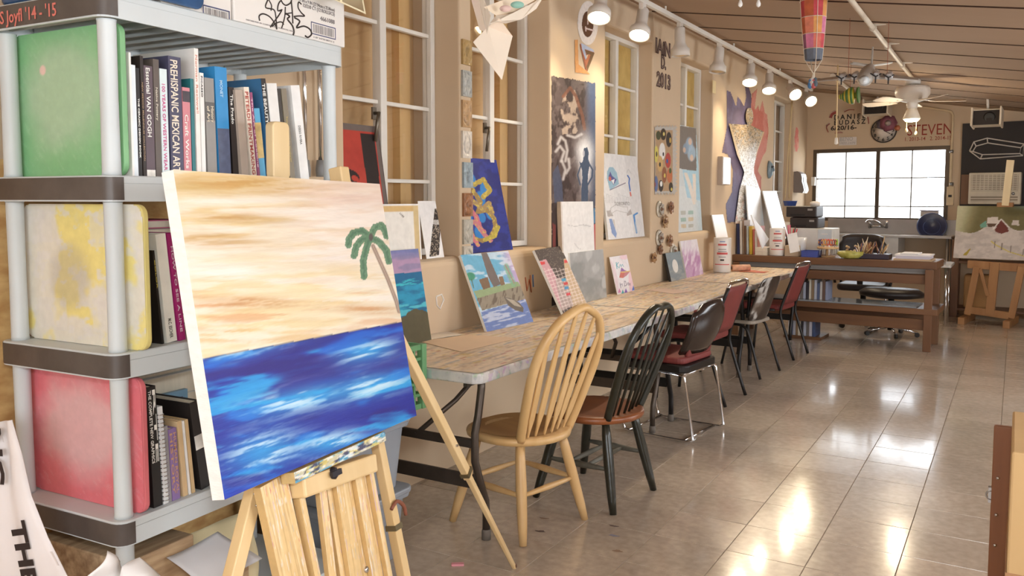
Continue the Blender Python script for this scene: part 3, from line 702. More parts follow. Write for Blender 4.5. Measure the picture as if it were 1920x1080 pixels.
# ---- worn laminate boards standing in the shelf end
def board(u, v0, v1, z0, z1, base, worn, seed, lab, pat, tilt=0.0):
    P = Paint([(0, 0), (100, 0), (100, 100), (0, 100)], 110, 110, base)
    if pat == 'centre':
        d = np.hypot((P.X - 48) / 42, (P.Y - 45) / 40); a = 1 - sstep(.55, 1.25, d + .35 * (P.noise(14, 14, seed) - .5)); P.mix(worn, a * .85)
        P.strokes(7, 1.5, seed + 2, tuple(min(255, c + 12) for c in worn), .62, .8, .25, .9)
    else:
        P.strokes(22, 30, seed, worn, .45, .55, .9); P.strokes(6, 5, seed + 3, worn, .55, .65, .8)
        for bx, by in ((2, 4), (58, 6), (12, 68), (58, 66)): P.mix(worn, ((P.X > bx) & (P.X < bx + 24) & (P.Y > by) & (P.Y < by + 24)) * .55)
        P.ell(40, 52, 16, 22, (176, 168, 150), .5, 0, .8)
    if pat == 'centre' and base[1] > 150: P.ell(30, 26, 3, 3.4, (226, 196, 186), 1, 0, .3)
    r = .03; corner = rrect(0, 0, v1 - v0, z1 - z0, r, 8); W_, H_ = v1 - v0, z1 - z0
    n = 110
    # rounded outline by pulling the grid rim inwards
    U, V = P.U.copy(), P.V.copy(); uu = U * W_; vv = V * H_
    dx = np.minimum(uu, W_ - uu); dy = np.minimum(vv, H_ - vv)
    c3 = [sp_(u, v1, z1), sp_(u, v0, z1), sp_(u, v0, z0), sp_(u, v1, z0)]
    t = thing('drawing_board', sp_(u + .01, (v0 + v1) / 2, z0), *lab)
    MB().prism([(v0 + a, z0 + b) for a, b in corner], sp_(u + .001, 0, 0), SV, ZUP, .018).build('board_core', mat('board_edge_%d' % seed, tuple(int(c * .96) for c in base), .45, var=.08), t, bevel=.004)
    keep = ~((dx < r) & (dy < r) & (np.hypot(r - dx, r - dy) > r)); P.mask = keep
    art('worn_face', P, c3, 0, vcmat('worn_laminate', .4, .05, 40), parent=t)
    return t
board(.026, -.012, .43, ZS[1] + .001, ZS[1] + .385, (132, 186, 134), (172, 198, 168), 3, ('green laminate board with scuffed pale centre standing in the top bay', 'board'), 'centre')
board(.03, -.07, .42, ZS[2] + .001, ZS[2] + .375, (232, 216, 138), (222, 218, 210), 5, ('yellow laminate board with worn white patches in the middle bay', 'board'), 'patch')
board(.03, -.042, .425, ZS[3] + .001, ZS[3] + .36, (222, 118, 126), (222, 188, 188), 8, ('red laminate board with rubbed pink centre in the lowest visible bay', 'board'), 'centre')
# ================================================================== BOOKS IN THE SHELF
M_pages = mat('book_pages', (226, 216, 196), .8, var=.06, scale=60, stretch=(1, 1, .05))
def book(u0, u1, zs, h, rgb, label, name='book', lean=0.0, v=.0, depth=.2, txt=None, tcol=(240, 238, 232), ts=.55, span=.8, rough=.45, start=.06, extra=None, group='art books on the plastic shelf', bold=.01, hard=True):
    """a book standing on its tail, spine towards the room; u along the shelf; leaning back along -u by lean degrees"""
    a = math.radians(lean); ca, sa = math.cos(a), math.sin(a); w = (u1 - u0); wth = w * ca
    base = sp_(u0, v, zs); ex = SU * ca + ZUP * sa; ez = ZUP * ca - SU * sa       # ex: thickness, ez: height (top leans to -u)
    base = base + (-ZUP * 0)
    if lean > 0: base = base                                    # the left lower edge rests on the shelf
    R = Matrix((ex, SV, ez)).transposed()
    def bx(mb, x0, x1, y0, y1, z0, z1): return mb.box(base + ex * (x0 + x1) / 2 + SV * (y0 + y1) / 2 + ez * (z0 + z1) / 2, (x1 - x0, y1 - y0, z1 - z0), R)
    t = thing(name, base + ex * wth / 2 + SV * depth / 2, label, 'book', group)
    c = min(.003, wth * .2); mb = MB()
    bx(mb, 0, c, 0, depth, 0, h); bx(mb, wth - c, wth, 0, depth, 0, h); bx(mb, c, wth - c, 0, c, 0, h)
    key = 'cover_%d_%d_%d' % rgb; mb.build('cover', mat(key, rgb, rough, var=.06, scale=20), t)
    mb = MB(); bx(mb, c, wth - c, c, depth - .006, .004, h - .004); mb.build('pages', M_pages, t)
    if txt:
        tx = MB(); lines = txt if isinstance(txt, list) else [txt]; n = len(lines)
        for i, ln in enumerate(lines):
            hh = wth * ts / n; x0 = wth * (.5 + (n / 2 - i - 1) * (ts + .12) / n) - 0 + wth * .06
            # read downwards: text x axis = -ez, text up axis = +ex (to the right seen from the room)
            o = base + ex * x0 + ez * (h * (1 - start)) - SV * .0006
            put_text(tx, ln, o, -ez, ex, hh * .78, h * span, bold)
        tx.build('spine_lettering', mat('letter_%d_%d_%d' % tcol, tcol, .5, var=.03), t)
    if extra: extra(t, bx, base, ex, ez, wth, h)
    return t
def panel(z0f, z1f, rgb, rough=.4):
    def f(t, bx, base, ex, ez, w, h):
        mb = MB(); bx(mb, .0005, w - .0005, -.0008, .0005, h * z0f, h * z1f); mb.build('spine_panel', mat('panel_%d_%d_%d' % rgb, rgb, rough, var=.25, scale=30), t)
    return f
Z2 = ZS[1] + .0005
def row(specs, zs, vfront):
    prev = 0
    for xl, xr, yt, lean, rgb, lab, kw in specs:
        v = kw.pop('v', vfront); uL, zt = s_at(xl, yt, v); uR, _ = s_at(xr, yt, v)
        h = (zt - zs) / math.cos(math.radians(lean)); ub = uL + math.tan(math.radians(lean)) * (zt - zs)
        book(ub, ub + max(.006, (uR - uL) - .0012), zs, h, rgb, lab, lean=lean, v=v, **kw)
T = 'standing on the top bay of the plastic shelf'
row([
 (241, 244.5, 98, 0, (238, 234, 230), 'thin white book squeezed against the green board', dict(depth=.19)),
 (245.5, 254, 121, 0, (222, 230, 236), 'pale blue paperback beside the thin white book', dict(depth=.18)),
 (254.5, 261.5, 127, 0, (34, 30, 30), 'narrow black book lettered about ceramic design', dict(txt='THE CERAMIC DESIGN BOOK', start=.28, span=.55, bold=.02)),
 (262, 268.5, 104, 0, (44, 34, 30), 'tall black book with bronze lettering right of the ceramics book', dict(txt='NEW MEXICO MILLENNIUM COLLECTION', tcol=(170, 140, 110), start=.22, span=.65)),
 (269, 286, 122, 0, (92, 76, 84), 'mauve-brown book with large white painter title', dict(txt='Essential VAN GOGH', start=.02, span=.62, ts=.6, extra=panel(.0, .06, (226, 222, 214)))),
 (286.5, 298, 110, 0, (96, 86, 80), 'worn grey-brown book with frayed top edge', dict(txt='Native Pottery', tcol=(214, 206, 190), ts=.45, start=.24, span=.28)),
 (299, 313, 128, 0, (214, 228, 230), 'pale aqua book with pink western lettering', dict(txt='100 YEARS OF WESTERN WEAR', tcol=(206, 84, 140), start=.14, span=.8, ts=.55)),
 (315, 339, 104, 0, (74, 72, 96), 'thick navy book with big cream title on Mexican art', dict(txt='PREHISPANIC MEXICAN ART', tcol=(236, 222, 204), start=.03, span=.93, ts=.72, bold=.02)),
 (341.5, 356, 163, 0, (208, 134, 142), 'pink craft book with white title', dict(txt='Craft Works', start=.30, span=.6, ts=.6, extra=panel(.84, .96, (70, 62, 70)))),
 (356.5, 363, 147, 0, (46, 116, 122), 'thin teal book beside the pink craft book', dict()),
 (363.5, 372, 90, 0, (238, 232, 226), 'tallest white book with faint red lettering on the spine', dict(txt='Norman Rockwell', tcol=(222, 160, 140), start=.05, span=.45, ts=.6, depth=.25)),
 (374, 382, 136, 0, (236, 234, 230), 'slim white book with small dark painter name', dict(txt='PICASSO', tcol=(70, 66, 64), start=.03, span=.2, ts=.5)),
 (383, 401, 145, 1, (146, 142, 138), 'grey cloth book with a dark title block on the spine', dict(txt=['History', 'of Art'], tcol=(226, 214, 190), start=.28, span=.16, ts=.75, extra=panel(.58, .76, (98, 94, 92)))),
 (402, 425, 124, 1.5, (52, 140, 200), 'bright blue thick book with dark flowers on the lower spine', dict(txt='MONET', tcol=(190, 220, 240), start=.12, span=.15, ts=.3, extra=panel(.0, .45, (84, 92, 118)))),
 (428, 439, 163, 2.5, (40, 32, 30), 'black museum book with white title by the blue book', dict(txt='The Prado', start=.08, span=.32, ts=.6, v=.004)),
 (440.5, 455, 168, 4.5, (176, 160, 146), 'beige-grey book leaning right of the black museum book', dict()),
 (457, 467, 163, 5.5, (232, 220, 204), 'cream printmaking book with big red lettering', dict(txt='PETERDI PRINTMAKING', tcol=(176, 70, 58), start=.05, span=.9, ts=.8, bold=.015)),
 (468, 473.5, 173, 6, (150, 70, 110), 'thin plum-coloured book next to the printmaking book', dict(txt='The Art of Looking', tcol=(232, 200, 214), ts=.6)),
 (474.5, 487, 203, 6, (86, 166, 206), 'small light blue book with a yellow picture', dict(extra=panel(.3, .8, (214, 182, 110)))),
 (488.5, 498, 147, 6.5, (66, 118, 160), 'blue book with black spine and white title leaning left', dict(txt='THE BEAUTY OF AMERICA', start=.05, span=.8, ts=.75, bold=.015, extra=panel(.0, 1, (44, 36, 32)))),
 (500, 519, 156, 6.5, (230, 228, 224), 'white grid-patterned notebook leaning on the shelf', dict()),
 (520, 526, 166, 6.5, (60, 54, 48), 'narrow dark book leaning beside the notebook', dict()),
 (527, 537, 166, 7, (134, 124, 106), 'taupe cloth book with faded gold lettering', dict(txt='Totem Poles of the Northwest', tcol=(206, 186, 120), start=.3, span=.5, ts=.35)),
 (545, 562, 160, 7.5, (236, 235, 233), 'big white book leaning at the right end of the row', dict(txt='DIEGO RIVERA', tcol=(120, 116, 112), start=.42, span=.2, ts=.3, depth=.24)),
], Z2, -.005)
Z3 = ZS[2] + .0005
row([
 (285.5, 290, 470, 5, (34, 30, 28), 'black book with yellow lettering beside the yellow board', dict(txt='COLOR', tcol=(220, 200, 90), start=.1, span=.3)),
 (291, 311, 440, 5.5, (232, 228, 216), 'thick worn white book leaning in the middle bay', dict(txt='M.C. ESCHER', tcol=(96, 90, 84), start=.78, span=.18, ts=.4, depth=.22)),
 (313, 326, 438, 6, (168, 40, 112), 'magenta book with silver lettering leaning by the canvas', dict(txt='HOW TO SEE A LINE', tcol=(226, 200, 214), start=.12, span=.8, ts=.45, depth=.22)),
], Z3, -.01)
Z4 = ZS[3] + .0005
def spiral(t, bx, base, ex, ez, w, h):
    mb = MB()
    for k in range(22):
        c = base + ex * w / 2 + ez * (h * (.04 + .042 * k)) + SV * .002
        mb.tube([c + ex * (w * .62 * math.cos(q)) + SV * (w * .62 * math.sin(q)) for q in np.linspace(0, 2 * PI, 9)[:-1]], .0014, 5, closed=True)
    mb.build('spiral_wire', M_chrome, t)
row([
 (274.5, 292, 727, 2, (32, 28, 27), 'tall black graphics book with white letters by the red board', dict(txt=['RTE', 'THE COMPLETE NEW GRAPHICS'], start=.03, span=.6, ts=.8, v=-.02)),
 (295, 305, 764, 2.5, (224, 224, 224), 'white wire-bound notebook beside the black graphics book', dict(extra=spiral, depth=.2)),
 (307, 314.5, 800, 2, (150, 146, 148), 'slim grey book with striped foot', dict()),
 (315.5, 331, 806, 2, (142, 116, 168), 'purple book with orange lettering in the lowest visible bay', dict(txt=['HUMAN ROYAL', 'HISTORY'], tcol=(206, 160, 120), start=.06, span=.85, ts=.8)),
 (332, 341, 791, 4, (212, 182, 140), 'tan coverless book showing its glued back', dict()),
 (341.5, 346, 790, 4.5, (236, 234, 230), 'narrow white book between the two tan books', dict()),
 (346.5, 353, 788, 5, (206, 176, 132), 'second tan coverless book against the black binder', dict()),
 (355, 374, 757, 7.5, (36, 31, 30), 'black binder with a small white barcode sticker', dict(extra=panel(.46, .62, (226, 224, 218)), depth=.24)),
], Z4, -.02)
# blue folder with a jewellery picture, facing the room behind the small books
(ja, jt), (jb, jb2) = s_at(297, 742, .19), s_at(352, 742, .19)
jf = thing('blue_folder', sp_((ja + jb) / 2, .2, Z4), 'upright blue folder with a purple jewelry panel behind the small books', 'folder', 'art books on the plastic shelf')
mb = MB(); sbox(mb, ja, jb, .19, .205, Z4, jt); mb.build('folder_cover', mat('blue_folder_cover', (104, 150, 180), .3), jf)
mb = MB(); sbox(mb, ja + .01, jb - .02, .1885, .1902, jt - .10, jt - .02); mb.build('title_panel', mat('purple_panel', (74, 62, 118), .4), jf)
tx = MB(); put_text(tx, 'JEWELRY', sp_(ja + .015, .188, jt - .085), SU, ZUP, .05, jb - ja - .045, .02); tx.build('lettering', mat('letter_240_238_232', (240, 238, 232), .5), jf)
# books lying flat behind and on top
def flat_book(u0, u1, v0, v1, z0, z1, rgb, label, tilt=0.0):
    t = thing('flat_book', sp_((u0 + u1) / 2, (v0 + v1) / 2, z0), label, 'book', 'art books on the plastic shelf')
    c = .003; mb = MB(); sbox(mb, u0, u1, v0, v1, z0, z0 + c); sbox(mb, u0, u1, v0, v1, z1 - c, z1); sbox(mb, u0, u1, v1 - c, v1, z0 + c, z1 - c)
    mb.build('cover', mat('cover_%d_%d_%d' % rgb, rgb, .45, var=.08, scale=20), t)
    mb = MB(); sbox(mb, u0 + .005, u1 - .005, v0 + .004, v1 - c, z0 + c, z1 - c); mb.build('pages', M_pages, t)
for i, (u0, u1, v0, v1, z0, z1, rgb, lab) in enumerate((
    (.20, .46, .235, .41, .0, .03, (120, 116, 108), 'grey flat book at the bottom of the hidden middle-bay pile'),
    (.18, .47, .235, .42, .03, .30, (110, 98, 84), 'brown patterned box file lying behind the middle-bay books'),
    (.17, .46, .23, .42, .30, .325, (176, 36, 92), 'magenta flat book on the brown box file'))):
    flat_book(u0, u1, v0, v1, Z3 + z0, Z3 + z1, rgb, lab)
for i, (u0, u1, v0, v1, z0, z1, rgb, lab) in enumerate((
    (.14, .46, .225, .42, .0, .22, (92, 128, 150), 'blue file box at the bottom of the lower pile'),
    (.13, .50, .21, .43, .22, .29, (208, 206, 202), 'thick white flat book on the blue file box'),
    (.13, .48, .215, .43, .29, .305, (176, 178, 176), 'thin grey flat book on the thick white one'),
    (.18, .50, .22, .43, .305, .325, (60, 54, 52), 'dark flat book topping the lower pile'))):
    flat_book(u0, u1, v0, v1, Z4 + z0, Z4 + z1, rgb, lab)

# ================================================================== ON TOP OF THE SHELF
M_card = mat('white_carton', (226, 221, 216), .75, var=.03)
M_ink = mat('black_marker', (44, 34, 30), .6); M_navy = mat('navy_print', (62, 68, 108), .6); M_greyink = mat('grey_print', (132, 126, 126), .6)
ZT = ZS[0] + .001
VF = -.035                                             # front plane of the cartons
def ln(px, py): u, z = s_at(px, py, VF); return u, z
def stroke(mb, pts, r, v=VF - .001, m=None):
    mb.tube(smooth([sp_(*(lambda q: (q[0], v, q[1]))(s_at(x, y, v))) for x, y in pts], 4), r, 5)
box1 = thing('carton', sp_(.62, .17, ZT), 'white paper-towel carton with black graffiti on top of the shelf', 'box', 'cartons on the plastic shelf')
uA, _ = s_at(440, 60, VF); uB = .885
mb = MB(); sbox(mb, uA, uB, VF, .40, ZT, ZT + .34); mb.build('carton_body', M_card, box1, bevel=.004)
mb = MB()
stroke(mb, [(502, 0), (498, 14), (513, 18), (517, 30), (519, 55)], .0022); stroke(mb, [(504, 0), (509, 10), (508, 20)], .0018)
stroke(mb, [(487, 39), (486, 30), (493, 26), (505, 31), (514, 42), (519, 55)], .0022); stroke(mb, [(507, 51), (513, 42), (522, 30), (528, 20)], .002)
stroke(mb, [(529, 18), (521, 20), (522, 8), (527, 1), (530, 6), (536, 10), (544, 6), (547, 0)], .0022)
stroke(mb, [(528, 53), (531, 43), (534, 30), (535, 13)], .002); stroke(mb, [(510, 50), (517, 44), (527, 41), (532, 46)], .002)
stroke(mb, [(546, 2), (548, 22), (549, 44)], .0022); stroke(mb, [(535, 27), (541, 25), (548, 24)], .002)
stroke(mb, [(536, 25), (543, 31), (539, 36), (548, 48), (551, 60), (548, 70)], .0026)
stroke(mb, [(565, 8), (560, 4), (559, 14), (565, 24), (571, 30), (560, 30), (551, 31)], .0022)
stroke(mb, [(552, 33), (562, 40), (556, 52), (570, 49), (581, 55), (584, 64), (578, 70), (572, 67)], .0026)
mb.build('graffiti', M_ink, box1)
def line_text(mb, s, x, y, x2, y2, hpx, bold=0.0):
    u0, z0 = s_at(x, y, VF); u1, z1 = s_at(x2, y2, VF); o = sp_(u0, VF, z0); e = sp_(u1, VF, z1) - o
    _, zt = s_at(x, y - hpx, VF); put_text(mb, s, o - SV * .0006, SU, ZUP, zt - z0, (u1 - u0), bold)
mb = MB()
line_text(mb, '11 IN x 9 IN (27.94cm x 22.86cm)', 560, 2, 627, 21, 6.5, .01); line_text(mb, '12/210 CT (12 ROLLS/CS)', 568, 13, 627, 33, 7, .01)
line_text(mb, '4661088', 600, 38, 627, 47, 8, .02); mb.build('printed_text', M_greyink, box1)
mb = MB(); line_text(mb, 'DISTRIBUTED BY CORPORATION, HOUSTON, TEXAS', 461, 38, 552, 60, 2.6); mb.build('printed_text', M_greyink, box1)
def barcode(parent, x0, y0, x1, y1, hpx, seed):
    u0, zt = s_at(x0, y0, VF); u1, _ = s_at(x1, y1, VF); _, zb = s_at(x0, y0 + hpx, VF); r = random.Random(seed); v = VF - .0006
    fr = MB(); e = .003
    for a, b, c, d in ((u0, u1, zt - e, zt), (u0, u1, zb, zb + e), (u0, u0 + e, zb, zt), (u1 - e, u1, zb, zt)): sbox(fr, a, b, v, v + .0008, c, d)
    fr.build('barcode_border', M_navy, parent); bars = MB(); u = u0 + .01
    while u < u1 - .01:
        w = r.choice((.001, .0015, .0025, .004)); sbox(bars, u, u + w, v, v + .0008, zb + .006, zt - .006); u += w + r.choice((.0015, .002, .003, .004))
    bars.build('barcode', M_greyink, parent)
barcode(box1, 583, 40, 629, 55, 23, 3)
mb = MB(); line_text(mb, '1 07 34730 08711 2', 588, 71, 626, 81, 3.2); mb.build('printed_text', M_greyink, box1)
box2 = thing('carton', sp_(.2, .17, ZT), 'white carton with a navy barcode behind the blue bin on the shelf', 'box', 'cartons on the plastic shelf')
mb = MB(); sbox(mb, .14, uA - .006, VF + .004, .40, ZT, ZT + .34); mb.build('carton_body', M_card, box2, bevel=.004)
barcode(box2, 380, 8, 430, 4, 27, 5)
mb = MB(); line_text(mb, '1 07 34730 08711 2', 372, 42, 424, 38, 4.0); mb.build('printed_text', M_greyink, box2)
# blue bin and yellow sheet
bb = thing('blue_bin', sp_(.06, .16, ZT), 'glossy dark blue plastic bin at the corner on top of the shelf', 'bin')
uN, _ = s_at(240, 10, -.055)
M_blue = mat('dark_blue_plastic', (46, 78, 118), .25, var=.2, scale=12)
mb = MB(); vs = []
for z, s_, rr_ in ((ZT, 0, .04), (ZT + .01, .006, .045), (ZT + .20, .018, .05), (ZT + .205, .03, .05), (ZT + .225, .03, .05)):
    vs.append([sp_(a, b, z) for a, b in rrect(-.03 - s_, -.01 - s_ * .5, .12 + s_, .39 + s_, rr_)])
k = len(vs[0]); mb.add([p for r in vs for p in r], [(i * k + j, i * k + (j + 1) % k, (i + 1) * k + (j + 1) % k, (i + 1) * k + j) for i in range(len(vs) - 1) for j in range(k)] + [tuple(reversed(range(k)))], True)
mb.build('bin_body', M_blue, bb)
ub0, _ = s_at(255, 5, -.062)
t_ = thing('blue_tray', sp_(.25, -.04, ZT), 'flat dark blue tray leaning on the cartons above the shelf edge', 'tray')
P = Paint([(0, 0), (100, 0), (100, 100), (0, 100)], 12, 12)
(ua, za), (uc, zc) = s_at(236, 0, -.05), s_at(380, 32, -.05)
MB().prism(rrect(.0, 0, uc + .02, .16, .025), sp_(-.02, -.058, ZT), SU, ZUP, -.012).build('tray_body', M_blue, t_, bevel=.004)
(u0, z0), (u1, z1), (u2, z2) = s_at(560, 2, -.06), s_at(640, 20, -.06), s_at(686, 26, -.06)
ys_ = MB(); rows = []
for i in range(8):
    f = i / 7; rows.append([sp_(.45 + (.60 * f), -.13 + .02 * j + (.06 * (1 - f) if False else 0), ZT + .343 + .02 * math.sin(j * .5) - .0 * f) for j in range(10)])
zt2 = ZT + .3415; tip = on(686, 27, 'x', -1.80); m1 = on(640, 6, 'x', -1.86); m0 = on(604, -10, 'x', -1.89)
r0 = [sp_(.50, .12, zt2), sp_(.66, .12, zt2), sp_(.86, .12, zt2), sp_(.88, .12, zt2)]; r1 = [sp_(.46, -.045, zt2 + .002), sp_(.62, -.05, zt2 + .003), sp_(.84, -.055, zt2 + .003), sp_(.93, -.04, zt2 + .001)]
r2 = [m0.lerp(r1[0], .5), m0.lerp(r1[1], .5), m1.lerp(r1[2], .45), tip.lerp(r1[3], .5)]; r3 = [m0 + Vector((0, -.03, .01)), m0, m1, tip]
MB().sheet([r0, r1, r2, r3], .0015).build('yellow_paper', mat('cream_paper', (226, 212, 176), .8), label='cream paper sheet curling over the carton on the shelf', cat='paper')
# OSB sheet behind the shelf, poles in the corner
M_osb = mat('osb_board', (176, 132, 78), .8, var=.3, scale=26, rgb2=(214, 178, 120), bump=.3, bscale=40, stretch=(1, .5, 1))
MB().box((-2.47, 1.62, .78), (.018, 1.06, 1.56), rotm(rz=.04)).build('osb_sheet', M_osb, label='rough chipboard sheet standing behind the plastic shelf', cat='board')
for k, (px, lab) in enumerate(((570, 'thin chrome pole behind the white book, farther from the post'), (598, 'thin chrome pole with a grey foot beside the right shelf post'))):
    p = on(px, 140, 'x', -2.545); zb = on(px, 318, 'x', -2.545).z
    t = thing('chrome_pole', (p.x, p.y, zb - .02), lab, 'pole', 'chrome poles by the shelf')
    MB().tube([(p.x, p.y, zb), (p.x, p.y, 2.3)], .009, 10).build('pole', M_chrome, t)
    MB().lathe([(.02, -.03), (.022, .0), (.016, .04)], 12, (p.x, p.y, zb)).build('foot', mat('grey_cap', (140, 140, 140), .5), t)
    MB().box((p.x - .018, p.y, zb + .6), (.03, .014, .014)).build('wall_clip', M_steel, t)

# ================================================================== EASEL AND PALM CANVAS, front
CC = Vector((-1.5462, 1.5964, 1.1523)); cyaw, clean, croll, CWd, CHt = .1445, .1829, -.0215, .83, .7127
_u = Vector((-math.sin(cyaw), math.cos(cyaw), 0)); _nn = Vector((math.cos(cyaw), math.sin(cyaw), 0)); _v = ZUP * math.cos(clean) - _nn * math.sin(clean)
CU = _u * math.cos(croll) + _v * math.sin(croll); CV = _v * math.cos(croll) - _u * math.sin(croll); CN = CU.cross(CV)
cpx = [(328, 318), (708, 345), (785, 778), (418, 938)]
def cpt3(x, y, d=0.0): return onpl(x, y, CC - CN * d, CN)
P = Paint(cpx, 260, 230, (244, 236, 216))
hor = lambda x: 665 + (x - 385) * (600 - 665) / (752 - 385)
sky = P.Y < (665 + (P.X - 385) * (-65 / 367.0))
A = -.03                                                       # stroke direction of the sky
g1 = P.noise(170, 22, 3, A, 5); g2 = P.noise(120, 12, 8, A, 4); g3 = P.noise(230, 40, 15, A, 3)
P.mix((236, 216, 166), sstep(.44, .66, g1) * .8); P.mix((220, 184, 124), sstep(.58, .75, P.noise(150, 16, 21, A)) * .6)
P.mix((246, 240, 226), sstep(.5, .62, g2) * .75); P.mix((238, 218, 210), sstep(450, 680, P.X) * sstep(560, 380, P.Y) * .75)
P.mix((246, 232, 190), np.exp(-((P.X - 560) / 120) ** 2 - ((P.Y - 560) / 45) ** 2) * .8)
P.mix((250, 246, 240), sstep(.52, .66, P.noise(140, 14, 44, A)) * .7 * (P.Y < 560)); P.mix((226, 176, 132), sstep(.56, .7, P.noise(120, 14, 51, A)) * np.exp(-((P.Y - 575) / 40) ** 2) * .8)
P.mix((216, 186, 122), np.exp(-((P.Y - 345 - .08 * (P.X - 330)) / 26) ** 2) * sstep(640, 430, P.X) * sstep(.35, .6, g3) * .8)
for cx_, cy_, rx_, ry_, c_, a_ in ((470, 345, 150, 17, (206, 166, 104), .75), (410, 375, 90, 12, (246, 240, 228), .8), (430, 405, 110, 10, (204, 164, 108), .65), (400, 445, 110, 16, (196, 154, 96), .55), (480, 480, 120, 14, (240, 226, 196), .7), (420, 505, 80, 16, (248, 244, 236), .85), (640, 480, 70, 10, (248, 240, 234), .7), (450, 560, 110, 11, (206, 156, 106), .75), (690, 575, 60, 9, (214, 166, 120), .7), (600, 400, 90, 10, (246, 236, 226), .6), (640, 365, 90, 18, (232, 206, 192), .6)):
    gz = np.exp(-((P.X - cx_) / rx_) ** 2 - ((P.Y - cy_ - .05 * (P.X - cx_)) / ry_) ** 2); P.mix(c_, gz * a_ * (.55 + .9 * sstep(.35, .65, P.noise(70, 4, int(cx_), A))))
sea = ~sky; B = -.2
P.mix((30, 36, 138), sea * 1.0); P.mix((26, 88, 190), sea * sstep(.48, .64, P.noise(110, 24, 61, B))); P.mix((38, 148, 212), sea * sstep(.56, .7, P.noise(120, 18, 70, B)) * .9)
P.mix((40, 26, 116), sea * sstep(.5, .72, P.noise(150, 30, 82, B)) * .8)
for cx, cy, rx, ry in ((470, 640, 95, 20), (690, 655, 60, 20), (560, 745, 110, 26), (700, 720, 80, 24), (490, 845, 75, 40), (620, 830, 60, 22)):
    r_ = ((P.X - cx + .0) / rx) ** 2 + ((P.Y - cy + .2 * (P.X - cx)) / ry) ** 2
    gl = np.exp(-r_) * sea; P.mix((52, 160, 220), gl * .8); P.mix((206, 226, 238), gl * sstep(.45, .68, P.noise(60, 6, cx, -.28)) * .95)
P.mix((40, 22, 150), sea * sstep(870, 930, P.Y + .18 * (P.X - 600)) * .8)
trunk = [(697, 458), (712, 490), (726, 520), (742, 560), (748, 580)]; P.line(trunk, 7, (160, 138, 124), 1); P.line(trunk, 2, (196, 176, 160), .8)
for fr in ([(690, 440), (676, 430), (660, 434), (652, 446), (651, 456)], [(690, 442), (676, 446), (666, 458), (662, 476)], [(690, 446), (684, 464), (679, 486), (681, 514)], [(692, 440), (700, 424), (712, 420), (719, 430), (722, 440)], [(694, 444), (708, 450), (722, 466), (727, 486)]):
    D = P.dist(fr); P.mix((98, 138, 108), (D < 6.4 + 2 * (P.noise(2, 2, 5) - .5)) * .95); P.mix((70, 112, 88), (D < 2.2) * .6); P.mix((132, 168, 136), sstep(.6, .7, P.noise(4, 4, 9)) * (D < 5.5) * .6)
P.ell(693, 442, 4, 7, (90, 76, 78), .9, 0, .3)
P.mix((40, 40, 60), (np.abs(P.Y - (665 + (P.X - 385) * (-65 / 367.0))) < 1.2) * .4)
P.c = np.where(sky[..., None], P.c * np.array([.93, .915, .90]), P.c)
c3 = [CC - CU * CWd / 2 + CV * CHt / 2, CC + CU * CWd / 2 + CV * CHt / 2, CC + CU * CWd / 2 - CV * CHt / 2, CC - CU * CWd / 2 - CV * CHt / 2]
art('palm_canvas', P, c3, .034, vcmat('canvas_acrylic', .42, .05, 26, .12, 90, (1, .25, 3), spec=.35), edge=(240, 238, 234), label='large stretched canvas of a palm over a blue sea, on the easel', cat='painting')

M_easel = wood('easel_beech', (212, 180, 128), (226, 198, 150), .42, 'z', 11)
M_easel2 = wood('easel_plank', (220, 190, 138), (232, 206, 160), .45, 'z', 6)
M_brass = mat('aged_brass', (128, 118, 92), .35, .8)
e = thing('box_easel', cpt3(640, 1080, .08) * 1.0, 'wooden folding sketch-box easel with brass clamps holding the palm canvas', 'easel')
e.location.z = 0; ORG[e.name].z = 0
def toward_floor(a, b):
    d = (b - a); k = (0.0 - a.z) / d.z; return a + d * k
for nm, p, q, w, d in (('front_leg', (480, 905), (436, 1080), .036, .10), ('front_leg', (706, 822), (757, 1080), .032, .075)):
    a, b = cpt3(*p, d), cpt3(*q, d); f = toward_floor(a, b)
    MB().bar(a, f, w, .03, CN).build(nm, M_easel, e, bevel=.003)
    m = a.lerp(b, .64) if q[0] > 600 else None
    if m is not None:
        MB().box(m, (w + .006, .036, .016), Matrix((CU, CN, CV)).transposed()).build('brass_clamp', M_brass, e)
        MB().tube(smooth([m + CU * -.03 + CV * .06 + CN * .02, m + CU * .0 + CV * .075 + CN * .024, m + CU * .035 + CV * .05 + CN * .022, m + CU * .045 + CV * .02 + CN * .018], 3), .006, 6).build('leather_strap', mat('brown_leather', (124, 72, 52), .6), e)
# planks of the sketch box between the legs, streaked with paint
def splash_plank(nm, p, q, w, d, seed, th=.02):
    a, b = cpt3(*p, d), cpt3(*q, d); f = a + (b - a) * 1.9; ax = (f - a).normalized(); sd_ = CN.cross(ax).normalized(); sd_ = sd_ if sd_.dot(CU) > 0 else -sd_
    P = Paint([(0, 0), (w * 1000, 0), (w * 1000, (f - a).length * 1000), (0, (f - a).length * 1000)], max(14, int(w * 500)), 150, (222, 190, 136))
    P.strokes(9, 260, seed, (232, 206, 160), .45, .6, .8); P.strokes(6, 200, seed + 1, (196, 160, 108), .58, .7, .6)
    P.strokes(4, 45, seed + 2, (230, 226, 222), .68, .74, .7); P.strokes(3.5, 90, seed + 3, (196, 166, 200), .75, .79, .8); P.strokes(3, 60, seed + 4, (206, 110, 104), .79, .82, .8); P.strokes(4, 40, seed + 5, (170, 166, 166), .74, .79, .6)
    h_ = sd_ * (w / 2); art(nm, P, [a - h_, a + h_, f + h_, f - h_], th, vcmat('splashed_wood', .45, .06, 40), edge=(206, 172, 118), parent=e)
splash_plank('box_plank', (513, 900), (552, 1080), .098, .045, 3, .022); splash_plank('box_plank', (558, 890), (596, 1080), .022, .04, 12)
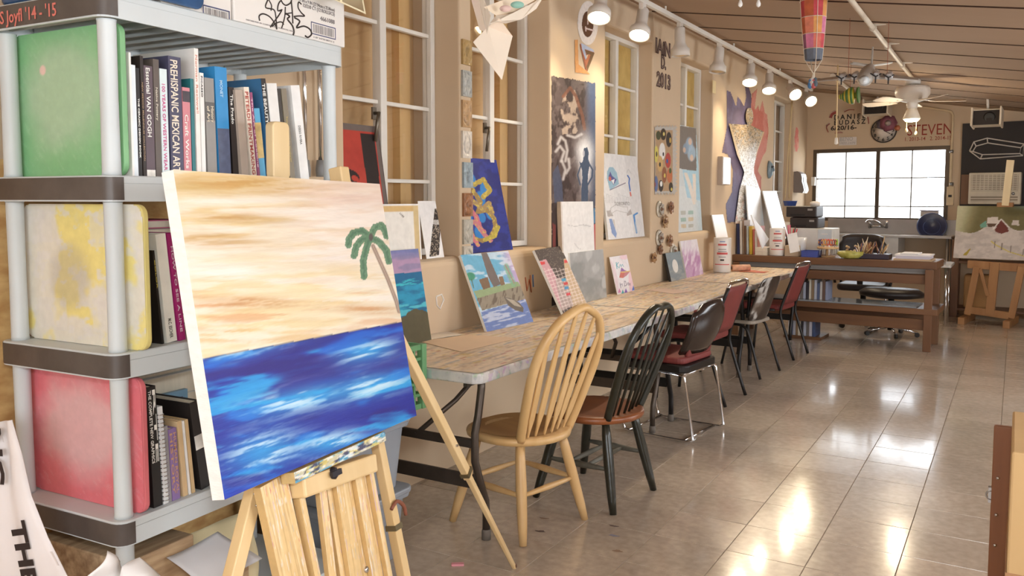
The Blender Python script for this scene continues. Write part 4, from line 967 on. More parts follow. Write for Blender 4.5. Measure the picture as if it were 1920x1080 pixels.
splash_plank('box_panel', (648, 872), (680, 1080), .19, .06, 21, .012)
for i_, (x0, x1, w) in enumerate(((600, 624, .03), (636, 668, .052), (668, 704, .03), (694, 732, .022))): splash_plank('box_plank', (x0, 872), (x1, 1080), w, .045, 31 + 9 * i_, .014)
a, b = cpt3(556, 916, .03), cpt3(694, 868, .03)
MB().bar(a, b, .05, .05, CV).build('ledge_block', M_easel, e, bevel=.006)
a, b = cpt3(545, 897, .01), cpt3(716, 818, .01); P = Paint([(0, 0), (100, 0), (100, 10), (0, 10)], 80, 12, (196, 190, 160))
P.strokes(9, 3, 4, (70, 150, 190), .5, .6, .9); P.strokes(7, 3, 9, (60, 60, 90), .56, .64, .9); P.strokes(8, 3, 14, (214, 196, 110), .58, .66, .9); P.strokes(6, 2, 19, (236, 234, 230), .55, .62, .8)
up_ = CV * .013
art('paint_ledge', P, [a + up_ + CN * .012, b + up_ + CN * .012, b - up_ + CN * .012, a - up_ + CN * .012], .04, vcmat('palette_smears', .4, .1, 60, .3), edge=(196, 170, 120), parent=e)
k0 = cpt3(628, 887, .0)
MB().lathe([(.012, 0), (.016, .004), (.016, .012), (.010, .016)], 8, k0 - CN * .012, CN).box(k0 + CN * .004, (.04, .008, .014), Matrix((CU, CN, CV)).transposed()).build('wing_knob', mat('black_knob', (52, 50, 56), .35, .5), e)
k1 = cpt3(686, 1068, .035); MB().lathe([(.009, 0), (.009, .004), (.004, .006)], 12, k1, CN).build('screw', M_chrome, e)
for p in ((476, 926), (480, 948)): MB().lathe([(.003, 0), (.003, .003)], 8, cpt3(*p, .08), CN).build('screw', M_chrome, e)
# mast and top clamp blocks showing above the canvas
a, b = cpt3(622, 905, .075), cpt3(636, 330, .075)
MB().bar(a, b, .045, .022, CN).build('mast', M_easel, e, bevel=.002)
MB().box(cpt3(637, 330, .07) + CV * .0, (.045, .045, .05), Matrix((CU, CN, CV)).transposed()).build('top_clamp', M_easel, e, bevel=.004)
# long splayed leg to the right
top, foot = cpt3(735, 611, .075), on(965, 1065, 'z', .0)
side = (foot - top).normalized(); mid = top.lerp(foot, .57)
MB().bar(top, mid, .036, .028, CN, .034, .026).build('splayed_leg', M_easel, e, bevel=.003)
MB().bar(mid - side * .01, foot, .024, .02, CN, .016, .014).build('leg_extension', M_easel, e, bevel=.003)
MB().box(mid - side * .025, (.042, .034, .016), Matrix((frame(side, CN)[0], frame(side, CN)[1], side)).transposed()).build('brass_clamp', M_brass, e)
MB().lathe([(.004, -.02), (.0045, .02)], 8, top.lerp(foot, .44), CN).build('screw', M_chrome, e)
MB().lathe([(.004, 0), (.009, .004), (.008, .014), (.0, .018)], 10, foot + Vector((0, 0, 0))).build('rubber_tip', mat('brown_rubber', (96, 60, 42), .7), e)
# spare wooden slat block leaning by the books, above the canvas edge
q0 = s_at(494, 330, -.075); q1 = s_at(526, 330, -.075)
MB().prism(rrect(q0[0], 0, q1[0], .17, .018), sp_(0, -.085, ZS[1] - .002 - .0), SU, ZUP, .03).build('wooden_paddle', M_easel2, bevel=.004, label='pale rounded wooden paddle standing in front of the leaning books', cat='paddle')

# ================================================================== FLOOR CLUTTER BY THE SHELF
M_tote = mat('grey_tote_plastic', (150, 156, 164), .4, var=.04, bump=.04)
def tote(name, cx, cy, z, wx, wy, h, label, lid=True):
    t = thing(name, (cx, cy, z), label, 'tote', 'grey storage totes under the crate'); mb = MB(); vs = []
    for zz, s in ((0, -.03), (h * .86, -.008), (h * .86, .008), (h * .93, .01)): vs.append([(cx + a, cy + b, z + zz) for a, b in rrect(-wx / 2 - s, -wy / 2 - s, wx / 2 + s, wy / 2 + s, .04)])
    k = len(vs[0]); mb.add([p for r in vs for p in r], [(i * k + j, i * k + (j + 1) % k, (i + 1) * k + (j + 1) % k, (i + 1) * k + j) for i in range(3) for j in range(k)] + [tuple(reversed(range(k)))]); mb.build('tote_body', M_tote, t, bevel=.004)
    MB().prism(rrect(-wx / 2 - .016, -wy / 2 - .016, wx / 2 + .016, wy / 2 + .016, .045), (cx, cy, z + h * .92), (1, 0, 0), (0, 1, 0), h * .08).build('lid', M_tote, t, bevel=.006)
    for s in (-1, 1): MB().box((cx + .0, cy + s * (wy / 2 + .02), z + h * .84), (.14, .03, .02)).build('handle', M_tote, t, bevel=.004)
tote('storage_tote', -2.285, 2.45, 0, .42, .42, .29, 'lower grey lidded storage tote on the floor behind the easel')
tote('storage_tote', -2.285, 2.45, .2902, .42, .42, .29, 'upper grey lidded storage tote carrying the green crate')
t = thing('milk_crate', (-2.255, 2.605, .581), 'green plastic milk crate stacked at the end of the near table', 'crate'); M_crate = mat('green_crate_plastic', (104, 156, 108), .5, var=.08)
cx, cy, z0, w_, h_ = -2.255, 2.602, .582, .33, .27
for sx, sy in ((-1, -1), (1, -1), (1, 1), (-1, 1)): MB().box((cx + sx * w_ / 2, cy + sy * w_ / 2, z0 + h_ / 2), (.03, .03, h_)).build('corner_post', M_crate, t, bevel=.004)
for zz in (.012, .06, .11, .16, .21, .258):
    mb = MB(); th = .022 if zz in (.012, .258) else .012
    for s in (-1, 1): mb.box((cx, cy + s * w_ / 2, z0 + zz), (w_ - .03, .012, th)); mb.box((cx + s * w_ / 2, cy, z0 + zz), (.012, w_ - .03, th))
    mb.build('rail', M_crate, t)
for k in range(1, 6):
    d = -w_ / 2 + k * w_ / 6; mb = MB()
    for s in (-1, 1): mb.box((cx + d, cy + s * w_ / 2, z0 + h_ / 2), (.01, .008, h_ - .03)); mb.box((cx + s * w_ / 2, cy + d, z0 + h_ / 2), (.008, .01, h_ - .03))
    mb.build('slat', M_crate, t)
MB().box((cx, cy, z0 + .004), (w_, w_, .007)).build('base', M_crate, t)
# papers and timber on the lowest shelf
ZL = ZS[4] + .001
M_grainy = wood('weathered_timber', (150, 120, 90), (206, 178, 142), .8, 'y', 45, .2)
mb = MB(); sbox(mb, .02, .26, -.02, .38, ZL, ZL + .16); mb.build('timber_offcut', M_grainy, bevel=.004, label='weathered timber block on the lowest shelf behind the white paper', cat='timber', group='timber on the lowest shelf')
mb = MB(); sbox(mb, .02, .24, .02, .40, ZL + .161, ZL + .30); mb.build('timber_offcut', M_grainy, bevel=.004, label='upper weathered timber block with visible growth rings', cat='timber', group='timber on the lowest shelf')
mb = MB(); sbox(mb, .27, .40, -.03, .30, ZL, ZL + .20); mb.build('timber_offcut', M_grainy, bevel=.004, label='timber beam end right of the shelf post', cat='timber', group='timber on the lowest shelf')
def paper(name, pxs, d0, col, label, curl=.03, seed=1, vpl=None):
    """sheet of paper through four photo points on an upright plane of the shelf, gently buckled"""
    c = [sp_(*(lambda q, v: (q[0], v, q[1]))(s_at(x, y, v_), v_)) for (x, y), v_ in zip(pxs, vpl or [d0] * 4)]
    rows = []
    for i in range(12):
        f = i / 11; row = []
        for j in range(12):
            g_ = j / 11; p = c[0].lerp(c[1], g_).lerp(c[3].lerp(c[2], g_), f); row.append(p + (-SV) * (curl * math.sin(PI * g_ + seed) * math.sin(PI * f * 1.3 + seed)))
        rows.append(row)
    return MB().sheet(rows, .0015).build(name, mat('paper_%d_%d_%d' % col, col, .8, var=.03), label=label, cat='paper')
paper('cream_paper', [(350, 998), (470, 960), (480, 1090), (345, 1085)], -.02, (226, 212, 170), 'cream paper sheet tucked on the lowest shelf behind the easel', .02, 2, [.10, .10, .02, .02])
paper('grey_paper', [(308, 1045), (412, 998), (486, 1046), (400, 1110)], -.06, (216, 216, 220), 'large pale grey sheet lying in front of the timber', .015, 4, [.02, .0, -.10, -.14])
paper('curled_paper', [(190, 1030), (235, 1055), (250, 1110), (160, 1110)], -.08, (240, 238, 238), 'curled white paper sheet in front of the lowest shelf', .03, 1, [-.06, -.07, -.10, -.10])
paper('curled_paper', [(228, 1062), (262, 1045), (330, 1110), (225, 1120)], -.1, (240, 238, 238), 'white paper sheet rolled beside the curled one at the post', .03, 3, [-.10, -.10, -.12, -.12])
# painted cloth banner, lower left corner
BP = on(40, 920, 'y', 1.16)                  # hangs just in front of the shelf end
bn = Vector((.25, -1, .0)).normalized(); BPt = BP
def bpl(x, y, off=0.0): return onpl(x, y, BPt - bn * -off * -1, bn) if False else onpl(x, y, BPt + bn * off, bn)
bt = thing('cloth_banner', Vector((BP.x - .1, BP.y, .0)), 'white cloth banner with black stencilled capitals at the lower left', 'banner')
L_ = [(-50, 800), (-48, 870), (-46, 950), (-44, 1020), (-42, 1090), (-40, 1240)]; R_ = [(27, 786), (42, 850), (56, 930), (86, 1010), (128, 1092), (200, 1240)]
rows = []
for (a, b), (c, d) in zip(L_, R_):
    p, q = bpl(a, b), bpl(c, d); rows.append([p.lerp(q, k / 12) + bn * (.008 * math.sin(k * 1.1 + b * .01)) for k in range(13)])
MB().sheet(rows, .002).build('cloth', mat('white_cloth', (236, 230, 230), .85, var=.03, bump=.15, bscale=14), bt)
def btext(s, x, y, x2, y2, ht, bold=.06):
    tx = MB(); o = bpl(x, y, .012); ex = (bpl(x2, y2, .012) - o); w = ex.length; ex.normalize(); put_text(tx, s, o, ex, bn.cross(ex), ht, w, bold, lift=.001)
    tx.build('stencil_lettering', mat('black_stencil', (46, 34, 34), .7), bt)
btext('NG', -25, 802, -16, 908, .046); btext('THE', 20, 978, 46, 1098, .046)

# cardboard carton with riveted strip, right edge of the picture
t = thing('cardboard_case', (.30, 3.0, 0), 'tall cardboard carton with brown riveted edge strip at the right edge', 'box')
p0 = on(1896, 770, 'y', 3.05); Xc = p0.x; Hc = p0.z
MB().bb((Xc + .004, 2.55, 0), (Xc + .5, 3.05, Hc)).build('carton_body', mat('kraft_cardboard', (206, 172, 122), .8, var=.06, stretch=(1, 1, .3)), t, bevel=.006)
MB().bb((Xc + .003, 2.549, Hc * .52), (Xc + .505, 2.55, Hc * .58)).bb((Xc + .001, 2.548, Hc * .52), (Xc + .0035, 3.05, Hc * .58)).build('packing_tape', mat('brown_tape', (176, 132, 92), .35), t)
MB().bb((Xc - .045, 3.052, 0), (Xc + .5, 3.075, Hc * .93)).build('brown_strip', wood('brown_case_edge', (120, 74, 44), (146, 94, 58), .5, 'z', 10), t, bevel=.003)
for zz in (.12, .22, .34, .44, .56):
    MB().lathe([(.006, 0), (.005, .003), (.0, .004)], 10, (Xc - .028, 3.052, zz), (0, -1, 0)).build('rivet', M_chrome, t)
for zz in (.18, .50):
    MB().tube([Vector((Xc - .045, 3.056, zz)) + Vector((-.014 * math.sin(a), 0, .014 * math.cos(a))) for a in np.linspace(0, PI, 8)], .003, 6).box((Xc - .047, 3.064, zz), (.012, .02, .05)).build('ring_catch', M_steel, t)
# ================================================================== PAINTED ON THE LEFT WALL (parts of the wall)
def wp(x, y, off=.003): return on(x, y, 'x', XW + off)
def wall_art(name, px, nu, nv, fn, m=None, off=.003, parent=wall_left, label=None, thick=0, **kw):
    P = Paint(px, nu, nv); fn(P); return art(name, P, [wp(x, y, off) for x, y in px], thick, m or vcmat('wall_paint', .8, .08, 40, .1), parent=parent, label=label, **kw)
def clock_fn(P):
    P.c[:] = (226, 216, 208); d = ((P.X - 1102) / 19.5) ** 2 + ((P.Y - 43) / 42) ** 2; P.mask = d < 1
    P.ell(1101.5, 45, 10.8, 24.5, (92, 58, 36)); P.mix((112, 78, 44), (P.inpoly([(1102, 20), (1113, 30), (1113, 45), (1103, 44)])) * .7)
    P.line([(1102, 21), (1101.5, 45)], 2.2, (214, 196, 190)); P.line([(1097.5, 50), (1098, 58)], 2, (214, 196, 190)); P.line([(1098, 53), (1112, 57)], 3, (214, 196, 190))
wall_art('painted_clock', [(1080, -2), (1124, 2), (1124, 90), (1080, 86)], 70, 90, clock_fn, label='white ring clock painted high on the wall')
def tri_fn(P):
    P.c[:] = (212, 152, 92)
    out = P.inpoly([(1086.6, 83), (1090.5, 80), (1113, 93), (1115, 100), (1101.5, 134), (1097.5, 131)]); og = P.inpoly([(1077.5, 74), (1083.5, 74), (1085, 120), (1108, 140), (1078, 136)])
    P.mask = out | og; P.mix((160, 92, 62), out); P.poly([(1089, 80), (1113, 92), (1114, 98), (1096, 92), (1100, 108), (1098, 113), (1091, 92)], (176, 184, 204))
    P.poly([(1096, 93), (1114, 99), (1114, 102), (1102, 134), (1099, 126), (1106, 108), (1099, 100)], (112, 84, 54)); P.poly([(1100, 109), (1104, 101), (1107, 103), (1100, 122), (1096, 114)], (184, 110, 74))
    P.poly([(1098.5, 104), (1103, 102), (1100, 109)], (212, 190, 150))
wall_art('painted_triangle', [(1076, 72), (1118, 76), (1118, 142), (1076, 140)], 70, 90, tri_fn, off=.004, label='impossible triangle painted in grey and rust')
def mural_fn(P):
    P.c[:] = (84, 70, 68); P.strokes(8, 20, 4, (58, 44, 42), .45, .6, .9); P.strokes(10, 14, 9, (112, 98, 94), .55, .68, .7)
    P.mix((86, 108, 148), sstep(1092, 1112, P.X) * sstep(330, 150, P.Y) * .9); P.mix((70, 84, 112), sstep(1096, 1114, P.X) * .7)
    rock = P.inpoly([(1051, 205), (1056, 180), (1070, 162), (1078, 168), (1088, 200), (1096, 236), (1080, 250), (1054, 250)]); P.mix((178, 158, 140), rock * sstep(.4, .55, P.noise(9, 12, 31)) * .95); P.mix((120, 74, 54), (P.dist([(1056, 180), (1069, 164), (1080, 180), (1092, 216), (1096, 240)]) < 3) * .8)
    for a in ([(1046, 268), (1052, 255), (1060, 262), (1064, 280), (1060, 300)], [(1042, 282), (1050, 272), (1058, 282), (1052, 300)], [(1054, 300), (1060, 316), (1056, 334)], [(1064, 252), (1078, 256), (1090, 250)], [(1062, 322), (1068, 312), (1066, 296)]): P.line(a, 5, (212, 206, 202), .8, .8)
    P.mix((238, 236, 236), np.exp(-((P.X - 1098) / 13) ** 2 - ((P.Y - 312) / 52) ** 2) * 1.1); P.mix((238, 238, 238), np.exp(-((P.X - 1096) / 17) ** 2 - ((P.Y - 282) / 26) ** 2))
    s1 = (70, 84, 106)
    for a in ([(1095, 276), (1101, 274), (1104, 284), (1103, 296), (1106, 304), (1103, 322), (1102, 338), (1103, 356), (1102, 378), (1090, 378), (1090, 352), (1092, 332), (1091, 316), (1088, 306), (1093, 300)],): P.poly(a, s1)
    P.ell(1098, 286, 5, 11, s1); P.ell(1094, 286, 2.5, 7, (226, 222, 222), .7); P.line([(1104, 304), (1111, 316), (1110, 330), (1102, 344)], 3, s1); P.line([(1090, 306), (1083, 326), (1088, 344)], 2.6, s1); P.poly([(1086, 300), (1093, 306), (1088, 309)], s1)
    P.poly([(1036, 322), (1046, 306), (1054, 340), (1056, 376), (1040, 380)], (76, 82, 104), .9)
    P.mix((52, 40, 38), (P.Y > 378) * (P.X < 1064) * .7); P.poly([(1046, 390), (1054, 388), (1055, 448), (1048, 450)], (176, 140, 118)); P.poly([(1046, 416), (1054, 416), (1053, 446), (1049, 448)], (182, 70, 60)); P.poly([(1036, 416), (1042, 420), (1042, 500), (1037, 540)], (120, 60, 56)); P.poly([(1112, 420), (1117, 418), (1117, 470), (1113, 470)], (190, 92, 92)); P.poly([(1113, 388), (1117, 388), (1117, 416), (1113, 416)], (92, 134, 170))
    P.mask = (P.Y > 140 + (P.X - 1033) * .17 + 5 * (P.noise(4, 40, 77) - .3)) & (P.X > 1033.5 + 1.5 * P.noise(40, 8, 3)) & (P.X < 1117.5 - 1.5 * P.noise(40, 8, 13))
wall_art('figure_mural', [(1032, 134), (1119, 148), (1119, 545), (1032, 575)], 120, 330, mural_fn, label='dark mural of a rock face and a glowing blue silhouette')
def flame_fn(P):
    P.c[:] = (106, 92, 118)
    pu = P.inpoly([(1361, 168), (1368, 171), (1374, 186), (1377.5, 198), (1380, 178), (1386, 186), (1392, 197), (1396, 180), (1392, 152), (1400, 158), (1406, 176), (1407, 214), (1400, 240), (1392, 320), (1380, 416), (1362, 418), (1359, 382), (1370, 358), (1372, 318), (1363, 288), (1353, 285), (1361, 238)])
    rd = P.inpoly([(1407, 174), (1418, 164), (1414, 192), (1413, 204), (1419.6, 195), (1422, 206), (1428, 184), (1433, 210), (1438, 213), (1441, 245), (1436, 282), (1429, 292), (1419, 318), (1426, 330), (1425, 356), (1412, 352), (1404, 300), (1404, 214)])
    P.mix((124, 114, 146), pu * sstep(.4, .6, P.noise(8, 30, 6)) * .8); P.mix((82, 66, 92), pu * sstep(1390, 1404, P.X) * sstep(240, 180, P.Y) * .8); P.mix((116, 124, 158), pu * sstep(300, 380, P.Y) * .7)
    P.mix((190, 104, 90), rd * 1.0); P.mix((206, 142, 130), rd * sstep(.4, .6, P.noise(7, 26, 16)) * .7); P.mask = pu | rd
wall_art('flame_mural', [(1350, 146), (1444, 160), (1444, 430), (1350, 430)], 120, 200, flame_fn, label='purple and red flames painted behind the mosaic')
def splat_fn(P):
    P.c[:] = (214, 122, 112); d = np.hypot((P.X - 1494) / 4.6, (P.Y - 262) / 26); P.mask = d + .9 * (P.noise(2.5, 7, 4) - .5) < .85; P.mix((224, 158, 140), sstep(.4, .6, P.noise(3, 10, 9)))
wall_art('pink_splash', [(1487, 228), (1502, 231), (1502, 300), (1487, 299)], 40, 70, splat_fn, off=.004, label='pink paint splash on the far pier')
# lettering and chalk on the left wall
def wall_text(s, x, y, x2, ytop, m, bold, parent=wall_left, off=.003, name='wall_lettering', ext=.0008):
    o = wp(x, y, off); e = on(x2, y, 'x', XW + off); tx = MB(); put_text(tx, s, o, (0, 1, 0), (0, 0, 1), wp(x, ytop, off).z - o.z, e.y - o.y, bold, ext); return tx.build(name, m, parent)
M_lb = mat('brown_letter_paint', (74, 50, 42), .7); M_lg = mat('grey_letter_paint', (126, 104, 96), .7)
for s, x, y, x2, yt in (('IAiN', 1229, 97, 1257, 70), ('D.', 1239.5, 127, 1249, 102), ('2013', 1231, 160, 1257.5, 133)):
    wall_text(s, x, y, x2, yt, M_lb, .07); wall_text(s, x + .6, y - .5, x2 - .6, yt + .5, M_lg, -.005, off=.005)
for i, pts in enumerate(([(818, 556), (828, 552), (832, 562), (825, 579), (819, 572), (818, 556)], [(820, 558), (827, 556), (829, 563), (824, 574), (820, 568)])):
    if i == 0: MB().tube([wp(x, y, .002) for x, y in pts], .004, 6).build('chalk_outline', mat('white_chalk', (236, 232, 226), .8), wall_left)
for pts, c in (([(985, 520), (988, 545), (992, 524), (996, 548), (994, 516)], (176, 96, 60)), ([(999, 515), (1000, 538)], (70, 110, 160))):
    MB().tube([wp(x, y, .002) for x, y in pts], .004, 5).build('crayon_mark', mat('crayon_%d' % c[0], c, .8), wall_left)

# ================================================================== THINGS ON THE LEFT WALL
tcols = [((176, 146, 96), 'gold-brown'), ((168, 168, 162), 'silver-grey'), ((184, 148, 106), 'tan'), ((214, 204, 190), 'cream'), ((146, 160, 166), 'blue-grey'), ((150, 104, 70), 'rust-brown'), ((176, 170, 156), 'stone-grey'), ((190, 182, 168), 'pale grey')]
tys = [(73, 120), (131, 180), (187, 238), (245, 296), (304, 352), (362, 406), (412, 458), (462, 505)]
ords = ['topmost of the column', 'second from the top', 'third from the top', 'fourth from the top', 'fifth from the top', 'sixth from the top', 'seventh from the top', 'lowest of the column']
for i, ((a, b), (c, nm)) in enumerate(zip(tys, tcols)):
    x0 = 864 + (i > 3) * 2; tl, tr, br, bl = wp(x0, a, .0), wp(x0 + 17, a + 2, .0), wp(x0 + 17, b + 1, .0), wp(x0, b, .0)
    y0, y1 = tl.y, tr.y; z0, z1 = bl.z, tl.z
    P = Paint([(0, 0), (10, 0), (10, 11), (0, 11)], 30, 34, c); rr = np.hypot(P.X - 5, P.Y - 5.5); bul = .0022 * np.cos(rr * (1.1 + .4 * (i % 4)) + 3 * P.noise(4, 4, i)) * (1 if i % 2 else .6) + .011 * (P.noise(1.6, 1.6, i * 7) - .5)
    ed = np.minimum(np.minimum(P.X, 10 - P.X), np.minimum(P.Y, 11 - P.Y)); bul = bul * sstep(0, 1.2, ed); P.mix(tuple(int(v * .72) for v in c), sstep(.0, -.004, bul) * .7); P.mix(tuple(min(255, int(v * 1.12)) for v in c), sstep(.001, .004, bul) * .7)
    art('ceramic_tile', P, [Vector((XW + .014, y0, z1)), Vector((XW + .014, y1, z1)), Vector((XW + .014, y1, z0)), Vector((XW + .014, y0, z0))], .0125, vcmat('ceramic_glaze', .3, .1, 50, .2), edge=c, label='%s relief ceramic tile, %s beside the second window' % (nm, ords[i]), cat='tile', group='ceramic tiles on the pier', bulge=bul)
def collage_fn(P):
    P.c[:] = (186, 180, 172); inn = (P.X > 1228.5) & (P.X < 1261) & (P.Y > 244) & (P.Y < 358 - (P.X - 1228) * .0); P.mix((176, 146, 112), inn * 1.0)
    E = lambda x, y, rx, ry, c: P.ell(1220 + x / 3.855, 220 + y / 3.855, rx / 3.855, ry / 3.855, c, 1, 0, .15)
    for q in ((55, 130, 17, 32, (74, 76, 48)), (90, 122, 20, 42, (62, 48, 34)), (94, 120, 7, 14, (206, 186, 110)), (130, 160, 20, 54, (54, 44, 38)), (140, 165, 7, 20, (196, 160, 80)), (40, 265, 14, 60, (206, 192, 96)), (42, 265, 5, 20, (84, 66, 50)), (82, 245, 22, 62, (226, 222, 216)), (90, 265, 6, 14, (50, 46, 46)), (124, 310, 20, 55, (178, 70, 60)), (118, 315, 7, 16, (66, 92, 150)), (67, 335, 20, 58, (200, 164, 108)), (66, 340, 7, 16, (62, 52, 42)), (97, 415, 17, 58, (142, 90, 62)), (100, 420, 6, 16, (214, 190, 90)), (135, 420, 20, 52, (190, 112, 72)), (140, 385, 9, 20, (80, 90, 52)), (38, 480, 14, 58, (96, 110, 150)), (30, 485, 5, 18, (180, 80, 70)), (73, 495, 17, 42, (60, 52, 48)), (75, 480, 9, 20, (230, 228, 222)), (145, 505, 15, 36, (62, 52, 42)), (150, 520, 6, 12, (214, 190, 90))): E(*q)
    f = 1.6 * np.sin(P.Y * .9) + 1.2 * (P.noise(3, 3, 3) - .5); g_ = 2 * np.sin(P.X * 1.1); P.mask = (P.X > 1227.5) & (P.X < 1268.5 + f) & (P.Y > 236 + g_) & (P.Y < 364 + g_)
wall_art('button_collage', [(1225, 230), (1272, 234), (1272, 369), (1225, 370)], 90, 190, collage_fn, off=.006, parent=None, label='fringed grey collage of coloured discs between the third and fourth windows', cat='collage')
def mos_fn(P):
    body = P.inpoly([(1365.5, 231), (1404, 233), (1433, 246.5), (1418.4, 284), (1412, 312), (1412, 322), (1425, 357), (1432, 420), (1376, 420), (1384, 356), (1393, 322), (1391, 316), (1380, 290)])
    head = (((P.X - 1403) / 7.5) ** 2 + ((P.Y - 218) / 17) ** 2) < 1
    P.c[:] = (196, 190, 180); n1 = P.noise(2.2, 3.2, 5, .3, 2); n2 = P.noise(2.6, 3.6, 11, -.4, 2); cell = np.minimum(np.abs(n1 - .5), np.abs(n2 - .5))
    top = sstep(290, 262, P.Y)
    P.mix((206, 174, 128), top * sstep(.35, .5, P.noise(3, 4, 21)) * .8); P.mix((236, 236, 234), (1 - top) * sstep(.3, .5, P.noise(3, 4, 29)) * .95); P.mix((112, 92, 60), sstep(.055, .03, cell) * (.95 * top + .45 * (1 - top)))
    P.mix((214, 150, 120), sstep(355, 400, P.Y) * sstep(.5, .62, P.noise(4, 4, 41)) * .6)
    P.mix((214, 186, 138), (P.dist([(1366, 232), (1381, 290), (1391, 318)]) < 3.2) * .9 * (P.Y < 300)); P.mix((214, 186, 138), (P.dist([(1432, 248), (1417, 290)]) < 2.6) * .9)
    P.mask = body | head
wall_art('mosaic_figure', [(1360, 198), (1440, 206), (1440, 424), (1360, 424)], 130, 230, mos_fn, vcmat('mirror_mosaic', .4, .1, 60, .3, 200), off=.02, parent=None, label='mirror and tile mosaic figure with a flared top against painted flames', cat='mosaic')
# glazed ceramic flowers
def flower(px, py, r, col, lab, pale):
    c = wp(px, py, .005); t = thing('ceramic_flower', c, lab, 'ornament', 'ceramic flowers on the wall'); m = mat('flower_glaze_%d_%d_%d' % col, col, .25, var=.25, scale=30, coat=.3)
    if pale: MB().lathe([(r * 1.35, 0), (r * 1.4, .006), (r * .9, .012), (.0, .014)], 18, c, (1, 0, 0), 1, 1).build('disc', mat('pale_glaze', (196, 188, 172), .25, var=.1), t)
    for k in range(7):
        a = 2 * PI * k / 7 + px; d = Vector((0, math.cos(a), math.sin(a))); s = Vector((0, -math.sin(a), math.cos(a))); rows = []
        for i in range(5):
            f = i / 4; w = r * .42 * math.sin(PI * (.15 + .8 * f)); rows.append([c + d * r * (.15 + .85 * f) + s * w * j + Vector((.012 + .03 * f * (1 - .4 * f), 0, 0)) + Vector((.012 * (1 - j * j), 0, 0)) * -1 for j in (-1, -.5, 0, .5, 1)])
        MB().sheet(rows, .004).build('petal', m, t)
    MB().lathe([(r * .28, 0), (r * .3, .02), (r * .18, .036), (0, .04)], 10, c, (1, 0, 0)).build('centre', mat('flower_centre', (110, 74, 50), .3), t)
for px, py, r, c, lab, pale in ((1236, 392, .05, (170, 160, 146), 'pale ceramic flower on a round dish, upper left of the cluster', True), (1254, 389, .055, (140, 96, 70), 'brown ceramic flower at the upper right of the cluster', False), (1243, 415, .06, (172, 136, 98), 'spiky tan ceramic flower in the middle of the cluster', False), (1235, 446, .05, (164, 150, 136), 'grey ceramic flower below the spiky tan one', True), (1252, 451, .055, (150, 110, 80), 'brown curled ceramic flower right of the grey one', False), (1234, 468, .045, (128, 88, 62), 'small dark brown ceramic flower low in the cluster', False), (1222, 483, .045, (170, 130, 88), 'lone tan ceramic flower lowest at the left', False), (1261, 470, .045, (188, 182, 170), 'pale ceramic flower behind the moon canvas', True)): flower(px, py, r, c, lab, pale)
# wall box, card, mask, towel dispenser, cords
t = thing('wall_box', wp(1353, 346), 'narrow white metal box fixed on the wall beside the flames', 'box')
a, b = wp(1346, 293), wp(1360, 347); MB().bb((XW, a.y, b.z), (XW + .05, b.y, a.z)).build('housing', mat('grey_side_metal', (176, 160, 146), .5), t, bevel=.004); MB().bb((XW + .05, a.y + .02, b.z + .01), (XW + .055, b.y - .005, a.z - .01)).build('front_plate', mat('white_enamel', (240, 240, 240), .25), t)
a, b = wp(1336, 150), wp(1341.5, 176); MB().bb((XW + .001, a.y, b.z), (XW + .006, b.y, a.z)).build('wall_card', mat('cream_card', (226, 206, 160), .8), label='small cream card high on the wall right of the fourth window', cat='card')
t = thing('wall_mask', wp(1441, 334), 'small blue-grey face mask hung right of the flames', 'mask'); c = wp(1441, 318)
MB().lathe([(.062, .0), (.06, .02), (.04, .045), (.0, .06)], 18, c, (1, 0, 0), 1.0, 1.75).build('face', mat('blue_mask_glaze', (126, 146, 160), .3, var=.3, scale=14), t, bevel=0)
for s in (-1, 1): MB().lathe([(.018, 0), (.014, .01), (0, .014)], 8, c + Vector((.045, s * .028, .03)), (1, 0, 0)).build('eye', mat('dark_eye', (50, 50, 56), .4), t)
MB().tube([c + Vector((.055, 0, .03)), c + Vector((.066, 0, -.01)), c + Vector((.055, 0, -.02))], .009, 6).build('nose', mat('blue_mask_glaze', (126, 146, 160)), t)
t = thing('towel_dispenser', wp(1500, 362), 'grey and white curved paper towel dispenser on the far pier', 'dispenser')
a, b = wp(1489, 322), wp(1496.5, 360); ya, yb_ = a.y, b.y; za, zb = a.z, wp(1498, 361).z
prof = [(d * .62, z) for d, z in [(0, za), (.08, za + .005), (.15, za - .03), (.17, za - .08), (.17, za - .13), (.2, za - .19), (.22, zb + .03), (.19, zb - .01), (0, zb)]]
vs = [(XW + d, y, z) for y in (ya, yb_) for d, z in prof]; k = len(prof)
MB().add(vs, [tuple(range(k)), tuple(reversed(range(k, 2 * k)))] + [(i, k + i, k + (i + 1) % k, (i + 1) % k) for i in range(k)]).build('housing', mat('grey_dispenser', (134, 122, 116), .35), t)
vs = [(XW + d + .004, y, z) for y in (ya + .10, yb_ + .002) for d, z in prof[1:-1]]; k = len(prof) - 2
MB().add(vs, [(i, k + i, k + i + 1, i + 1) for i in range(k - 1)]).build('front_cover', mat('white_enamel', (240, 240, 240)), t)
for i, (x0, y0, x1, y1) in enumerate(((1486, 190, 1472, 372), (1484, 190, 1480, 372))):
    MB().tube(smooth([wp(x0, y0, .02), wp((x0 + x1) / 2 - 1, (y0 + y1) / 2, .03), wp(x1, y1, .02)], 4), .008, 6).build('hanging_cord', mat('cream_cord', (220, 196, 150), .7), label=('long pale cord slanting across the far window recess', 'short pale cord hanging by the far pier')[i], cat='cord')

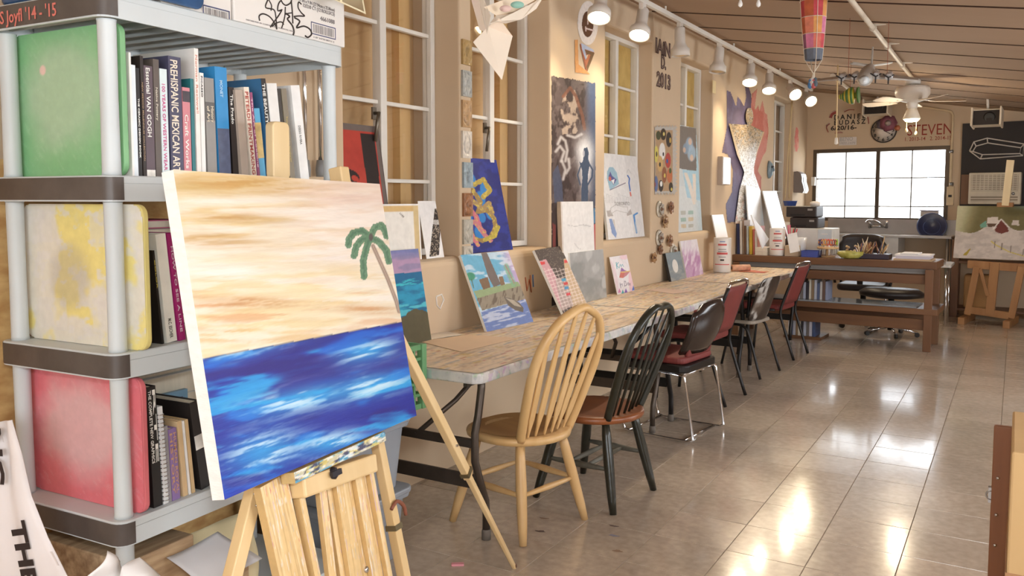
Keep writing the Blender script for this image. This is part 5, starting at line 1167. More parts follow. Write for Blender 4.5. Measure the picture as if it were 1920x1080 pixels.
# ================================================================== PICTURES LEANING IN THE WINDOWS AND ON THE TABLE
def lean3(px, zb, xtop, xbot=None):
    TLp, TRp, BRp, BLp = px
    if xbot is None:
        BL, BR = on(*BLp, 'z', zb), on(*BRp, 'z', zb)
        if min(BL.x, BR.x) < XW + .075:
            xb_ = XW + .09; BL, BR = on(*BLp, 'x', xb_), on(*BRp, 'x', xb_); BL.z = BR.z = zb
    else:
        BL, BR = on(*BLp, 'x', xbot), on(*BRp, 'x', xbot); BL.z = BR.z = zb
    TL = on(*TLp, 'x', xtop); w = BR - BL; h = TL - BL; wn = w.normalized(); h = h - wn * h.dot(wn)
    q = [BL + h, BR + h, BR, BL]
    if xbot is None:
        sh_ = max(0.0, XW + .022 - min(p.x for p in q)); q = [p + Vector((sh_, 0, 0)) for p in q]
    return q
def pic(name, px, nu, nv, fn, zb, xtop, lab, xbot=None, thick=.016, m=None, edge=(232, 228, 220), cat='painting', base=(235, 235, 232)):
    P = Paint(px, nu, nv, base); fn(P); return art(name, P, lean3(px, zb, xtop, xbot), thick, m, edge, label=lab, cat=cat)
LZ = SILL + .001; TZ = TT + .0015; XS = XW - .04; XG = XW - .15; XL = XW + .022
def red_fn(P):
    P.c[:] = (186, 66, 52); P.strokes(40, 40, 3, (170, 54, 44), .4, .7, .6); P.poly([(690, 248), (714, 250), (730, 480), (708, 480), (697, 340)], (44, 34, 32))
    P.line([(643, 292), (650, 302), (662, 314)], 4, (44, 30, 30)); P.ell(670, 322, 15, 10, (44, 30, 30), 1, .5); P.ell(676, 327, 7, 5, (186, 66, 52), 1, .6); P.line([(656, 312), (658, 330), (662, 340)], 5, (44, 30, 30))
    P.mix((112, 100, 94), (P.V < .05) | (P.U > .9)); P.mix((86, 76, 72), (P.U > .985))
pic('red_painting', [(641, 230), (722, 237), (741, 478), (655, 486)], 90, 140, red_fn, LZ, XG - .01, 'red painting with a black stripe and grey painted border in the first window', XS - .02, .02, edge=(70, 62, 58))
def back_fn(P):
    P.c[:] = (236, 232, 224); P.mix((216, 182, 124), (P.V < .14) * (P.V > .03) * 1.0); P.mix((214, 190, 140), (P.U > .88) * (P.U < .97)); P.mix((238, 236, 232), (P.V <= .03) | (P.U >= .97)); P.line([(754, 402), (760, 408)], 2, (120, 110, 100))
t = pic('canvas_back', [(690, 383), (790, 388), (791, 478), (693, 484)], 60, 50, back_fn, LZ, XS + .01, 'back of a small stretched canvas showing its wooden bars on the first sill', XS + .025, .02)
c3 = lean3([(690, 383), (790, 388), (791, 478), (693, 484)], LZ, XS + .01, XS + .025)
def sheet_fn(P):
    P.c[:] = (238, 236, 234); q = [(789, 387), (800, 387), (822, 471), (804, 475)]; i = P.inpoly(q); P.mix((50, 42, 38), i); P.mix((196, 180, 160), i * sstep(.56, .62, P.noise(1.6, 1.6, 5)) * .9); P.mix((220, 216, 210), i * (np.abs(P.Y - 410) < 4) * .8)
pic('ink_print', [(757, 377), (787, 376), (833, 474), (800, 480)], 60, 80, sheet_fn, LZ, XS - .02, 'white paper with a speckled black print curling on the first sill', XS + .035, .002, cat='print')
def sea_fn(P):
    P.c[:] = (150, 136, 170); P.mix((186, 150, 182), sstep(.4, .6, P.noise(30, 10, 3)) * .8); P.mix((98, 118, 178), sstep(490, 470, P.Y) * .7)
    P.mix((28, 104, 148), P.Y > 513); P.mix((60, 186, 202), ((P.Y > 524) & (P.Y < 535)) * sstep(.35, .5, P.noise(20, 4, 8))); P.mix((40, 152, 192), ((P.Y > 535) & (P.Y < 575)) * sstep(.3, .6, P.noise(30, 8, 12))); P.mix((84, 190, 210), ((P.Y > 566) & (P.Y < 584)) * sstep(.4, .55, P.noise(24, 5, 15)))
    P.mix((92, 86, 62), P.Y > 586 - 10 * np.exp(-((P.X - 782) / 20) ** 2) + 6 * (P.noise(8, 8, 6) - .5))
pic('sea_painting', [(733, 470), (801, 469), (806, 626), (748, 629)], 80, 140, sea_fn, TZ, XL - .01, 'tall teal sea painting with a lilac sky at the near end of the table')
def knot_fn(P):
    P.c[:] = (44, 56, 140); P.strokes(14, 14, 4, (34, 40, 108), .4, .6, .8)
    for x, y, rx, ry in ((901, 335, 8, 14), (921, 348, 7, 12), (888, 388, 8, 25), (913, 365, 8, 14), (926, 390, 7, 14), (904, 430, 9, 16), (912, 400, 6, 10)): P.ell(x, y, rx, ry, (48, 128, 196), .95, 0, .3)
    for a, c in (([(892, 330), (896, 345), (886, 352), (897, 362), (893, 385), (902, 398), (906, 420), (912, 428)], (196, 112, 128)), ([(906, 340), (921, 332), (930, 350), (918, 362)], (170, 150, 72)), ([(900, 348), (912, 370), (906, 390), (920, 385), (932, 400), (934, 418), (922, 440), (906, 446), (892, 440), (888, 420)], (150, 124, 74)), ([(900, 370), (914, 384), (926, 372), (930, 390)], (160, 134, 92)), ([(884, 410), (898, 408), (910, 430), (922, 446)], (190, 120, 128)), ([(886, 424), (894, 445), (898, 455)], (206, 120, 130)), ([(912, 444), (930, 436), (937, 418)], (176, 160, 70))):
        D = P.dist(a) + 3 * (P.noise(4, 4, int(a[0][0])) - .5); P.mix(c, (D < 4) * 1.0); P.mix((206, 186, 90), (D < 3.5) * sstep(.55, .65, P.noise(3, 4, int(a[0][1]))) * .8)
pic('blue_knot_painting', [(880, 296), (945, 299), (962, 464), (886, 473)], 100, 190, knot_fn, LZ, XG - .01, 'deep blue painting with a pink and gold knot in the second window', XS, .012, edge=(40, 46, 110))
def boat_fn(P):
    X, Y = P.X, P.Y; P.c[:] = (110, 176, 208); P.mix((206, 168, 206), sstep(930, 965, X - .25 * (Y - 470)) * .9); P.mix((226, 230, 238), sstep(.5, .65, P.noise(24, 10, 6)) * .7)
    P.mix((150, 168, 128), P.inpoly([(890, 548), (975, 528), (985, 545), (898, 566)])); wt = Y > 590 - (X - 900) * .22
    P.mix((150, 140, 124), P.inpoly([(895, 562), (980, 536), (992, 560), (905, 584)])); P.mix((116, 104, 92), P.inpoly([(895, 562), (980, 536), (992, 560), (905, 584)]) * sstep(.5, .62, P.noise(3, 14, 7, .2)))
    P.mix((112, 132, 186), P.inpoly([(903, 586), (993, 560), (1002, 606), (912, 626)])); P.mix((206, 212, 226), P.inpoly([(903, 586), (993, 560), (1002, 606), (912, 626)]) * sstep(.5, .64, P.noise(26, 5, 3, -.25)) * .8)
    P.poly([(905, 472), (916, 470), (942, 534), (928, 540), (918, 520)], (118, 108, 104))
    P.poly([(900, 526), (917, 520), (922, 540), (908, 545)], (128, 104, 84)); P.poly([(938, 520), (946, 518), (950, 534), (942, 537)], (134, 110, 88))
    P.ell(884, 520, 9, 8, (76, 150, 120), 1, 0, .4); P.line([(886, 526), (890, 542)], 1.5, (90, 110, 80))
    for k in range(5): P.ell(954 + k * 3, 500 + k * 8, 5, 7, (130, 176, 140), .7, 0, .6); 
    P.line([(952, 496), (968, 532)], 1.2, (190, 110, 120))
    P.poly([(947, 558), (958, 560), (975, 568), (983, 578), (982, 586), (968, 583), (954, 574)], (112, 104, 96)); P.poly([(950, 560), (966, 564), (980, 577), (966, 574)], (178, 168, 152))
pic('boat_painting', [(865, 478), (959, 467), (1000, 603), (913, 622)], 150, 160, boat_fn, TZ, XL, 'painting of a rowing boat by a ruined tower leaning behind the natural chair')
def city_fn(P):
    P.c[:] = (66, 54, 50); P.mix((120, 106, 98), sstep(.6, .66, P.noise(1.6, 1.6, 3)) * .7)
    P.poly([(984, 488), (996, 484), (1018, 519), (1030, 521), (1046, 570), (1022, 585), (1010, 556)], (196, 150, 158)); P.poly([(1028, 484), (1036, 482), (1080, 566), (1050, 578), (1034, 520)], (190, 166, 136)); P.poly([(1014, 518), (1034, 518), (1052, 570), (1030, 580)], (168, 150, 146))
    for i in range(14): P.mix((228, 214, 214), (np.abs((P.Y - 490 - i * 7 + (P.X - 1000) * .3)) < .8) * (P.Y > 500) * .6); P.mix((228, 214, 214), (np.abs((P.X - 978 - i * 7 - (P.Y - 480) * .42)) < .8) * (P.Y > 500) * .5)
    for x, y, c in ((990, 491, (206, 60, 66)), (1033, 488, (206, 60, 66)), (1030, 521, (60, 150, 190)), (1034, 528, (196, 60, 60)), (1040, 548, (206, 70, 80)), (1036, 536, (70, 140, 190))): P.poly([(x - 4, y - 2), (x + 4, y - 3), (x + 5, y + 2), (x - 3, y + 3)], c)
pic('city_painting', [(975, 469), (1021, 461.5), (1082, 574), (1036, 592)], 90, 150, city_fn, TZ, XL, 'small painting of pink tower blocks under a starry black sky')
def sketch_fn(P):
    P.c[:] = (232, 230, 228); 
    for k in range(3): P.line([(1070 + 3 * k, 416 + 2 * k), (1085, 418), (1100 - 2 * k, 414 + k), (1112, 417)], .8, (196, 194, 194), .8)
    P.line([(1082, 446), (1088, 454), (1094, 456)], .8, (190, 190, 190)); P.mix((216, 206, 198), P.U < .05)
pic('blank_sketch_canvas', [(1060, 378), (1117, 377), (1118, 538), (1058, 560)], 60, 120, sketch_fn, TZ, XW + .03, 'tall white canvas with faint pencil lines standing against the mural', XW + .06, .03, edge=(214, 190, 160))
def silver_fn(P):
    P.c[:] = (196, 198, 198); P.mix((168, 172, 172), sstep(.4, .6, P.noise(22, 26, 5)) * .8); P.mix((228, 230, 230), sstep(.52, .68, P.noise(18, 26, 9)) * .8)
pic('silver_painting', [(1057, 476), (1119, 468), (1138, 551), (1076, 563)], 60, 70, silver_fn, TZ, XL + .035, 'cloudy silver-grey canvas leaning on the table behind the chair back', m=vcmat('silver_paint', .3, .05, 20, .2, 30, metal=.4))
def lips_fn(P):
    P.c[:] = (232, 228, 232); P.ell(1153, 512, 6, 26, (226, 206, 214), .9, -.2, .3); P.ell(1184, 520, 4, 20, (236, 196, 206), .8, 0, .4); P.ell(1174, 482, 8, 4, (236, 204, 214), .8, 0, .5)
    P.poly([(1163, 514), (1168, 498), (1173, 502), (1178, 504), (1184, 504), (1177, 511), (1170, 515)], (196, 132, 140)); P.poly([(1166, 504), (1168, 498), (1173, 502), (1176, 504)], (150, 110, 176)); P.line([(1166, 506), (1176, 505), (1183, 504)], 1.6, (222, 196, 120)); P.poly([(1163, 514), (1166, 506), (1174, 507), (1170, 515)], (206, 120, 110))
    for x, y, c in ((1162, 535, (206, 130, 180)), (1168, 537, (70, 166, 176)), (1174, 535, (136, 100, 190)), (1188, 531, (90, 120, 206))): P.poly([(x - 3, y + 4), (x, y - 4), (x + 3, y + 3)], c)
    P.line([(1159, 490), (1160, 500)], 1.2, (70, 166, 184)); P.line([(1159, 495), (1163, 490)], 1, (70, 166, 184)); P.line([(1160, 495), (1164, 499), (1166, 493), (1168, 497), (1170, 493), (1172, 497)], .9, (110, 176, 190))
    P.line([(1164, 523), (1165, 531)], 1, (120, 110, 130)); P.line([(1164, 526), (1168, 524), (1168, 528)], .8, (120, 110, 130)); P.line([(1172, 520), (1172, 528), (1176, 526), (1174, 520), (1172, 520)], .9, (120, 110, 130)); P.line([(1177, 526), (1179, 522), (1180, 527), (1182, 523), (1183, 527)], .8, (120, 110, 130))
pic('lips_card', [(1147, 481.5), (1179, 478.5), (1190, 535), (1158, 541.5)], 80, 120, lips_fn, TZ, XL, 'small white card painted with red lips and crystals', thick=.004, cat='card')
def blue_fn(P):
    P.c[:] = (232, 230, 228); P.mix((222, 220, 218), (P.X > 1174 + (P.Y - 290) * .1) * .9)
    P.poly([(1144, 330), (1145, 318), (1149, 311), (1155, 311), (1161, 320), (1164, 340), (1148, 351)], (158, 192, 208)); P.line([(1148, 351), (1175, 338)], 1.3, (120, 108, 130)); P.poly([(1147, 327), (1150, 318), (1153, 326), (1160, 332), (1155, 342), (1150, 334)], (96, 92, 150)); P.ell(1149, 331, 2.4, 4, (206, 110, 96)); P.poly([(1151, 334), (1157, 331), (1155, 341)], (240, 240, 240))
    P.line([(1179, 325), (1182, 330), (1181, 338), (1183, 352)], 2, (60, 110, 190)); P.line([(1183, 355), (1184, 361)], 2, (206, 90, 80)); P.line([(1178, 320), (1180, 314), (1185, 322)], .7, (190, 190, 190))
    for k in range(9): P.line([(1137 + k * 5, 375), (1137 + k * 5, 366 - (k * 7) % 9), (1140 + k * 5, 366 - (k * 7) % 9), (1140 + k * 5, 375)], .6, (206, 204, 202))
    P.poly([(1140, 390), (1147, 389), (1152, 400), (1142, 402)], (184, 176, 170)); P.poly([(1176, 396), (1183, 386), (1186, 396), (1177, 400)], (184, 176, 170)); P.line([(1147, 396), (1148, 385), (1157, 378), (1168, 382), (1178, 382), (1179, 394), (1168, 392), (1158, 389), (1148, 396)], 1, (196, 192, 188))
    P.poly([(1144, 406), (1149, 406), (1157, 436), (1155, 446), (1148, 436)], (136, 158, 200)); P.poly([(1150, 407), (1154, 407), (1155, 428)], (206, 200, 190)); P.line([(1195, 394), (1189, 398), (1191, 416), (1194, 434)], 3, (78, 140, 204)); P.ell(1197, 420, 7, 16, (214, 214, 214), .5)
pic('sports_poster', [(1134, 287), (1194, 293), (1209, 441), (1141, 450)], 130, 200, blue_fn, LZ, XW - .11, 'white board with a blue bird drawing and banner in the third window', XW - .03, .02)
_p = lean3([(1134, 287), (1194, 293), (1209, 441), (1141, 450)], LZ, XW - .11, XW - .03)
o_ = bpy.data.objects['sports_poster']; ex = (_p[1] - _p[0]).normalized(); ez = (_p[0] - _p[3]).normalized(); nn = ex.cross(ez); w_ = (_p[1] - _p[0]).length; h_ = (_p[0] - _p[3]).length
tx = MB(); put_text(tx, 'TORONTO', _p[3] + ex * w_ * .24 + ez * h_ * .39 + nn * .001, ex, ez, h_ * .045, w_ * .42, .0); tx.build('lettering', mat('pencil_grey', (176, 172, 168), .8), o_)
def moon_fn(P): P.c[:] = (136, 148, 154); P.mix((170, 168, 164), sstep(490, 516, P.Y) * .7); P.strokes(14, 8, 3, (120, 134, 142), .45, .65, .6); P.ell(1261, 497.5, 5, 12, (226, 222, 216), 1, -.42, .1)
pic('moon_canvas', [(1238, 476.5), (1265, 472.5), (1286, 518.5), (1259, 524)], 60, 70, moon_fn, TZ, XL + .01, 'small grey-blue canvas with a white oval moon', thick=.022, edge=(42, 38, 36))
def lilac_fn(P): P.c[:] = (196, 160, 192); P.strokes(5, 18, 4, (226, 214, 226), .48, .62, .9); P.strokes(6, 20, 9, (176, 126, 172), .5, .65, .7); P.mix((226, 224, 230), sstep(482, 462, P.Y) * .8)
pic('lilac_painting', [(1268.5, 453), (1299, 450), (1319, 511), (1288, 518)], 60, 90, lilac_fn, TZ, XL, 'lilac and white streaked painting beside the moon canvas')
def tall_fn(P):
    P.c[:] = (196, 204, 208); P.mix((150, 190, 212), sstep(1292, 1312, P.X - (P.Y - 300) * .06) * .9); P.mix((214, 216, 214), (P.Y > 330) * .5)
    P.poly([(1277, 236), (1304, 240), (1305, 304), (1278, 298)], (104, 96, 92)); P.poly([(1284, 300), (1312, 304), (1313, 360), (1290, 352)], (160, 196, 214))
    for x, y, r, c in ((1295, 262, 5, (136, 162, 190)), (1298, 275, 6, (150, 176, 200)), (1290, 268, 4, (120, 144, 170)), (1296, 258, 2.4, (206, 176, 156)), (1298, 282, 2.5, (206, 176, 156)), (1288, 270, 2, (196, 166, 146))): P.ell(x, y, r, r * 2, c, .9, 0, .4)
    P.poly([(1286, 306), (1291, 306), (1298, 330), (1304, 366), (1300, 368), (1292, 330)], (216, 206, 196)); P.poly([(1299, 308), (1304, 308), (1305, 364), (1300, 350)], (216, 206, 196))
    P.poly([(1271, 238), (1275, 238), (1275, 291), (1271, 291)], (206, 96, 86))
    for i in range(3):
        for j in range(2):
            x, y = 1278 + j * 13, 380 + i * 16; P.poly([(x, y), (x + 9, y), (x + 9, y + 9), (x, y + 9)], ((170, 170, 160), (140, 170, 160), (196, 176, 140))[(i + j) % 3], .8)
pic('tall_poster', [(1271, 233), (1304, 240), (1317, 430), (1269.5, 433.5)], 70, 220, tall_fn, LZ, XW - .11, 'tall pale blue poster with a dark photo at its top in the fourth window', XW - .03, .008, cat='poster')
# sheets lying on the table
def flat_sheet(name, pxs, z, col, lab, t=.0012):
    q = [on(x, y, 'z', z) for x, y in pxs]; mb = MB(); up = Vector((0, 0, t)); mb.add(q + [p + up for p in q], [(0, 1, 2, 3), (7, 6, 5, 4), (0, 4, 5, 1), (1, 5, 6, 2), (2, 6, 7, 3), (3, 7, 4, 0)]); return mb.build(name, mat('sheet_%d_%d_%d' % col, col, .8, var=.03), label=lab, cat='paper')
flat_sheet('tan_paper', [(785, 640), (880, 628), (972, 634), (865, 660)], TZ, (226, 200, 172), 'large tan paper sheet on the near corner of the table')
flat_sheet('white_paper', [(768, 630), (840, 622), (868, 627), (790, 639)], TZ + .0016, (236, 228, 216), 'white paper sheet below the teal sea painting')
flat_sheet('pink_paper', [(1212, 544), (1246, 540.5), (1299, 547), (1262, 551)], TZ, (230, 206, 192), 'small pinkish paper sheet in the middle of the tables')
# ================================================================== WORKBENCH
BU = Vector((1, -.045, 0)).normalized(); BV = Vector((.045, 1, 0)).normalized(); RB = math.atan(-.045)
B0 = Vector((-.665, 8.80, 0))                                   # right front post foot
def bn_(a, d, z): return B0 + BU * a + BV * d + ZUP * z         # a along (0 = right end, negative to the left), d depth
def bbox(mb, a0, a1, d0, d1, z0, z1): return mb.box(bn_((a0 + a1) / 2, (d0 + d1) / 2, (z0 + z1) / 2), (abs(a1 - a0), abs(d1 - d0), z1 - z0), RB)
def bz(y): return onpl(1745, y, B0, BV).z
M_bench = wood('bench_pine', (98, 64, 40), (122, 84, 54), .5, 'x', 8)
M_bench2 = wood('bench_post_pine', (104, 68, 43), (128, 89, 58), .5, 'z', 8)
bench = thing('workbench', bn_(-.9, .35, 0), 'heavy brown wooden workbench with open shelves at the far end', 'bench')
ZB = bz(491); BL_ = -1.92; BD = .52
mb = MB(); bbox(mb, BL_, .04, -.02, BD, bz(505), ZB); mb.build('bench_top', M_bench, bench, bevel=.006)
mb = MB(); bbox(mb, BL_ + .06, -.05, .02, BD - .05, bz(515), bz(505.5)); mb.build('grey_board_stack', mat('grey_boards', (128, 124, 122), .6, var=.2, scale=8, stretch=(.2, 1, 8)), bench)
for d in (.0, BD - .04):
    mb = MB(); bbox(mb, BL_ + .05, .0, d, d + .035, bz(534), bz(516.5)); mb.build('apron', M_bench, bench, bevel=.004)
    mb = MB(); bbox(mb, BL_ + .05, -.0, d, d + .035, bz(621), bz(600)); mb.build('lower_rail', M_bench, bench, bevel=.004)
mb = MB(); bbox(mb, BL_ + .05, .06, -.03, BD, bz(591), bz(580)); mb.build('shelf', M_bench, bench, bevel=.004)
for a in (-.02, BL_ + .05):
    for d in (-.012, BD - .03):
        mb = MB(); bbox(mb, a - .035, a + .035, d - .0125, d + .0125 + (.03 if d > .1 else 0), 0, bz(506)); mb.build('post', M_bench2, bench, bevel=.004)
t = thing('glass_sheet', bn_(-.55, .3, bz(579.5)), 'grey glossy sheets lying on the workbench shelf', 'sheet'); mb = MB(); bbox(mb, -1.35, -.12, .0, .4, bz(579.8), bz(579.8) + .012); mb.build('sheet', mat('grey_sheet', (150, 156, 160), .12, var=.1), t)
# magazines on the lower shelves, left
def stand_book(o, w, d, h, rgb, label, group, rot=RB, lean=0.0, name='book', cat='book'):
    t = thing(name, o, label, cat, group); R = rotm(rz=rot) @ rotm(ry=lean); c = min(.004, w * .2)
    def bx(mb, x0, x1, y0, y1, z0, z1): return mb.box(Vector(o) + R @ Vector(((x0 + x1) / 2, (y0 + y1) / 2, (z0 + z1) / 2)), (x1 - x0, y1 - y0, z1 - z0), R)
    mb = MB(); bx(mb, 0, c, 0, d, 0, h); bx(mb, w - c, w, 0, d, 0, h); bx(mb, c, w - c, 0, c, 0, h); mb.build('cover', mat('cover_%d_%d_%d' % rgb, rgb, .5, var=.06, scale=20), t)
    mb = MB(); bx(mb, c, w - c, c, d - .01, .004, h - .004); mb.build('pages', M_pages, t); return t
cols = [(70, 84, 120), (200, 196, 206), (120, 110, 104), (176, 180, 196), (60, 54, 60), (214, 206, 190), (146, 120, 90), (190, 190, 200), (90, 100, 130), (206, 200, 196), (110, 84, 70), (150, 156, 180)]
cn = {(70, 84, 120): 'slate blue', (200, 196, 206): 'pale lilac', (120, 110, 104): 'grey-brown', (176, 180, 196): 'light blue-grey', (60, 54, 60): 'black', (214, 206, 190): 'cream', (146, 120, 90): 'tan', (190, 190, 200): 'silver', (90, 100, 130): 'blue', (206, 200, 196): 'off-white', (110, 84, 70): 'brown', (150, 156, 180): 'lavender'}
ordn = ['first', 'second', 'third', 'fourth', 'fifth', 'sixth', 'seventh', 'eighth', 'ninth', 'tenth', 'eleventh', 'twelfth']
def at_a(px, d, z=None):      # bench coordinate a of a pixel column at depth d
    lo, hi = -2.6, .6
    for _ in range(40):
        m = (lo + hi) / 2
        if proj(bn_(m, d, z or ZB))[0] < px: lo = m
        else: hi = m
    return m
a = at_a(1490, .12, .45); we = (at_a(1558, .12, .45) - a) / 12
for k, c in enumerate(cols):
    w = we * random.uniform(.8, 1.1) - .003; stand_book(bn_(a, .12, bz(579.8) + .001), w, .2, random.uniform(.17, .215), c, '%s magazine, %s from the left on the workbench shelf' % (cn[c], ordn[k]), 'magazines on the workbench shelf'); a += w + .003
a = at_a(1478, .12, .15); we = (at_a(1531, .12, .15) - a) / 10
mb = MB(); bbox(mb, a - .04, a + we * 10 + .05, .10, .45, .0, .03); mb.build('crate_board', M_bench, label='low wooden board under the lower magazines', cat='board')
for k, c in enumerate(reversed(cols[:10])):
    w = we * random.uniform(.8, 1.1) - .003; stand_book(bn_(a, .12, .031), w, .22, random.uniform(.19, .23), c, '%s magazine, %s from the left on the floor board' % (cn[c], ordn[k]), 'magazines under the workbench'); a += w + .003
# ---- things on the bench top
def bt(px, py, z=None): return onpl(px, py, (0, 0, z or ZB), (0, 0, 1))
def at_a(px, d, z=None):      # bench coordinate a of a pixel column at depth d
    lo, hi = -2.6, .6
    for _ in range(40):
        m = (lo + hi) / 2
        if proj(bn_(m, d, z or ZB))[0] < px: lo = m
        else: hi = m
    return m
def h_at(px, py, d): p = onpl(px, py, bn_(0, d, 0), BV); return p.z
ZB1 = ZB + .001
specs = [(1374, 1379, 412, (74, 66, 60), 'dark brown'), (1379, 1384, 420, (52, 60, 100), 'navy'), (1384.5, 1389, 415, (230, 226, 220), 'white'), (1389.5, 1393, 413, (150, 128, 108), 'brown'), (1393.5, 1396.5, 423, (120, 90, 70), 'rust-brown'), (1397, 1401, 424, (196, 210, 216), 'pale blue'), (1402, 1408, 424, (222, 190, 70), 'yellow'), (1409, 1412, 430, (214, 120, 110), 'coral'), (1412.5, 1417, 432, (232, 228, 226), 'off-white'), (1417.5, 1421, 424, (206, 150, 146), 'pink')]
for x0, x1, yt, c, nm in specs:
    a0, a1 = at_a(x0 + 3, .10), at_a(x1 + 3, .10); stand_book(bn_(a0, .10, ZB1), max(.015, a1 - a0 - .002), .2, h_at(x0, yt, .10) - ZB1, c, '%s book standing at the left end of the workbench' % nm, 'books on the workbench', lean=-.03)
for k, (lab, c) in enumerate((('cream paperback at the bottom of the small stack beside the tub', (214, 200, 180)), ('pale paperback topping the small stack beside the tub', (226, 216, 200)))):
    a0, a1 = at_a(1416, .05), at_a(1439, .05); t = thing('paperback', bn_((a0 + a1) / 2, .12, ZB1 + k * .041), lab, 'book', 'paperback stack on the workbench'); mb = MB(); bbox(mb, a0, a1, .03, .25, ZB1 + k * .041, ZB1 + k * .041 + .004); bbox(mb, a0, a1, .03, .25, ZB1 + k * .041 + .036, ZB1 + k * .041 + .04); mb.build('cover', mat('cover_%d_%d_%d' % c, c, .6), t); mb = MB(); bbox(mb, a0 + .004, a1 - .004, .034, .246, ZB1 + k * .041 + .004, ZB1 + k * .041 + .036); mb.build('pages', M_pages, t)
M_tub = mat('white_tub_plastic', (226, 218, 210), .35, var=.03); M_redp = mat('red_print', (206, 84, 78), .5)
def tub(c, r, h, lab, lid):
    t = thing('supply_tub', c, lab, 'tub', 'white tubs with red print')
    MB().lathe([(r * .97, 0), (r, .01), (r, h * .97), (r * .97, h)] + ([] if lid else [(r * .9, h), (r * .9, h - .03)]), 28, c).build('tub_body', M_tub, t)
    d = (CAM - Vector(c)); d.z = 0; d.normalize(); s = Vector((-d.y, d.x, 0))
    for z, hh, sp2, m in ((.78, .05, .5, M_redp), (.52, .06, .62, M_redp), (.22, .025, .9, M_redp), (.66, .02, .45, M_greyink), (.60, .02, .5, M_greyink), (.44, .02, .4, M_greyink), (.88, .025, .3, mat('blue_print', (110, 130, 180), .5)), (.34, .045, .22, M_ink)):
        mb = MB(); rows = [[Vector(c) + d * ((r + .0015) * math.cos(q)) + s * ((r + .0015) * math.sin(q)) + ZUP * (h * z + k * h * hh) for q in np.linspace(-sp2, sp2, 9)] for k in (0, 1)]; mb.sheet(rows).build('printed_band', m, t)
    if lid: MB().lathe([(r * 1.03, h - .01), (r * 1.03, h + .012), (r * .9, h + .016), (0, h + .016)], 28, c).build('lid', M_tub, t)
    return t
p = on(1350, 509, 'z', TT); tub((XW + .17, p.y - .05, TT + .001), .083, .33, 'white supply tub with red print at the far end of the table', False)
tub(bn_(at_a(1457, .10), .10, ZB1), .078, .285, 'white supply tub with red print on the workbench', False)
# paper roll with picture on the table
p = on(1368, 503, 'z', TT + .03); t = thing('paper_roll', p, 'rolled colour print lying on the far end of the table', 'paper')
MB().tube([p + Vector((.02, 0, .004)), p + Vector((.16, .12, .004))], .032, 12).build('roll', mat('peach_print', (222, 170, 140), .6, var=.2, scale=30), t)
MB().lathe([(.018, -.001), (.018, .002)], 12, p + Vector((.016, -.003, .004)), (-.76, -.65, 0)).build('open_end', mat('dark_roll_core', (70, 54, 46), .8), t)
MB().sheet([[p + Vector((.10 + .08 * j, -.03 + .10 * i, -.026 + .004 * math.sin(j * 2))) for j in range(4)] for i in range(3)], .001).build('loose_sheet', mat('orange_print', (222, 150, 90), .6, var=.3, scale=20, rgb2=(200, 90, 100)), t)
# white boards leaning by the mosaic
def plank(name, pts, x, th, lab, rgb=(238, 238, 238), dx=(0, 0, 0, 0)):
    q = [on(px, py, 'x', x + d) for (px, py), d in zip(pts, dx)]; n = (q[1] - q[0]).cross(q[0] - q[3]).normalized() * th
    MB().add(q + [p - n for p in q], [(3, 2, 1, 0), (4, 5, 6, 7), (0, 1, 5, 4), (1, 2, 6, 5), (2, 3, 7, 6), (3, 0, 4, 7)]).build(name, mat('panel_%d' % rgb[0], rgb, .35, var=.02), label=lab, cat='board', group='white boards by the mosaic')
plank('white_board', [(1399, 347), (1425, 354), (1438, 470), (1408, 476)], XW + .05, .012, 'tall white board leaning against the mosaic foot', dx=(0, 0, .045, .045))
plank('white_board', [(1430, 358), (1456, 358), (1487, 480), (1462, 484)], XW + .06, .012, 'white board tilted right behind the red brushes', (242, 242, 242), dx=(0, 0, .28, .28))
plank('white_board', [(1409, 403), (1430, 430), (1442, 448), (1430, 466)], XW + .28, .01, 'narrow white board slanting down in front of the tall one', (236, 236, 238), dx=(0, .02, .05, .05))
plank('small_canvas', [(1335, 403), (1356, 402), (1366, 450), (1346, 455)], XW + .03, .01, 'small white sketch standing behind the far tub', (234, 228, 224), dx=(0, 0, .08, .08))
for o in bpy.data.objects:
    if o.name.startswith('small_canvas'): o['category'] = 'drawing'; del o['group']
# jar of brushes, boxes, drawers
c = bn_(at_a(1481, .42), .42, ZB1); t = thing('glass_jar', c, 'dark round glass jar of red-handled brushes', 'jar')
MB().lathe([(.03, 0), (.06, .02), (.075, .08), (.06, .15), (.035, .18), (.035, .2)], 18, c).build('jar', mat('smoky_glass', (70, 56, 50), .1, var=.1), t)
for k in range(7):
    q = 2 * PI * k / 7; MB().tube([c + Vector((.01 * math.cos(q), .01 * math.sin(q), .05)), c + Vector((.07 * math.cos(q), .05 * math.sin(q), .27 + .02 * (k % 3)))], .006, 6).build('brush', mat('brush_%d' % (k % 3), ((196, 50, 60), (60, 44, 40), (216, 80, 120))[k % 3], .4), t)
d0 = .5; a0, a1 = at_a(1490, d0), at_a(1560, d0); zc = h_at(1520, 428, d0)
t = thing('drawer_cabinet', bn_((a0 + a1) / 2, d0 + .15, ZB1), 'white plastic drawer cabinet carrying the two black machines', 'cabinet'); mb = MB(); bbox(mb, a0, a1, d0, d0 + .32, ZB1, zc); mb.build('body', mat('white_abs', (224, 222, 216), .45), t, bevel=.005)
am = at_a(1531, d0)
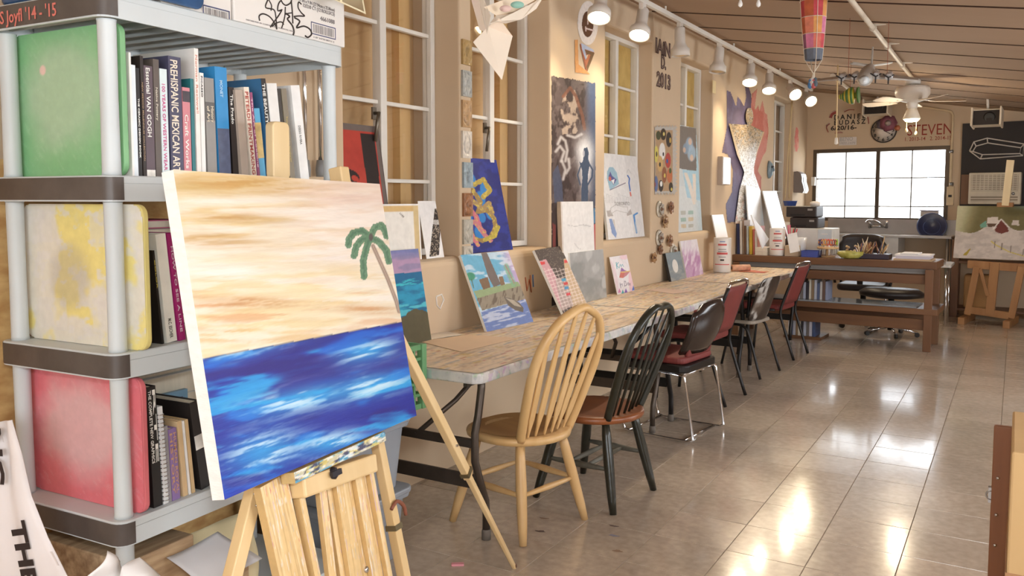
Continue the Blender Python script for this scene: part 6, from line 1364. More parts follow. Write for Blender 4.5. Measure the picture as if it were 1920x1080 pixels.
for k in range(2):
    mb = MB(); bbox(mb, am + .01, a1 - .01, d0 - .006, d0, ZB1 + .02 + k * (zc - ZB1) / 2, ZB1 + (k + 1) * (zc - ZB1) / 2 - .01); dr = mb.build('drawer', mat('translucent_front', (206, 214, 218), .25), t); mb = MB(); bbox(mb, (am + a1) / 2 - .03, (am + a1) / 2 + .03, d0 - .018, d0 - .006, ZB1 + (k + .55) * (zc - ZB1) / 2, ZB1 + (k + .6) * (zc - ZB1) / 2); mb.build('pull', M_tub, dr)
z1 = zc
for k, (x0, x1, y0, lab) in enumerate(((1480, 1533, 407, 'lower black printer on the white drawer cabinet'), (1473, 1530, 386, 'upper black printer stacked on the lower one'))):
    a2, a3 = at_a(x0, d0, z1), at_a(x1, d0, z1); zt_ = h_at(1505, y0, d0); t = thing('black_printer', bn_((a2 + a3) / 2, d0 + .15, z1 + .001), lab, 'printer', 'black printers'); mb = MB(); bbox(mb, a2, a3, d0 + .01, d0 + .32, z1 + .0015, zt_ - .004); mb.build('case', mat('black_plastic', (44, 36, 34), .4, var=.08), t, bevel=.012, seg=3)
    mb = MB(); bbox(mb, a2 + .05, a3 - .12, d0 + .002, d0 + .012, z1 + .02, z1 + .035); mb.build('paper_slot', mat('slot_black', (16, 14, 14), .5), t); mb = MB(); bbox(mb, a3 - .09, a3 - .04, d0 + .004, d0 + .011, zt_ - .05, zt_ - .03); mb.build('badge', M_steel, t); z1 = zt_ - .003
a2 = at_a(1472, d0, z1); MB().lathe([(.06, 0), (.075, .05), (.08, .055)], 4, bn_(a2 + .02, d0 + .12, z1 + .001), (0, 0, 1), 1, .8).build('blue_basket', mat('blue_basket_plastic', (70, 92, 160), .4), label='small blue plastic basket on the black printers', cat='basket')
MB().lathe([(.05, 0), (.055, .04), (.03, .05)], 14, bn_(at_a(1523, d0, z1), d0 + .12, z1 + .001)).build('white_cup', M_tub, label='small white pot on top of the black printers', cat='pot')
c = bn_(at_a(1501, .18), .18, ZB1); MB().lathe([(.052, 0), (.058, .19), (.052, .19), (.047, .006), (0, .006)], 20, c).build('clear_cup', mat('frosted_cup', (220, 220, 222), .2), label='frosted clear cup on the workbench by the cabinet', cat='cup')
c0 = at_a(1474, .04); t = thing('white_notepad', bn_(c0 + .03, .06, ZB1), 'white notepad leaning on a small tan box', 'notepad'); mb = MB(); bbox(mb, c0 - .02, c0 + .12, .05, .15, ZB1, ZB1 + .11); mb.build('box', mat('tan_card', (200, 180, 154), .8), t, bevel=.003); MB().box(bn_(c0 + .07, .04, ZB1 + .14), (.1, .008, .2), rotm(rx=-.2, rz=RB) @ rotm(ry=-.25)).build('pad', mat('white_pad', (240, 240, 240), .6), t)
# blue tray
t = thing('blue_tray', bn_(at_a(1517, .05), .05, ZB1), 'small blue plastic tray at the front of the workbench', 'tray'); a0, a1 = at_a(1502, .0), at_a(1533, .0); M_bt = mat('blue_tray_plastic', (60, 76, 150), .35)
mb = MB(); bbox(mb, a0, a1, .0, .16, ZB1, ZB1 + .008); mb.build('base', M_bt, t)
for q in ((a0, a1, .0, .008), (a0, a1, .152, .16), (a0, a0 + .008, .008, .152), (a1 - .008, a1, .008, .152)): mb = MB(); bbox(mb, *q, ZB1 + .008, ZB1 + .065); mb.build('side', M_bt, t)
# scissors rack
c = bn_(at_a(1552, .12), .12, ZB1); t = thing('scissors_rack', c, 'round wooden rack of coloured scissors on the workbench', 'rack'); M_rk = mat('rack_wood', (206, 168, 120), .5)
MB().lathe([(.10, .085), (.104, .09), (.104, .10), (.10, .105), (0, .105)], 24, c).build('disc', M_rk, t); MB().lathe([(.022, 0), (.022, .085)], 12, c).build('stem', M_rk, t); MB().lathe([(.07, 0), (.07, .012), (0, .012)], 20, c).build('base', M_rk, t)
hc = [(150, 190, 70), (226, 196, 60), (222, 120, 60), (206, 70, 70), (150, 50, 90), (226, 150, 70), (70, 70, 130), (230, 180, 90), (200, 90, 50), (120, 60, 70)]
for k, rgb in enumerate(hc):
    q = 2 * PI * k / 10; b = c + Vector((.085 * math.cos(q), .085 * math.sin(q), .10)); s = thing('scissors', b - Vector((0, 0, .09)), '', 'scissors') if False else None
    mb = MB()
    for sd in (-1, 1): mb.tube([b + Vector((-math.sin(q) * sd * .014 + .016 * math.cos(w) * -math.sin(q), math.cos(q) * sd * .014 + .016 * math.cos(w) * math.cos(q), .05 + .028 * math.sin(w))) for w in np.linspace(0, 2 * PI, 9)[:-1]], .0055, 5, closed=True)
    h_ = mb.build('scissors_handle', mat('handle_%d' % k, rgb, .4), t); MB().bar(b + Vector((0, 0, .03)), b - Vector((0, 0, .075)), .012, .003, Vector((math.cos(q), math.sin(q), 0)), .004, .003).build('blade', M_steel, h_)
# bowl, brush tray, papers, shell
c = bn_(at_a(1594, .06), .06, ZB1); MB().lathe([(.05, 0), (.085, .006), (.125, .04), (.118, .07), (.108, .07), (.11, .042), (.07, .014), (0, .012)], 28, c).build('green_bowl', mat('olive_glaze', (150, 146, 62), .25, var=.35, scale=22, rgb2=(196, 188, 104)), label='olive green glazed pottery bowl on the workbench', cat='bowl')
t = thing('brush_tray', bn_(at_a(1636, .14), .14, ZB1), 'dark tray packed with paintbrushes on the workbench', 'tray'); a0, a1 = at_a(1612, .1), at_a(1668, .1)
mb = MB(); bbox(mb, a0, a1, .05, .25, ZB1, ZB1 + .05); mb.build('tray_body', mat('dark_purple_tray', (56, 46, 58), .5), t, bevel=.006)
rr = random.Random(4)
for k in range(46):
    a_ = rr.uniform(a0 - .02, a1 - .06); d_ = rr.uniform(.08, .2); b = bn_(a_, d_, ZB1 + .045); tp = b + Vector((rr.uniform(-.05, .06), rr.uniform(-.02, .03), rr.uniform(.05, .13) * (1.5 if k % 9 == 0 else 1)))
    m = mat('brush_wood_%d' % (k % 4), ((196, 160, 110), (222, 206, 180), (150, 100, 70), (90, 80, 110))[k % 4], .5); br = MB().tube([b, b.lerp(tp, .7), tp], [.004, .006, .002], 5).build('brush', m, t)
t = thing('bead_heap', bn_(at_a(1606, .3), .3, ZB1), 'heap of wooden beads and knobs behind the green bowl', 'beads'); o = MB()
for k in range(26): o.lathe([(0, -.014), (.012, -.008), (.014, 0), (.012, .008), (0, .014)], 8, bn_(at_a(1606, .3) + rr.uniform(-.09, .11), .3 + rr.uniform(-.05, .05), ZB1 + .02 + rr.uniform(0, .09)))
tag(o.build('beads', mat('wooden_beads', (196, 156, 104), .4, var=.4, scale=30, rgb2=(226, 206, 170)), t), kind='stuff')
a0, a1 = at_a(1676, .06), at_a(1748, .06); 
for k, (dz, rgb, lab, da) in enumerate(((0, (206, 176, 140), 'tan pad at the bottom of the paper stack', 0), (.018, (206, 200, 210), 'lilac-grey paper pad in the stack', .02), (.045, (236, 232, 230), 'white paper pad in the stack', .01), (.06, (228, 226, 224), 'topmost white pad with a dark edge', .06))):
    mb = MB(); bbox(mb, a0 + da, a1 - da - (.0 if k != 3 else .06), .02, .3, ZB1 + dz, ZB1 + dz + (.017, .026, .014, .01)[k]); mb.build('paper_pad', mat('pad_%d_%d' % (rgb[0], k), rgb, .7, var=.04), label=lab + ' at the right end of the workbench', cat='paper', group='paper stack on the workbench')
# black desk chair behind the bench
OC = bn_(at_a(1621, 1.35), 1.35, 0); t = thing('office_chair', OC, 'black swivel office chair behind the workbench', 'chair'); M_bv = mat('black_vinyl', (40, 32, 30), .4, var=.1)
rows = [[OC + BU * (x * (.235 if i < 8 else .2) * 1.0) + BV * (-.18 - .04 * (1 - x * x) * -1) + ZUP * (.64 + .046 * i - (.03 * abs(x) ** 4 if i > 6 else 0)) for x in np.linspace(-1, 1, 11)] for i in range(10)]
MB().sheet(rows, .05).build('backrest', M_bv, t); MB().prism(rrect(-.25, -.24, .25, .24, .08), OC + ZUP * .42, BU, BV, .08).build('seat', M_bv, t, bevel=.03, seg=3)
MB().lathe([(.03, .08), (.03, .42)], 14, OC).build('gas_column', M_dark, t); MB().bar(OC + BV * -.2 + ZUP * .46, OC + BV * -.22 + ZUP * .66, .06, .015).build('back_bracket', M_dark, t)
for k in range(5):
    q = 2 * PI * k / 5 + .3; e = OC + Vector((.3 * math.cos(q), .3 * math.sin(q), .07)); MB().tube(smooth([OC + ZUP * .12, OC.lerp(e, .5) + ZUP * .075, e], 3), [.02] * 3 + [.016] * 4 if False else .017, 8).build('star_leg', M_chrome, t); MB().lathe([(.026, -.02), (.028, 0), (.026, .02)], 14, e - ZUP * .041, (-math.sin(q), math.cos(q), 0)).build('caster', M_dark, t)
for s in (-1, 1): MB().tube(smooth([OC + BU * s * .26 + BV * .1 + ZUP * .46, OC + BU * s * .29 + BV * .1 + ZUP * .62, OC + BU * s * .29 + BV * -.15 + ZUP * .62, OC + BU * s * .27 + BV * -.18 + ZUP * .5], 3), .015, 8).build('armrest', M_bv, t)
# low black machine seen under the bench
OC2 = bn_(at_a(1672, .85, .5), .84, 0); t = thing('black_stool', OC2, 'low black padded seat seen through the workbench', 'stool'); MB().lathe([(.17, .0), (.26, .02), (.27, .06), (.22, .1), (0, .11)], 24, OC2 + ZUP * .40, (0, 0, 1), 1.2, .8).build('seat', M_bv, t); MB().lathe([(.03, .06), (.03, .4)], 12, OC2).build('column', M_dark, t)
for k in range(5):
    q = 2 * PI * k / 5; e = OC2 + Vector((.26 * math.cos(q), .22 * math.sin(q), .05)); MB().tube([OC2 + ZUP * .1, e], .014, 8).build('star_leg', M_chrome, t); MB().lathe([(.024, -.016), (.026, 0), (.024, .016)], 12, e - ZUP * .024, (-math.sin(q), math.cos(q), 0)).build('caster', M_dark, t)
# white folding table beyond the bench, right
q = on(1770, 497, 'z', .70); t = thing('white_side_table', (q.x - .3, q.y + .15, 0), 'white-topped table with chrome legs just behind the workbench', 'table'); x1, y0 = on(1785, 497, 'z', .70).x, q.y
MB().prism(rrect(x1 - .75, y0 - .02, x1, y0 + .55, .03), (0, 0, .67), (1, 0, 0), (0, 1, 0), .035).build('table_top', M_edge, t, bevel=.008)
for xx in (x1 - .06, x1 - .69):
    for yy in (y0 + .05, y0 + .48): MB().tube([(xx, yy, .67), (xx + .01, yy, .3), (xx + .015, yy, 0)], [.017, .014, .012], 10).build('leg', M_chrome, t)
MB().lathe([(.05, 0), (.055, .03), (.03, .05), (0, .055)], 16, (x1 - .12, y0 + .12, .7065)).build('steel_dome', M_chrome, label='small chrome dome on the white-topped table', cat='bowl')

# ================================================================== SINK
def bwo(px, py, off): return bw(px, py, off)
sk0, sk1 = bwt(1553, 425)[0], bwt(1797, 425)[0]; sd = .52
zr = bw(1670, 441, sd).z; zs_ = bw(1670, 411, .02).z
sink = thing('utility_sink', bwp((sk0 + sk1) / 2, 0, sd / 2), 'long stainless utility sink with backsplash under the bright window', 'sink'); M_ss = mat('stainless_steel', (176, 170, 166), .35, .7, var=.06, scale=8)
mb = MB(); bwbox(mb, sk0, sk1, zr - .02, zs_, .005, .03); mb.build('backsplash', M_ss, sink, bevel=.003)
sp1 = bwt(1700, 470)[0]; x_a = sk0 + .02; xb_ = sk0 + (sk1 - sk0) * .62
mb = MB()
for ta, tb, o0, o1 in ((sk0, sk1, sd - .05, sd), (sk0, sk1, .03, .08), (sk0, sk0 + .05, .08, sd - .05), (xb_, sk1, .08, sd - .05)): bwbox(mb, ta, tb, zr - .03, zr, o0, o1)
mb.build('rim', mat('pale_steel', (206, 204, 202), .3, .5), sink, bevel=.003)
mb = MB(); bwbox(mb, x_a, xb_, zr - .28, zr - .03, sd - .06, sd - .045); bwbox(mb, x_a, xb_, zr - .28, zr - .03, .06, .075); bwbox(mb, x_a, x_a + .015, zr - .28, zr - .03, .075, sd - .06); bwbox(mb, xb_ - .015, xb_, zr - .28, zr - .03, .075, sd - .06); bwbox(mb, x_a, xb_, zr - .295, zr - .28, .06, sd - .045); mb.build('basin', mat('white_steel_basin', (214, 212, 208), .35, .3), sink)
for ta in (sk0 + .05, sk1 - .05):
    for oo in (.1, sd - .06): p = bwp(ta, 0, oo); MB().tube([p, p + ZUP * (zr - .03)], .018, 10).build('leg', M_ss, sink)
fa = thing('faucet', bw(1645, 428, .05), 'chrome wall faucet with swan spout on the sink backsplash', 'faucet'); P_ = lambda x, y, o: bw(x, y, o)
MB().tube(smooth([P_(1655, 425, .06), P_(1648, 418, .12), P_(1638, 414, .18), P_(1628, 414, .22), P_(1624, 418, .24)], 4), .016, 8).build('spout', M_chrome, fa)
MB().tube([P_(1630, 424, .04), P_(1662, 424, .04)], .02, 8).build('body', M_chrome, fa)
for x in (1631, 1662): MB().tube([P_(x, 427, .03), P_(x, 418, .06), P_(x + 1, 415, .07)], [.022, .02, .012], 8).build('valve', M_chrome, fa)
c = bw(1747, 425, .14); n = (CAM - c).normalized(); n = Vector((n.x, n.y, .35)).normalized()
bs = thing('blue_basin', c - ZUP * .17, 'round navy blue basin leaning on the sink backsplash', 'basin')
MB().lathe([(.0, -.03), (.10, -.025), (.15, .01), (.172, .03), (.162, .032), (.10, -.01), (0, -.015)], 30, c, n).build('bowl', mat('navy_enamel', (48, 58, 96), .3, var=.15, scale=10), bs)
fx, fy, _f = frame(n, (0, 0, 1)); MB().tube([c + n * .031 + fx * (.17 * math.cos(q)) + fy * (.17 * math.sin(q)) for q in np.linspace(0, 2 * PI, 33)[:-1]], .008, 6, closed=True).build('rim', mat('rim_shading_blue', (96, 110, 150), .25), bs)  # paler rings, here and below, stand in for shading of the hollow bowl
MB().tube([c - n * .008 + fx * (.10 * math.cos(q)) + fy * (.10 * math.sin(q)) for q in np.linspace(0, 2 * PI, 25)[:-1]], .004, 5, closed=True).build('shading_ring', mat('rim_shading_blue', (96, 110, 150)), bs)
t = thing('sill_tub', bw(1745, 405, -.02), 'translucent tub with a coloured label on the back window sill', 'tub'); mb = MB(); ta, tb = bwt(1726, 400)[0], bwt(1760, 400)[0]; zt_ = bwt(1742, 396)[1]; bwbox(mb, ta, tb, wz0 + .0501, zt_, -.025, .02); mb.build('tub_body', mat('milky_plastic', (214, 206, 200), .4), t, bevel=.01); mb = MB(); bwbox(mb, ta - .01, tb + .01, zt_, zt_ + .015, -.03, .026); mb.build('lid', mat('lilac_lid', (190, 186, 206), .4), t); mb = MB(); bwbox(mb, ta + .02, tb - .02, wz0 + .055, wz0 + .09, .021, .023); mb.build('label', mat('yellow_label', (206, 170, 90), .5), t)

# ================================================================== BACK WALL FITTINGS
def bw_text(s, x, y, x2, ytop, m, bold=0.0, off=.004, y2=None, name='wall_lettering'):
    o = bw(x, y, off); e = bw(x2, y2 or y, off); ex = e - o; tx = MB(); put_text(tx, s, o, BT, ZUP, bw(x, ytop, off).z - o.z, (ex).dot(BT), bold); return tx.build(name, m, wall_back)
M_kb = mat('black_letter_paint', (52, 42, 36), .7); M_rb = mat('brown_red_letter', (150, 62, 48), .7)
bw_text('D A N I E L', 1564, 224.5, 1623, 215.5, M_kb, .04); bw_text('B U D A S Z', 1564, 234.5, 1623, 226, M_kb, .04); bw_text('6/20/16-', 1557.5, 244.5, 1606, 236.5, M_kb, .04)
bw_text('STEVEN', 1701, 254.5, 1785, 234, M_rb, .0); bw_text('1. 2013-14   2. 2014-15', 1697, 264.5, 1784, 257.5, M_rb, .01)
for pts in ([(1557, 221), (1560, 214), (1568, 210)], [(1583, 210), (1592, 206), (1602, 206)], [(1624, 213), (1628, 222), (1629, 232)], [(1556, 232), (1550, 238), (1553, 248)], [(1566, 250), (1574, 249), (1580, 249)]):
    MB().tube(smooth([bw(x, y, .004) for x, y in pts], 3), .02, 6, squash=.2).build('brush_mark', mat('red_brush_mark', (156, 74, 66), .8), wall_back); MB().tube(smooth([bw(x - 1, y - 1.8, .005) for x, y in pts], 3), .011, 6, squash=.2).build('brush_mark', mat('pink_brush_mark', (222, 190, 182), .8), wall_back)
t = thing('name_card', bw(1590, 273, .004), 'small white hand-lettered card above the back window', 'card'); mb = MB(); (ta, zb_), (tb, zt_) = bwt(1573, 273), bwt(1606.5, 256.5); bwbox(mb, ta, tb, zb_, zt_, .002, .006); mb.build('card', mat('white_card', (216, 208, 200), .8), t)
tx = MB(); o = bw(1575, 264.5, .0065); put_text(tx, 'BENO', o, BT, ZUP, .055, .17, .0); o = bw(1575, 271, .0065); put_text(tx, '1977-1979', o, BT, ZUP, .03, .2, .0); tx.build('lettering', mat('pencil_grey', (150, 140, 132), .8), t)
# painted clock on the back wall
ck = thing('wall_clock', bw(1657, 266, .01), 'round white handmade clock with black numerals on the back wall', 'clock'); cc_ = bw(1657.5, 245, .01); cr = .135 * 12.2 / 12.2
cr = (bw(1682, 245, .01) - cc_).length
NB = -BWN
MB().lathe([(cr, 0), (cr, .02), (cr * .95, .022), (cr * .9, .02)], 36, cc_, NB, 1, 1).build('rim', mat('black_rim', (54, 44, 38), .6), ck); MB().lathe([(cr * .93, .0205), (0, .0208)], 36, cc_, NB).build('dial', mat('white_dial', (226, 214, 200), .7), ck)
for k in range(1, 13):
    q = PI / 2 - k * PI / 6; p = cc_ + BT * (cr * .74 * math.cos(q)) + ZUP * (cr * .74 * math.sin(q)) + NB * .0212; tx = MB(); s = str(k); put_text(tx, s, p - BT * (.018 * len(s)) - ZUP * .02, BT, ZUP, .042, .03 * len(s), .02); tx.build('numeral', M_kb, ck)
for q, l in ((-.5, .6), (.2, .45)): MB().bar(cc_ + NB * .024, cc_ + NB * .024 + BT * (cr * l * math.cos(q)) + ZUP * (cr * l * math.sin(q)), .008, .003, NB).build('hand', M_kb, ck)
f = thing('paper_figure', bw(1669, 240, .04), 'purple and maroon paper figure fixed over the clock corner', 'ornament'); pf = bw(1666, 231, .045)
MB().lathe([(.0, -.02), (.10, -.005), (.115, .012), (.05, .03), (0, .034)], 7, pf, NB).build('head', mat('plum_paper', (140, 84, 96), .7, var=.3, scale=20), f); MB().lathe([(.04, .032), (.0, .045)], 10, pf, NB).build('eye', mat('pale_paper', (206, 190, 184), .7), f); MB().lathe([(.0, 0), (.04, .01), (.0, .03)], 6, bw(1683, 240, .05), NB).build('beak', mat('orange_paper', (222, 140, 104), .7), f); MB().lathe([(.0, -.01), (.08, .0), (0, .012)], 5, bw(1654, 233, .04), NB).build('wing', mat('lilac_paper', (140, 130, 150), .7), f)
# conduit, outlet
t = thing('wall_conduit', bw(1783, 350, .02), 'cream painted conduit running down beside the back window', 'pipe'); MB().tube(smooth([bw(1700, 196, .03), bw(1760, 205, .03), bw(1781, 209, .03), bw(1786, 214, .03), bw(1786.5, 225, .03), bw(1784, 290, .03), bw(1782, 352, .03)], 4), .016, 8).build('pipe', mat('cream_conduit', (214, 190, 152), .5), t)
for y in (284, 345): MB().lathe([(.024, -.02), (.024, .02)], 10, bw(1784, y, .03)).build('coupling', M_steel, t)
t = thing('outlet_box', bw(1783, 384, .02), 'cream outlet box at the foot of the conduit', 'outlet'); mb = MB(); (ta, zb_), (tb, zt_) = bwt(1775, 385), bwt(1790, 350); bwbox(mb, ta, tb, zb_, zt_, .001, .05); mb.build('box', mat('cream_conduit', (214, 190, 152)), t, bevel=.005); mb = MB(); tm2 = (ta + tb) / 2; bwbox(mb, tm2 - .02, tm2 + .02, (zb_ + zt_) / 2 - .015, (zb_ + zt_) / 2 + .015, .05, .054); mb.build('socket', M_dark, t)
p = bw(1526, 340, .02); MB().box(p + NB * .02, (.05, .05, .12), ROT).build('switch_box', mat('white_abs', (224, 222, 216)), label='small white switch box left of the back window', cat='switch')
# blackboard with white coffin outline, AC unit
bd = thing('blackboard', bw(1860, 380, .02), 'black board on the back wall behind the air conditioner', 'board'); (ta, _), tb = bwt(1803, 300), bwt(1803, 300)[0] + 1.3; zt_ = bwt(1830, 231)[1]; mb = MB(); bwbox(mb, ta, tb, .95, zt_, .004, .03); mb.build('panel', mat('chalkboard_black', (50, 44, 42), .7, var=.15, scale=2), bd)
fr = MB(); cof = [(1818, 283), (1826, 266), (1851, 259), (1920, 270), (1918, 292), (1838, 298), (1818, 283)]; cof2 = [(1824, 284), (1830, 274), (1852, 268), (1914, 277), (1912, 288), (1842, 290), (1824, 284)]
for path in (cof, cof2): MB().tube([bw(x, y, .05) for x, y in path], .008, 6).build('outline_bar', mat('white_rod', (214, 206, 196), .6), bd)
for a_, b_ in zip(cof[:-1], cof2[:-1]): MB().tube([bw(*a_, .05), bw(*b_, .05)], .007, 6).build('outline_bar', mat('white_rod', (214, 206, 196)), bd)
ac = thing('air_conditioner', bw(1868, 383, .1), 'cream window air conditioner mounted on the blackboard', 'air conditioner'); (ta, zb_), (tb, zt_) = bwt(1818, 383), bwt(1918, 323); M_ac = mat('cream_ac_plastic', (214, 202, 180), .5)
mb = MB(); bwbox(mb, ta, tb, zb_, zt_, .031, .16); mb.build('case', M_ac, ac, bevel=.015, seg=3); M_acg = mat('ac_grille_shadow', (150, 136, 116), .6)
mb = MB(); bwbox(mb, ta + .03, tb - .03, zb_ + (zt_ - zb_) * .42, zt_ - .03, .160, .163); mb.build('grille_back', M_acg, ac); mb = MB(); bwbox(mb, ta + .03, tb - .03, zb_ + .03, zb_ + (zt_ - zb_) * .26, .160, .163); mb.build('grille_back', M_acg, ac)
for k in range(9): zz = zb_ + (zt_ - zb_) * .43 + k * ((zt_ - zb_) * .5) / 9; mb = MB(); bwbox(mb, ta + .03, tb - .03, zz, zz + .012, .163, .172); mb.build('louver', M_ac, ac)
for k in range(4): zz = zb_ + .035 + k * .032; mb = MB(); bwbox(mb, ta + .03, tb - .03, zz, zz + .012, .163, .172); mb.build('louver', M_ac, ac)
for k in range(12): tt = ta + .04 + k * (tb - ta - .08) / 11; mb = MB(); bwbox(mb, tt - .004, tt + .004, zb_ + (zt_ - zb_) * .43, zt_ - .03, .163, .170); mb.build('grille_bar', M_ac, ac)
MB().lathe([(.02, 0), (.018, .015), (0, .016)], 14, bwp(tb - .08, zb_ + (zt_ - zb_) * .34, .16), NB).build('dial', M_steel, ac)
mb = MB(); (ta2, _), (tb2, _) = bwt(1803, 350), bwt(1818, 350); bwbox(mb, ta2, tb2 - .003, zb_, zt_ - .02, .031, .06); mb.build('side_board', M_bench2, label='narrow brown board left of the air conditioner', cat='board')
# speakers under the ceiling
def speaker(x0, y0, x1, y1, yd, lab):
    a, b = onpl(x0, y0, (0, yd, 0), BWN), onpl(x1, y1, (0, yd, 0), BWN); c = (a + b) / 2; w = (b - a).dot(BT); h = abs(a.z - b.z); t = thing('wall_speaker', c - ZUP * h / 2, lab, 'speaker', 'ceiling speakers'); R = rotm(rz=ROT) @ rotm(rx=-.12)
    MB().box(c + BWN * .09, (w, .2, h * .86), R).build('cabinet', mat('cream_speaker', (222, 208, 186), .5), t, bevel=.012, seg=3); MB().box(c - BWN * .013, (w * .86, .012, h * .8), R).build('grille', mat('speaker_grille', (40, 32, 28), .7), t)
    cn_ = c - BWN * .02 + BT * w * .1; MB().lathe([(h * .30, 0), (h * .24, .004), (h * .08, -.004), (0, .002)], 18, cn_, -BWN).build('cone', mat('speaker_cone', (22, 18, 16), .5), t)
    for s in (-1, 1): MB().box(c + BWN * .05 + BT * s * w * .47, (w * .07, .24, h * 1.05), R).build('end_cap', mat('cream_speaker', (222, 208, 186)), t, bevel=.01)
    MB().tube([c + BWN * .1 + ZUP * h * .4, Vector((c.x, c.y + .1, ceilz(c.x) + .01))], .014, 8).build('bracket', M_white, t)
speaker(1619, 189, 1667, 215, 11.9, 'cream box speaker hanging left of the ceiling fan'); speaker(1822, 205, 1878, 236, 10.9, 'cream box speaker hanging above the blackboard')
# ================================================================== RIGHT BACK CORNER: rack, easel with snow painting
rk = thing('wooden_rack', (.3, 11.95, 0), 'open brown wooden storage rack under the blackboard', 'rack'); pr = on(1784, 585, 'y', 11.62); x0 = pr.x + .02; yr = 11.62
for xx in (x0, x0 + 1.5):
    for yy in (yr, yr + .35): MB().bb((xx - .04, yy - .03, 0), (xx + .04, yy + .03, .93 if xx > x0 else h_ if False else .95)).build('post', M_bench2, rk, bevel=.003)
for zz in (.08, .66, .93): MB().bb((x0 - .02, yr - .02, zz), (x0 + 1.52, yr + .37, zz + .03)).build('shelf', M_bench, rk, bevel=.003)
MB().bb((x0 + .10, yr + .02, .112), (x0 + .40, yr + .3, .52)).build('paper_sack', mat('kraft_bag', (176, 132, 84), .8, var=.1), bevel=.03, seg=3, label='brown paper sack standing in the wooden rack', cat='bag')
spx = [(1808, 386), (1938, 392), (1944, 500), (1787, 483)]; EY = 11.1
TLs, BLs = on(1808, 386, 'y', EY + .12), on(1787, 483, 'y', EY); BRs = on(1944, 500, 'y', EY - .12)
w_ = BRs - BLs; w_.z = 0; wl = w_.length; wn = w_.normalized(); hv = TLs - BLs; hv = hv - wn * hv.dot(wn)
def snow_fn(P):
    P.c[:] = (206, 196, 188); P.strokes(16, 8, 3, (186, 176, 170), .45, .65, .8); hill = 430 - 14 * np.exp(-((P.X - 1868) / 22) ** 2) + 4 * np.sin(P.X * .08); sk_ = P.Y < hill; P.mix((112, 104, 66), sk_); P.mix((206, 204, 170), sk_ * sstep(1850, 1812, P.X + .4 * (P.Y - 386)) * .9); P.mix((120, 150, 150), sk_ * sstep(400, 388, P.Y) * sstep(1880, 1920, P.X) * .8)
    P.poly([(1851, 418), (1853, 407), (1870, 407), (1871, 420)], (214, 204, 196)); P.poly([(1852, 418), (1870, 418), (1870, 424), (1853, 424)], (92, 70, 54)); P.poly([(1864, 430), (1875, 412), (1886, 426), (1888, 434), (1876, 438), (1866, 434)], (110, 52, 46)); P.line([(1862, 428), (1875, 411), (1888, 426)], 2, (226, 220, 214)); P.poly([(1840, 420), (1850, 412), (1852, 424), (1841, 425)], (110, 160, 140)); P.poly([(1892, 422), (1894, 414), (1904, 414), (1905, 424)], (206, 196, 188))
    P.line([(1858, 452), (1866, 460), (1890, 476), (1920, 488)], 2, (206, 190, 90))
    for x, y in ((1864, 452), (1877, 457), (1893, 463), (1916, 472)): P.line([(x, y), (x - 1, y + 14)], 1.5, (110, 96, 88))
    P.poly([(1805, 478), (1818, 466), (1822, 464), (1812, 480)], (170, 150, 60))
P = Paint(spx, 110, 90); snow_fn(P)
art('snow_painting', P, [BLs + hv, BLs + hv + wn * wl, BLs + wn * wl, BLs], .03, label='large painting of snowy houses and a fence on the far easel', cat='painting')
ez = thing('studio_easel', on(1862, 600, 'z', 0), 'wooden H-frame studio easel holding the snowy village painting', 'easel'); M_ez = wood('easel_pine', (150, 104, 64), (178, 132, 86), .5, 'z', 8)
eo = BLs + wn * (wl * .5); nrm = wn.cross(ZUP); 
def ep(px, py, d=.06): return onpl(px, py, BLs - (nrm * -d if nrm.y < 0 else nrm * d), Vector((nrm.x, nrm.y, 0)))
def ebar(x0, y0, x1, y1, w, h, nm, d=.06): MB().bar(ep(x0, y0, d), ep(x1, y1, d), w, h, nrm).build(nm, M_ez, ez, bevel=.003)
ebar(1832, 500, 1814, 590, .07, .04, 'side_rail'); ebar(1916, 500, 1896, 596, .07, .04, 'side_rail'); ebar(1866, 492, 1856, 590, .09, .05, 'mast'); ebar(1811, 580, 1892, 592, .08, .04, 'base_rail'); ebar(1815, 495, 1926, 503, .09, .07, 'shelf', .02); ebar(1838, 505, 1852, 555, .035, .03, 'brace', .08)
f1, f2 = on(1806, 600, 'z', .04), on(1890, 607, 'z', .04)
for f_ in (f1, f2): MB().bar(f_ - nrm * -.12, f_ + nrm * -.5, .07, .08).build('foot', M_ez, ez, bevel=.004)
MB().bar(ep(1885, 386, .05), ep(1895, 300, .05), .075, .03, nrm).build('upper_mast', wood('pale_mast', (226, 204, 160), (236, 218, 180), .5, 'z', 8), ez, bevel=.003); MB().box(ep(1885, 384, .03), (.16, .07, .05), math.atan2(wn.y, wn.x)).build('top_clamp', M_ez, ez, bevel=.004)
for x in (1849, 1873): MB().lathe([(.02, 0), (.02, .02), (0, .022)], 10, ep(x, 500, -.03), -nrm if nrm.y > 0 else nrm).build('knob', M_dark, ez)
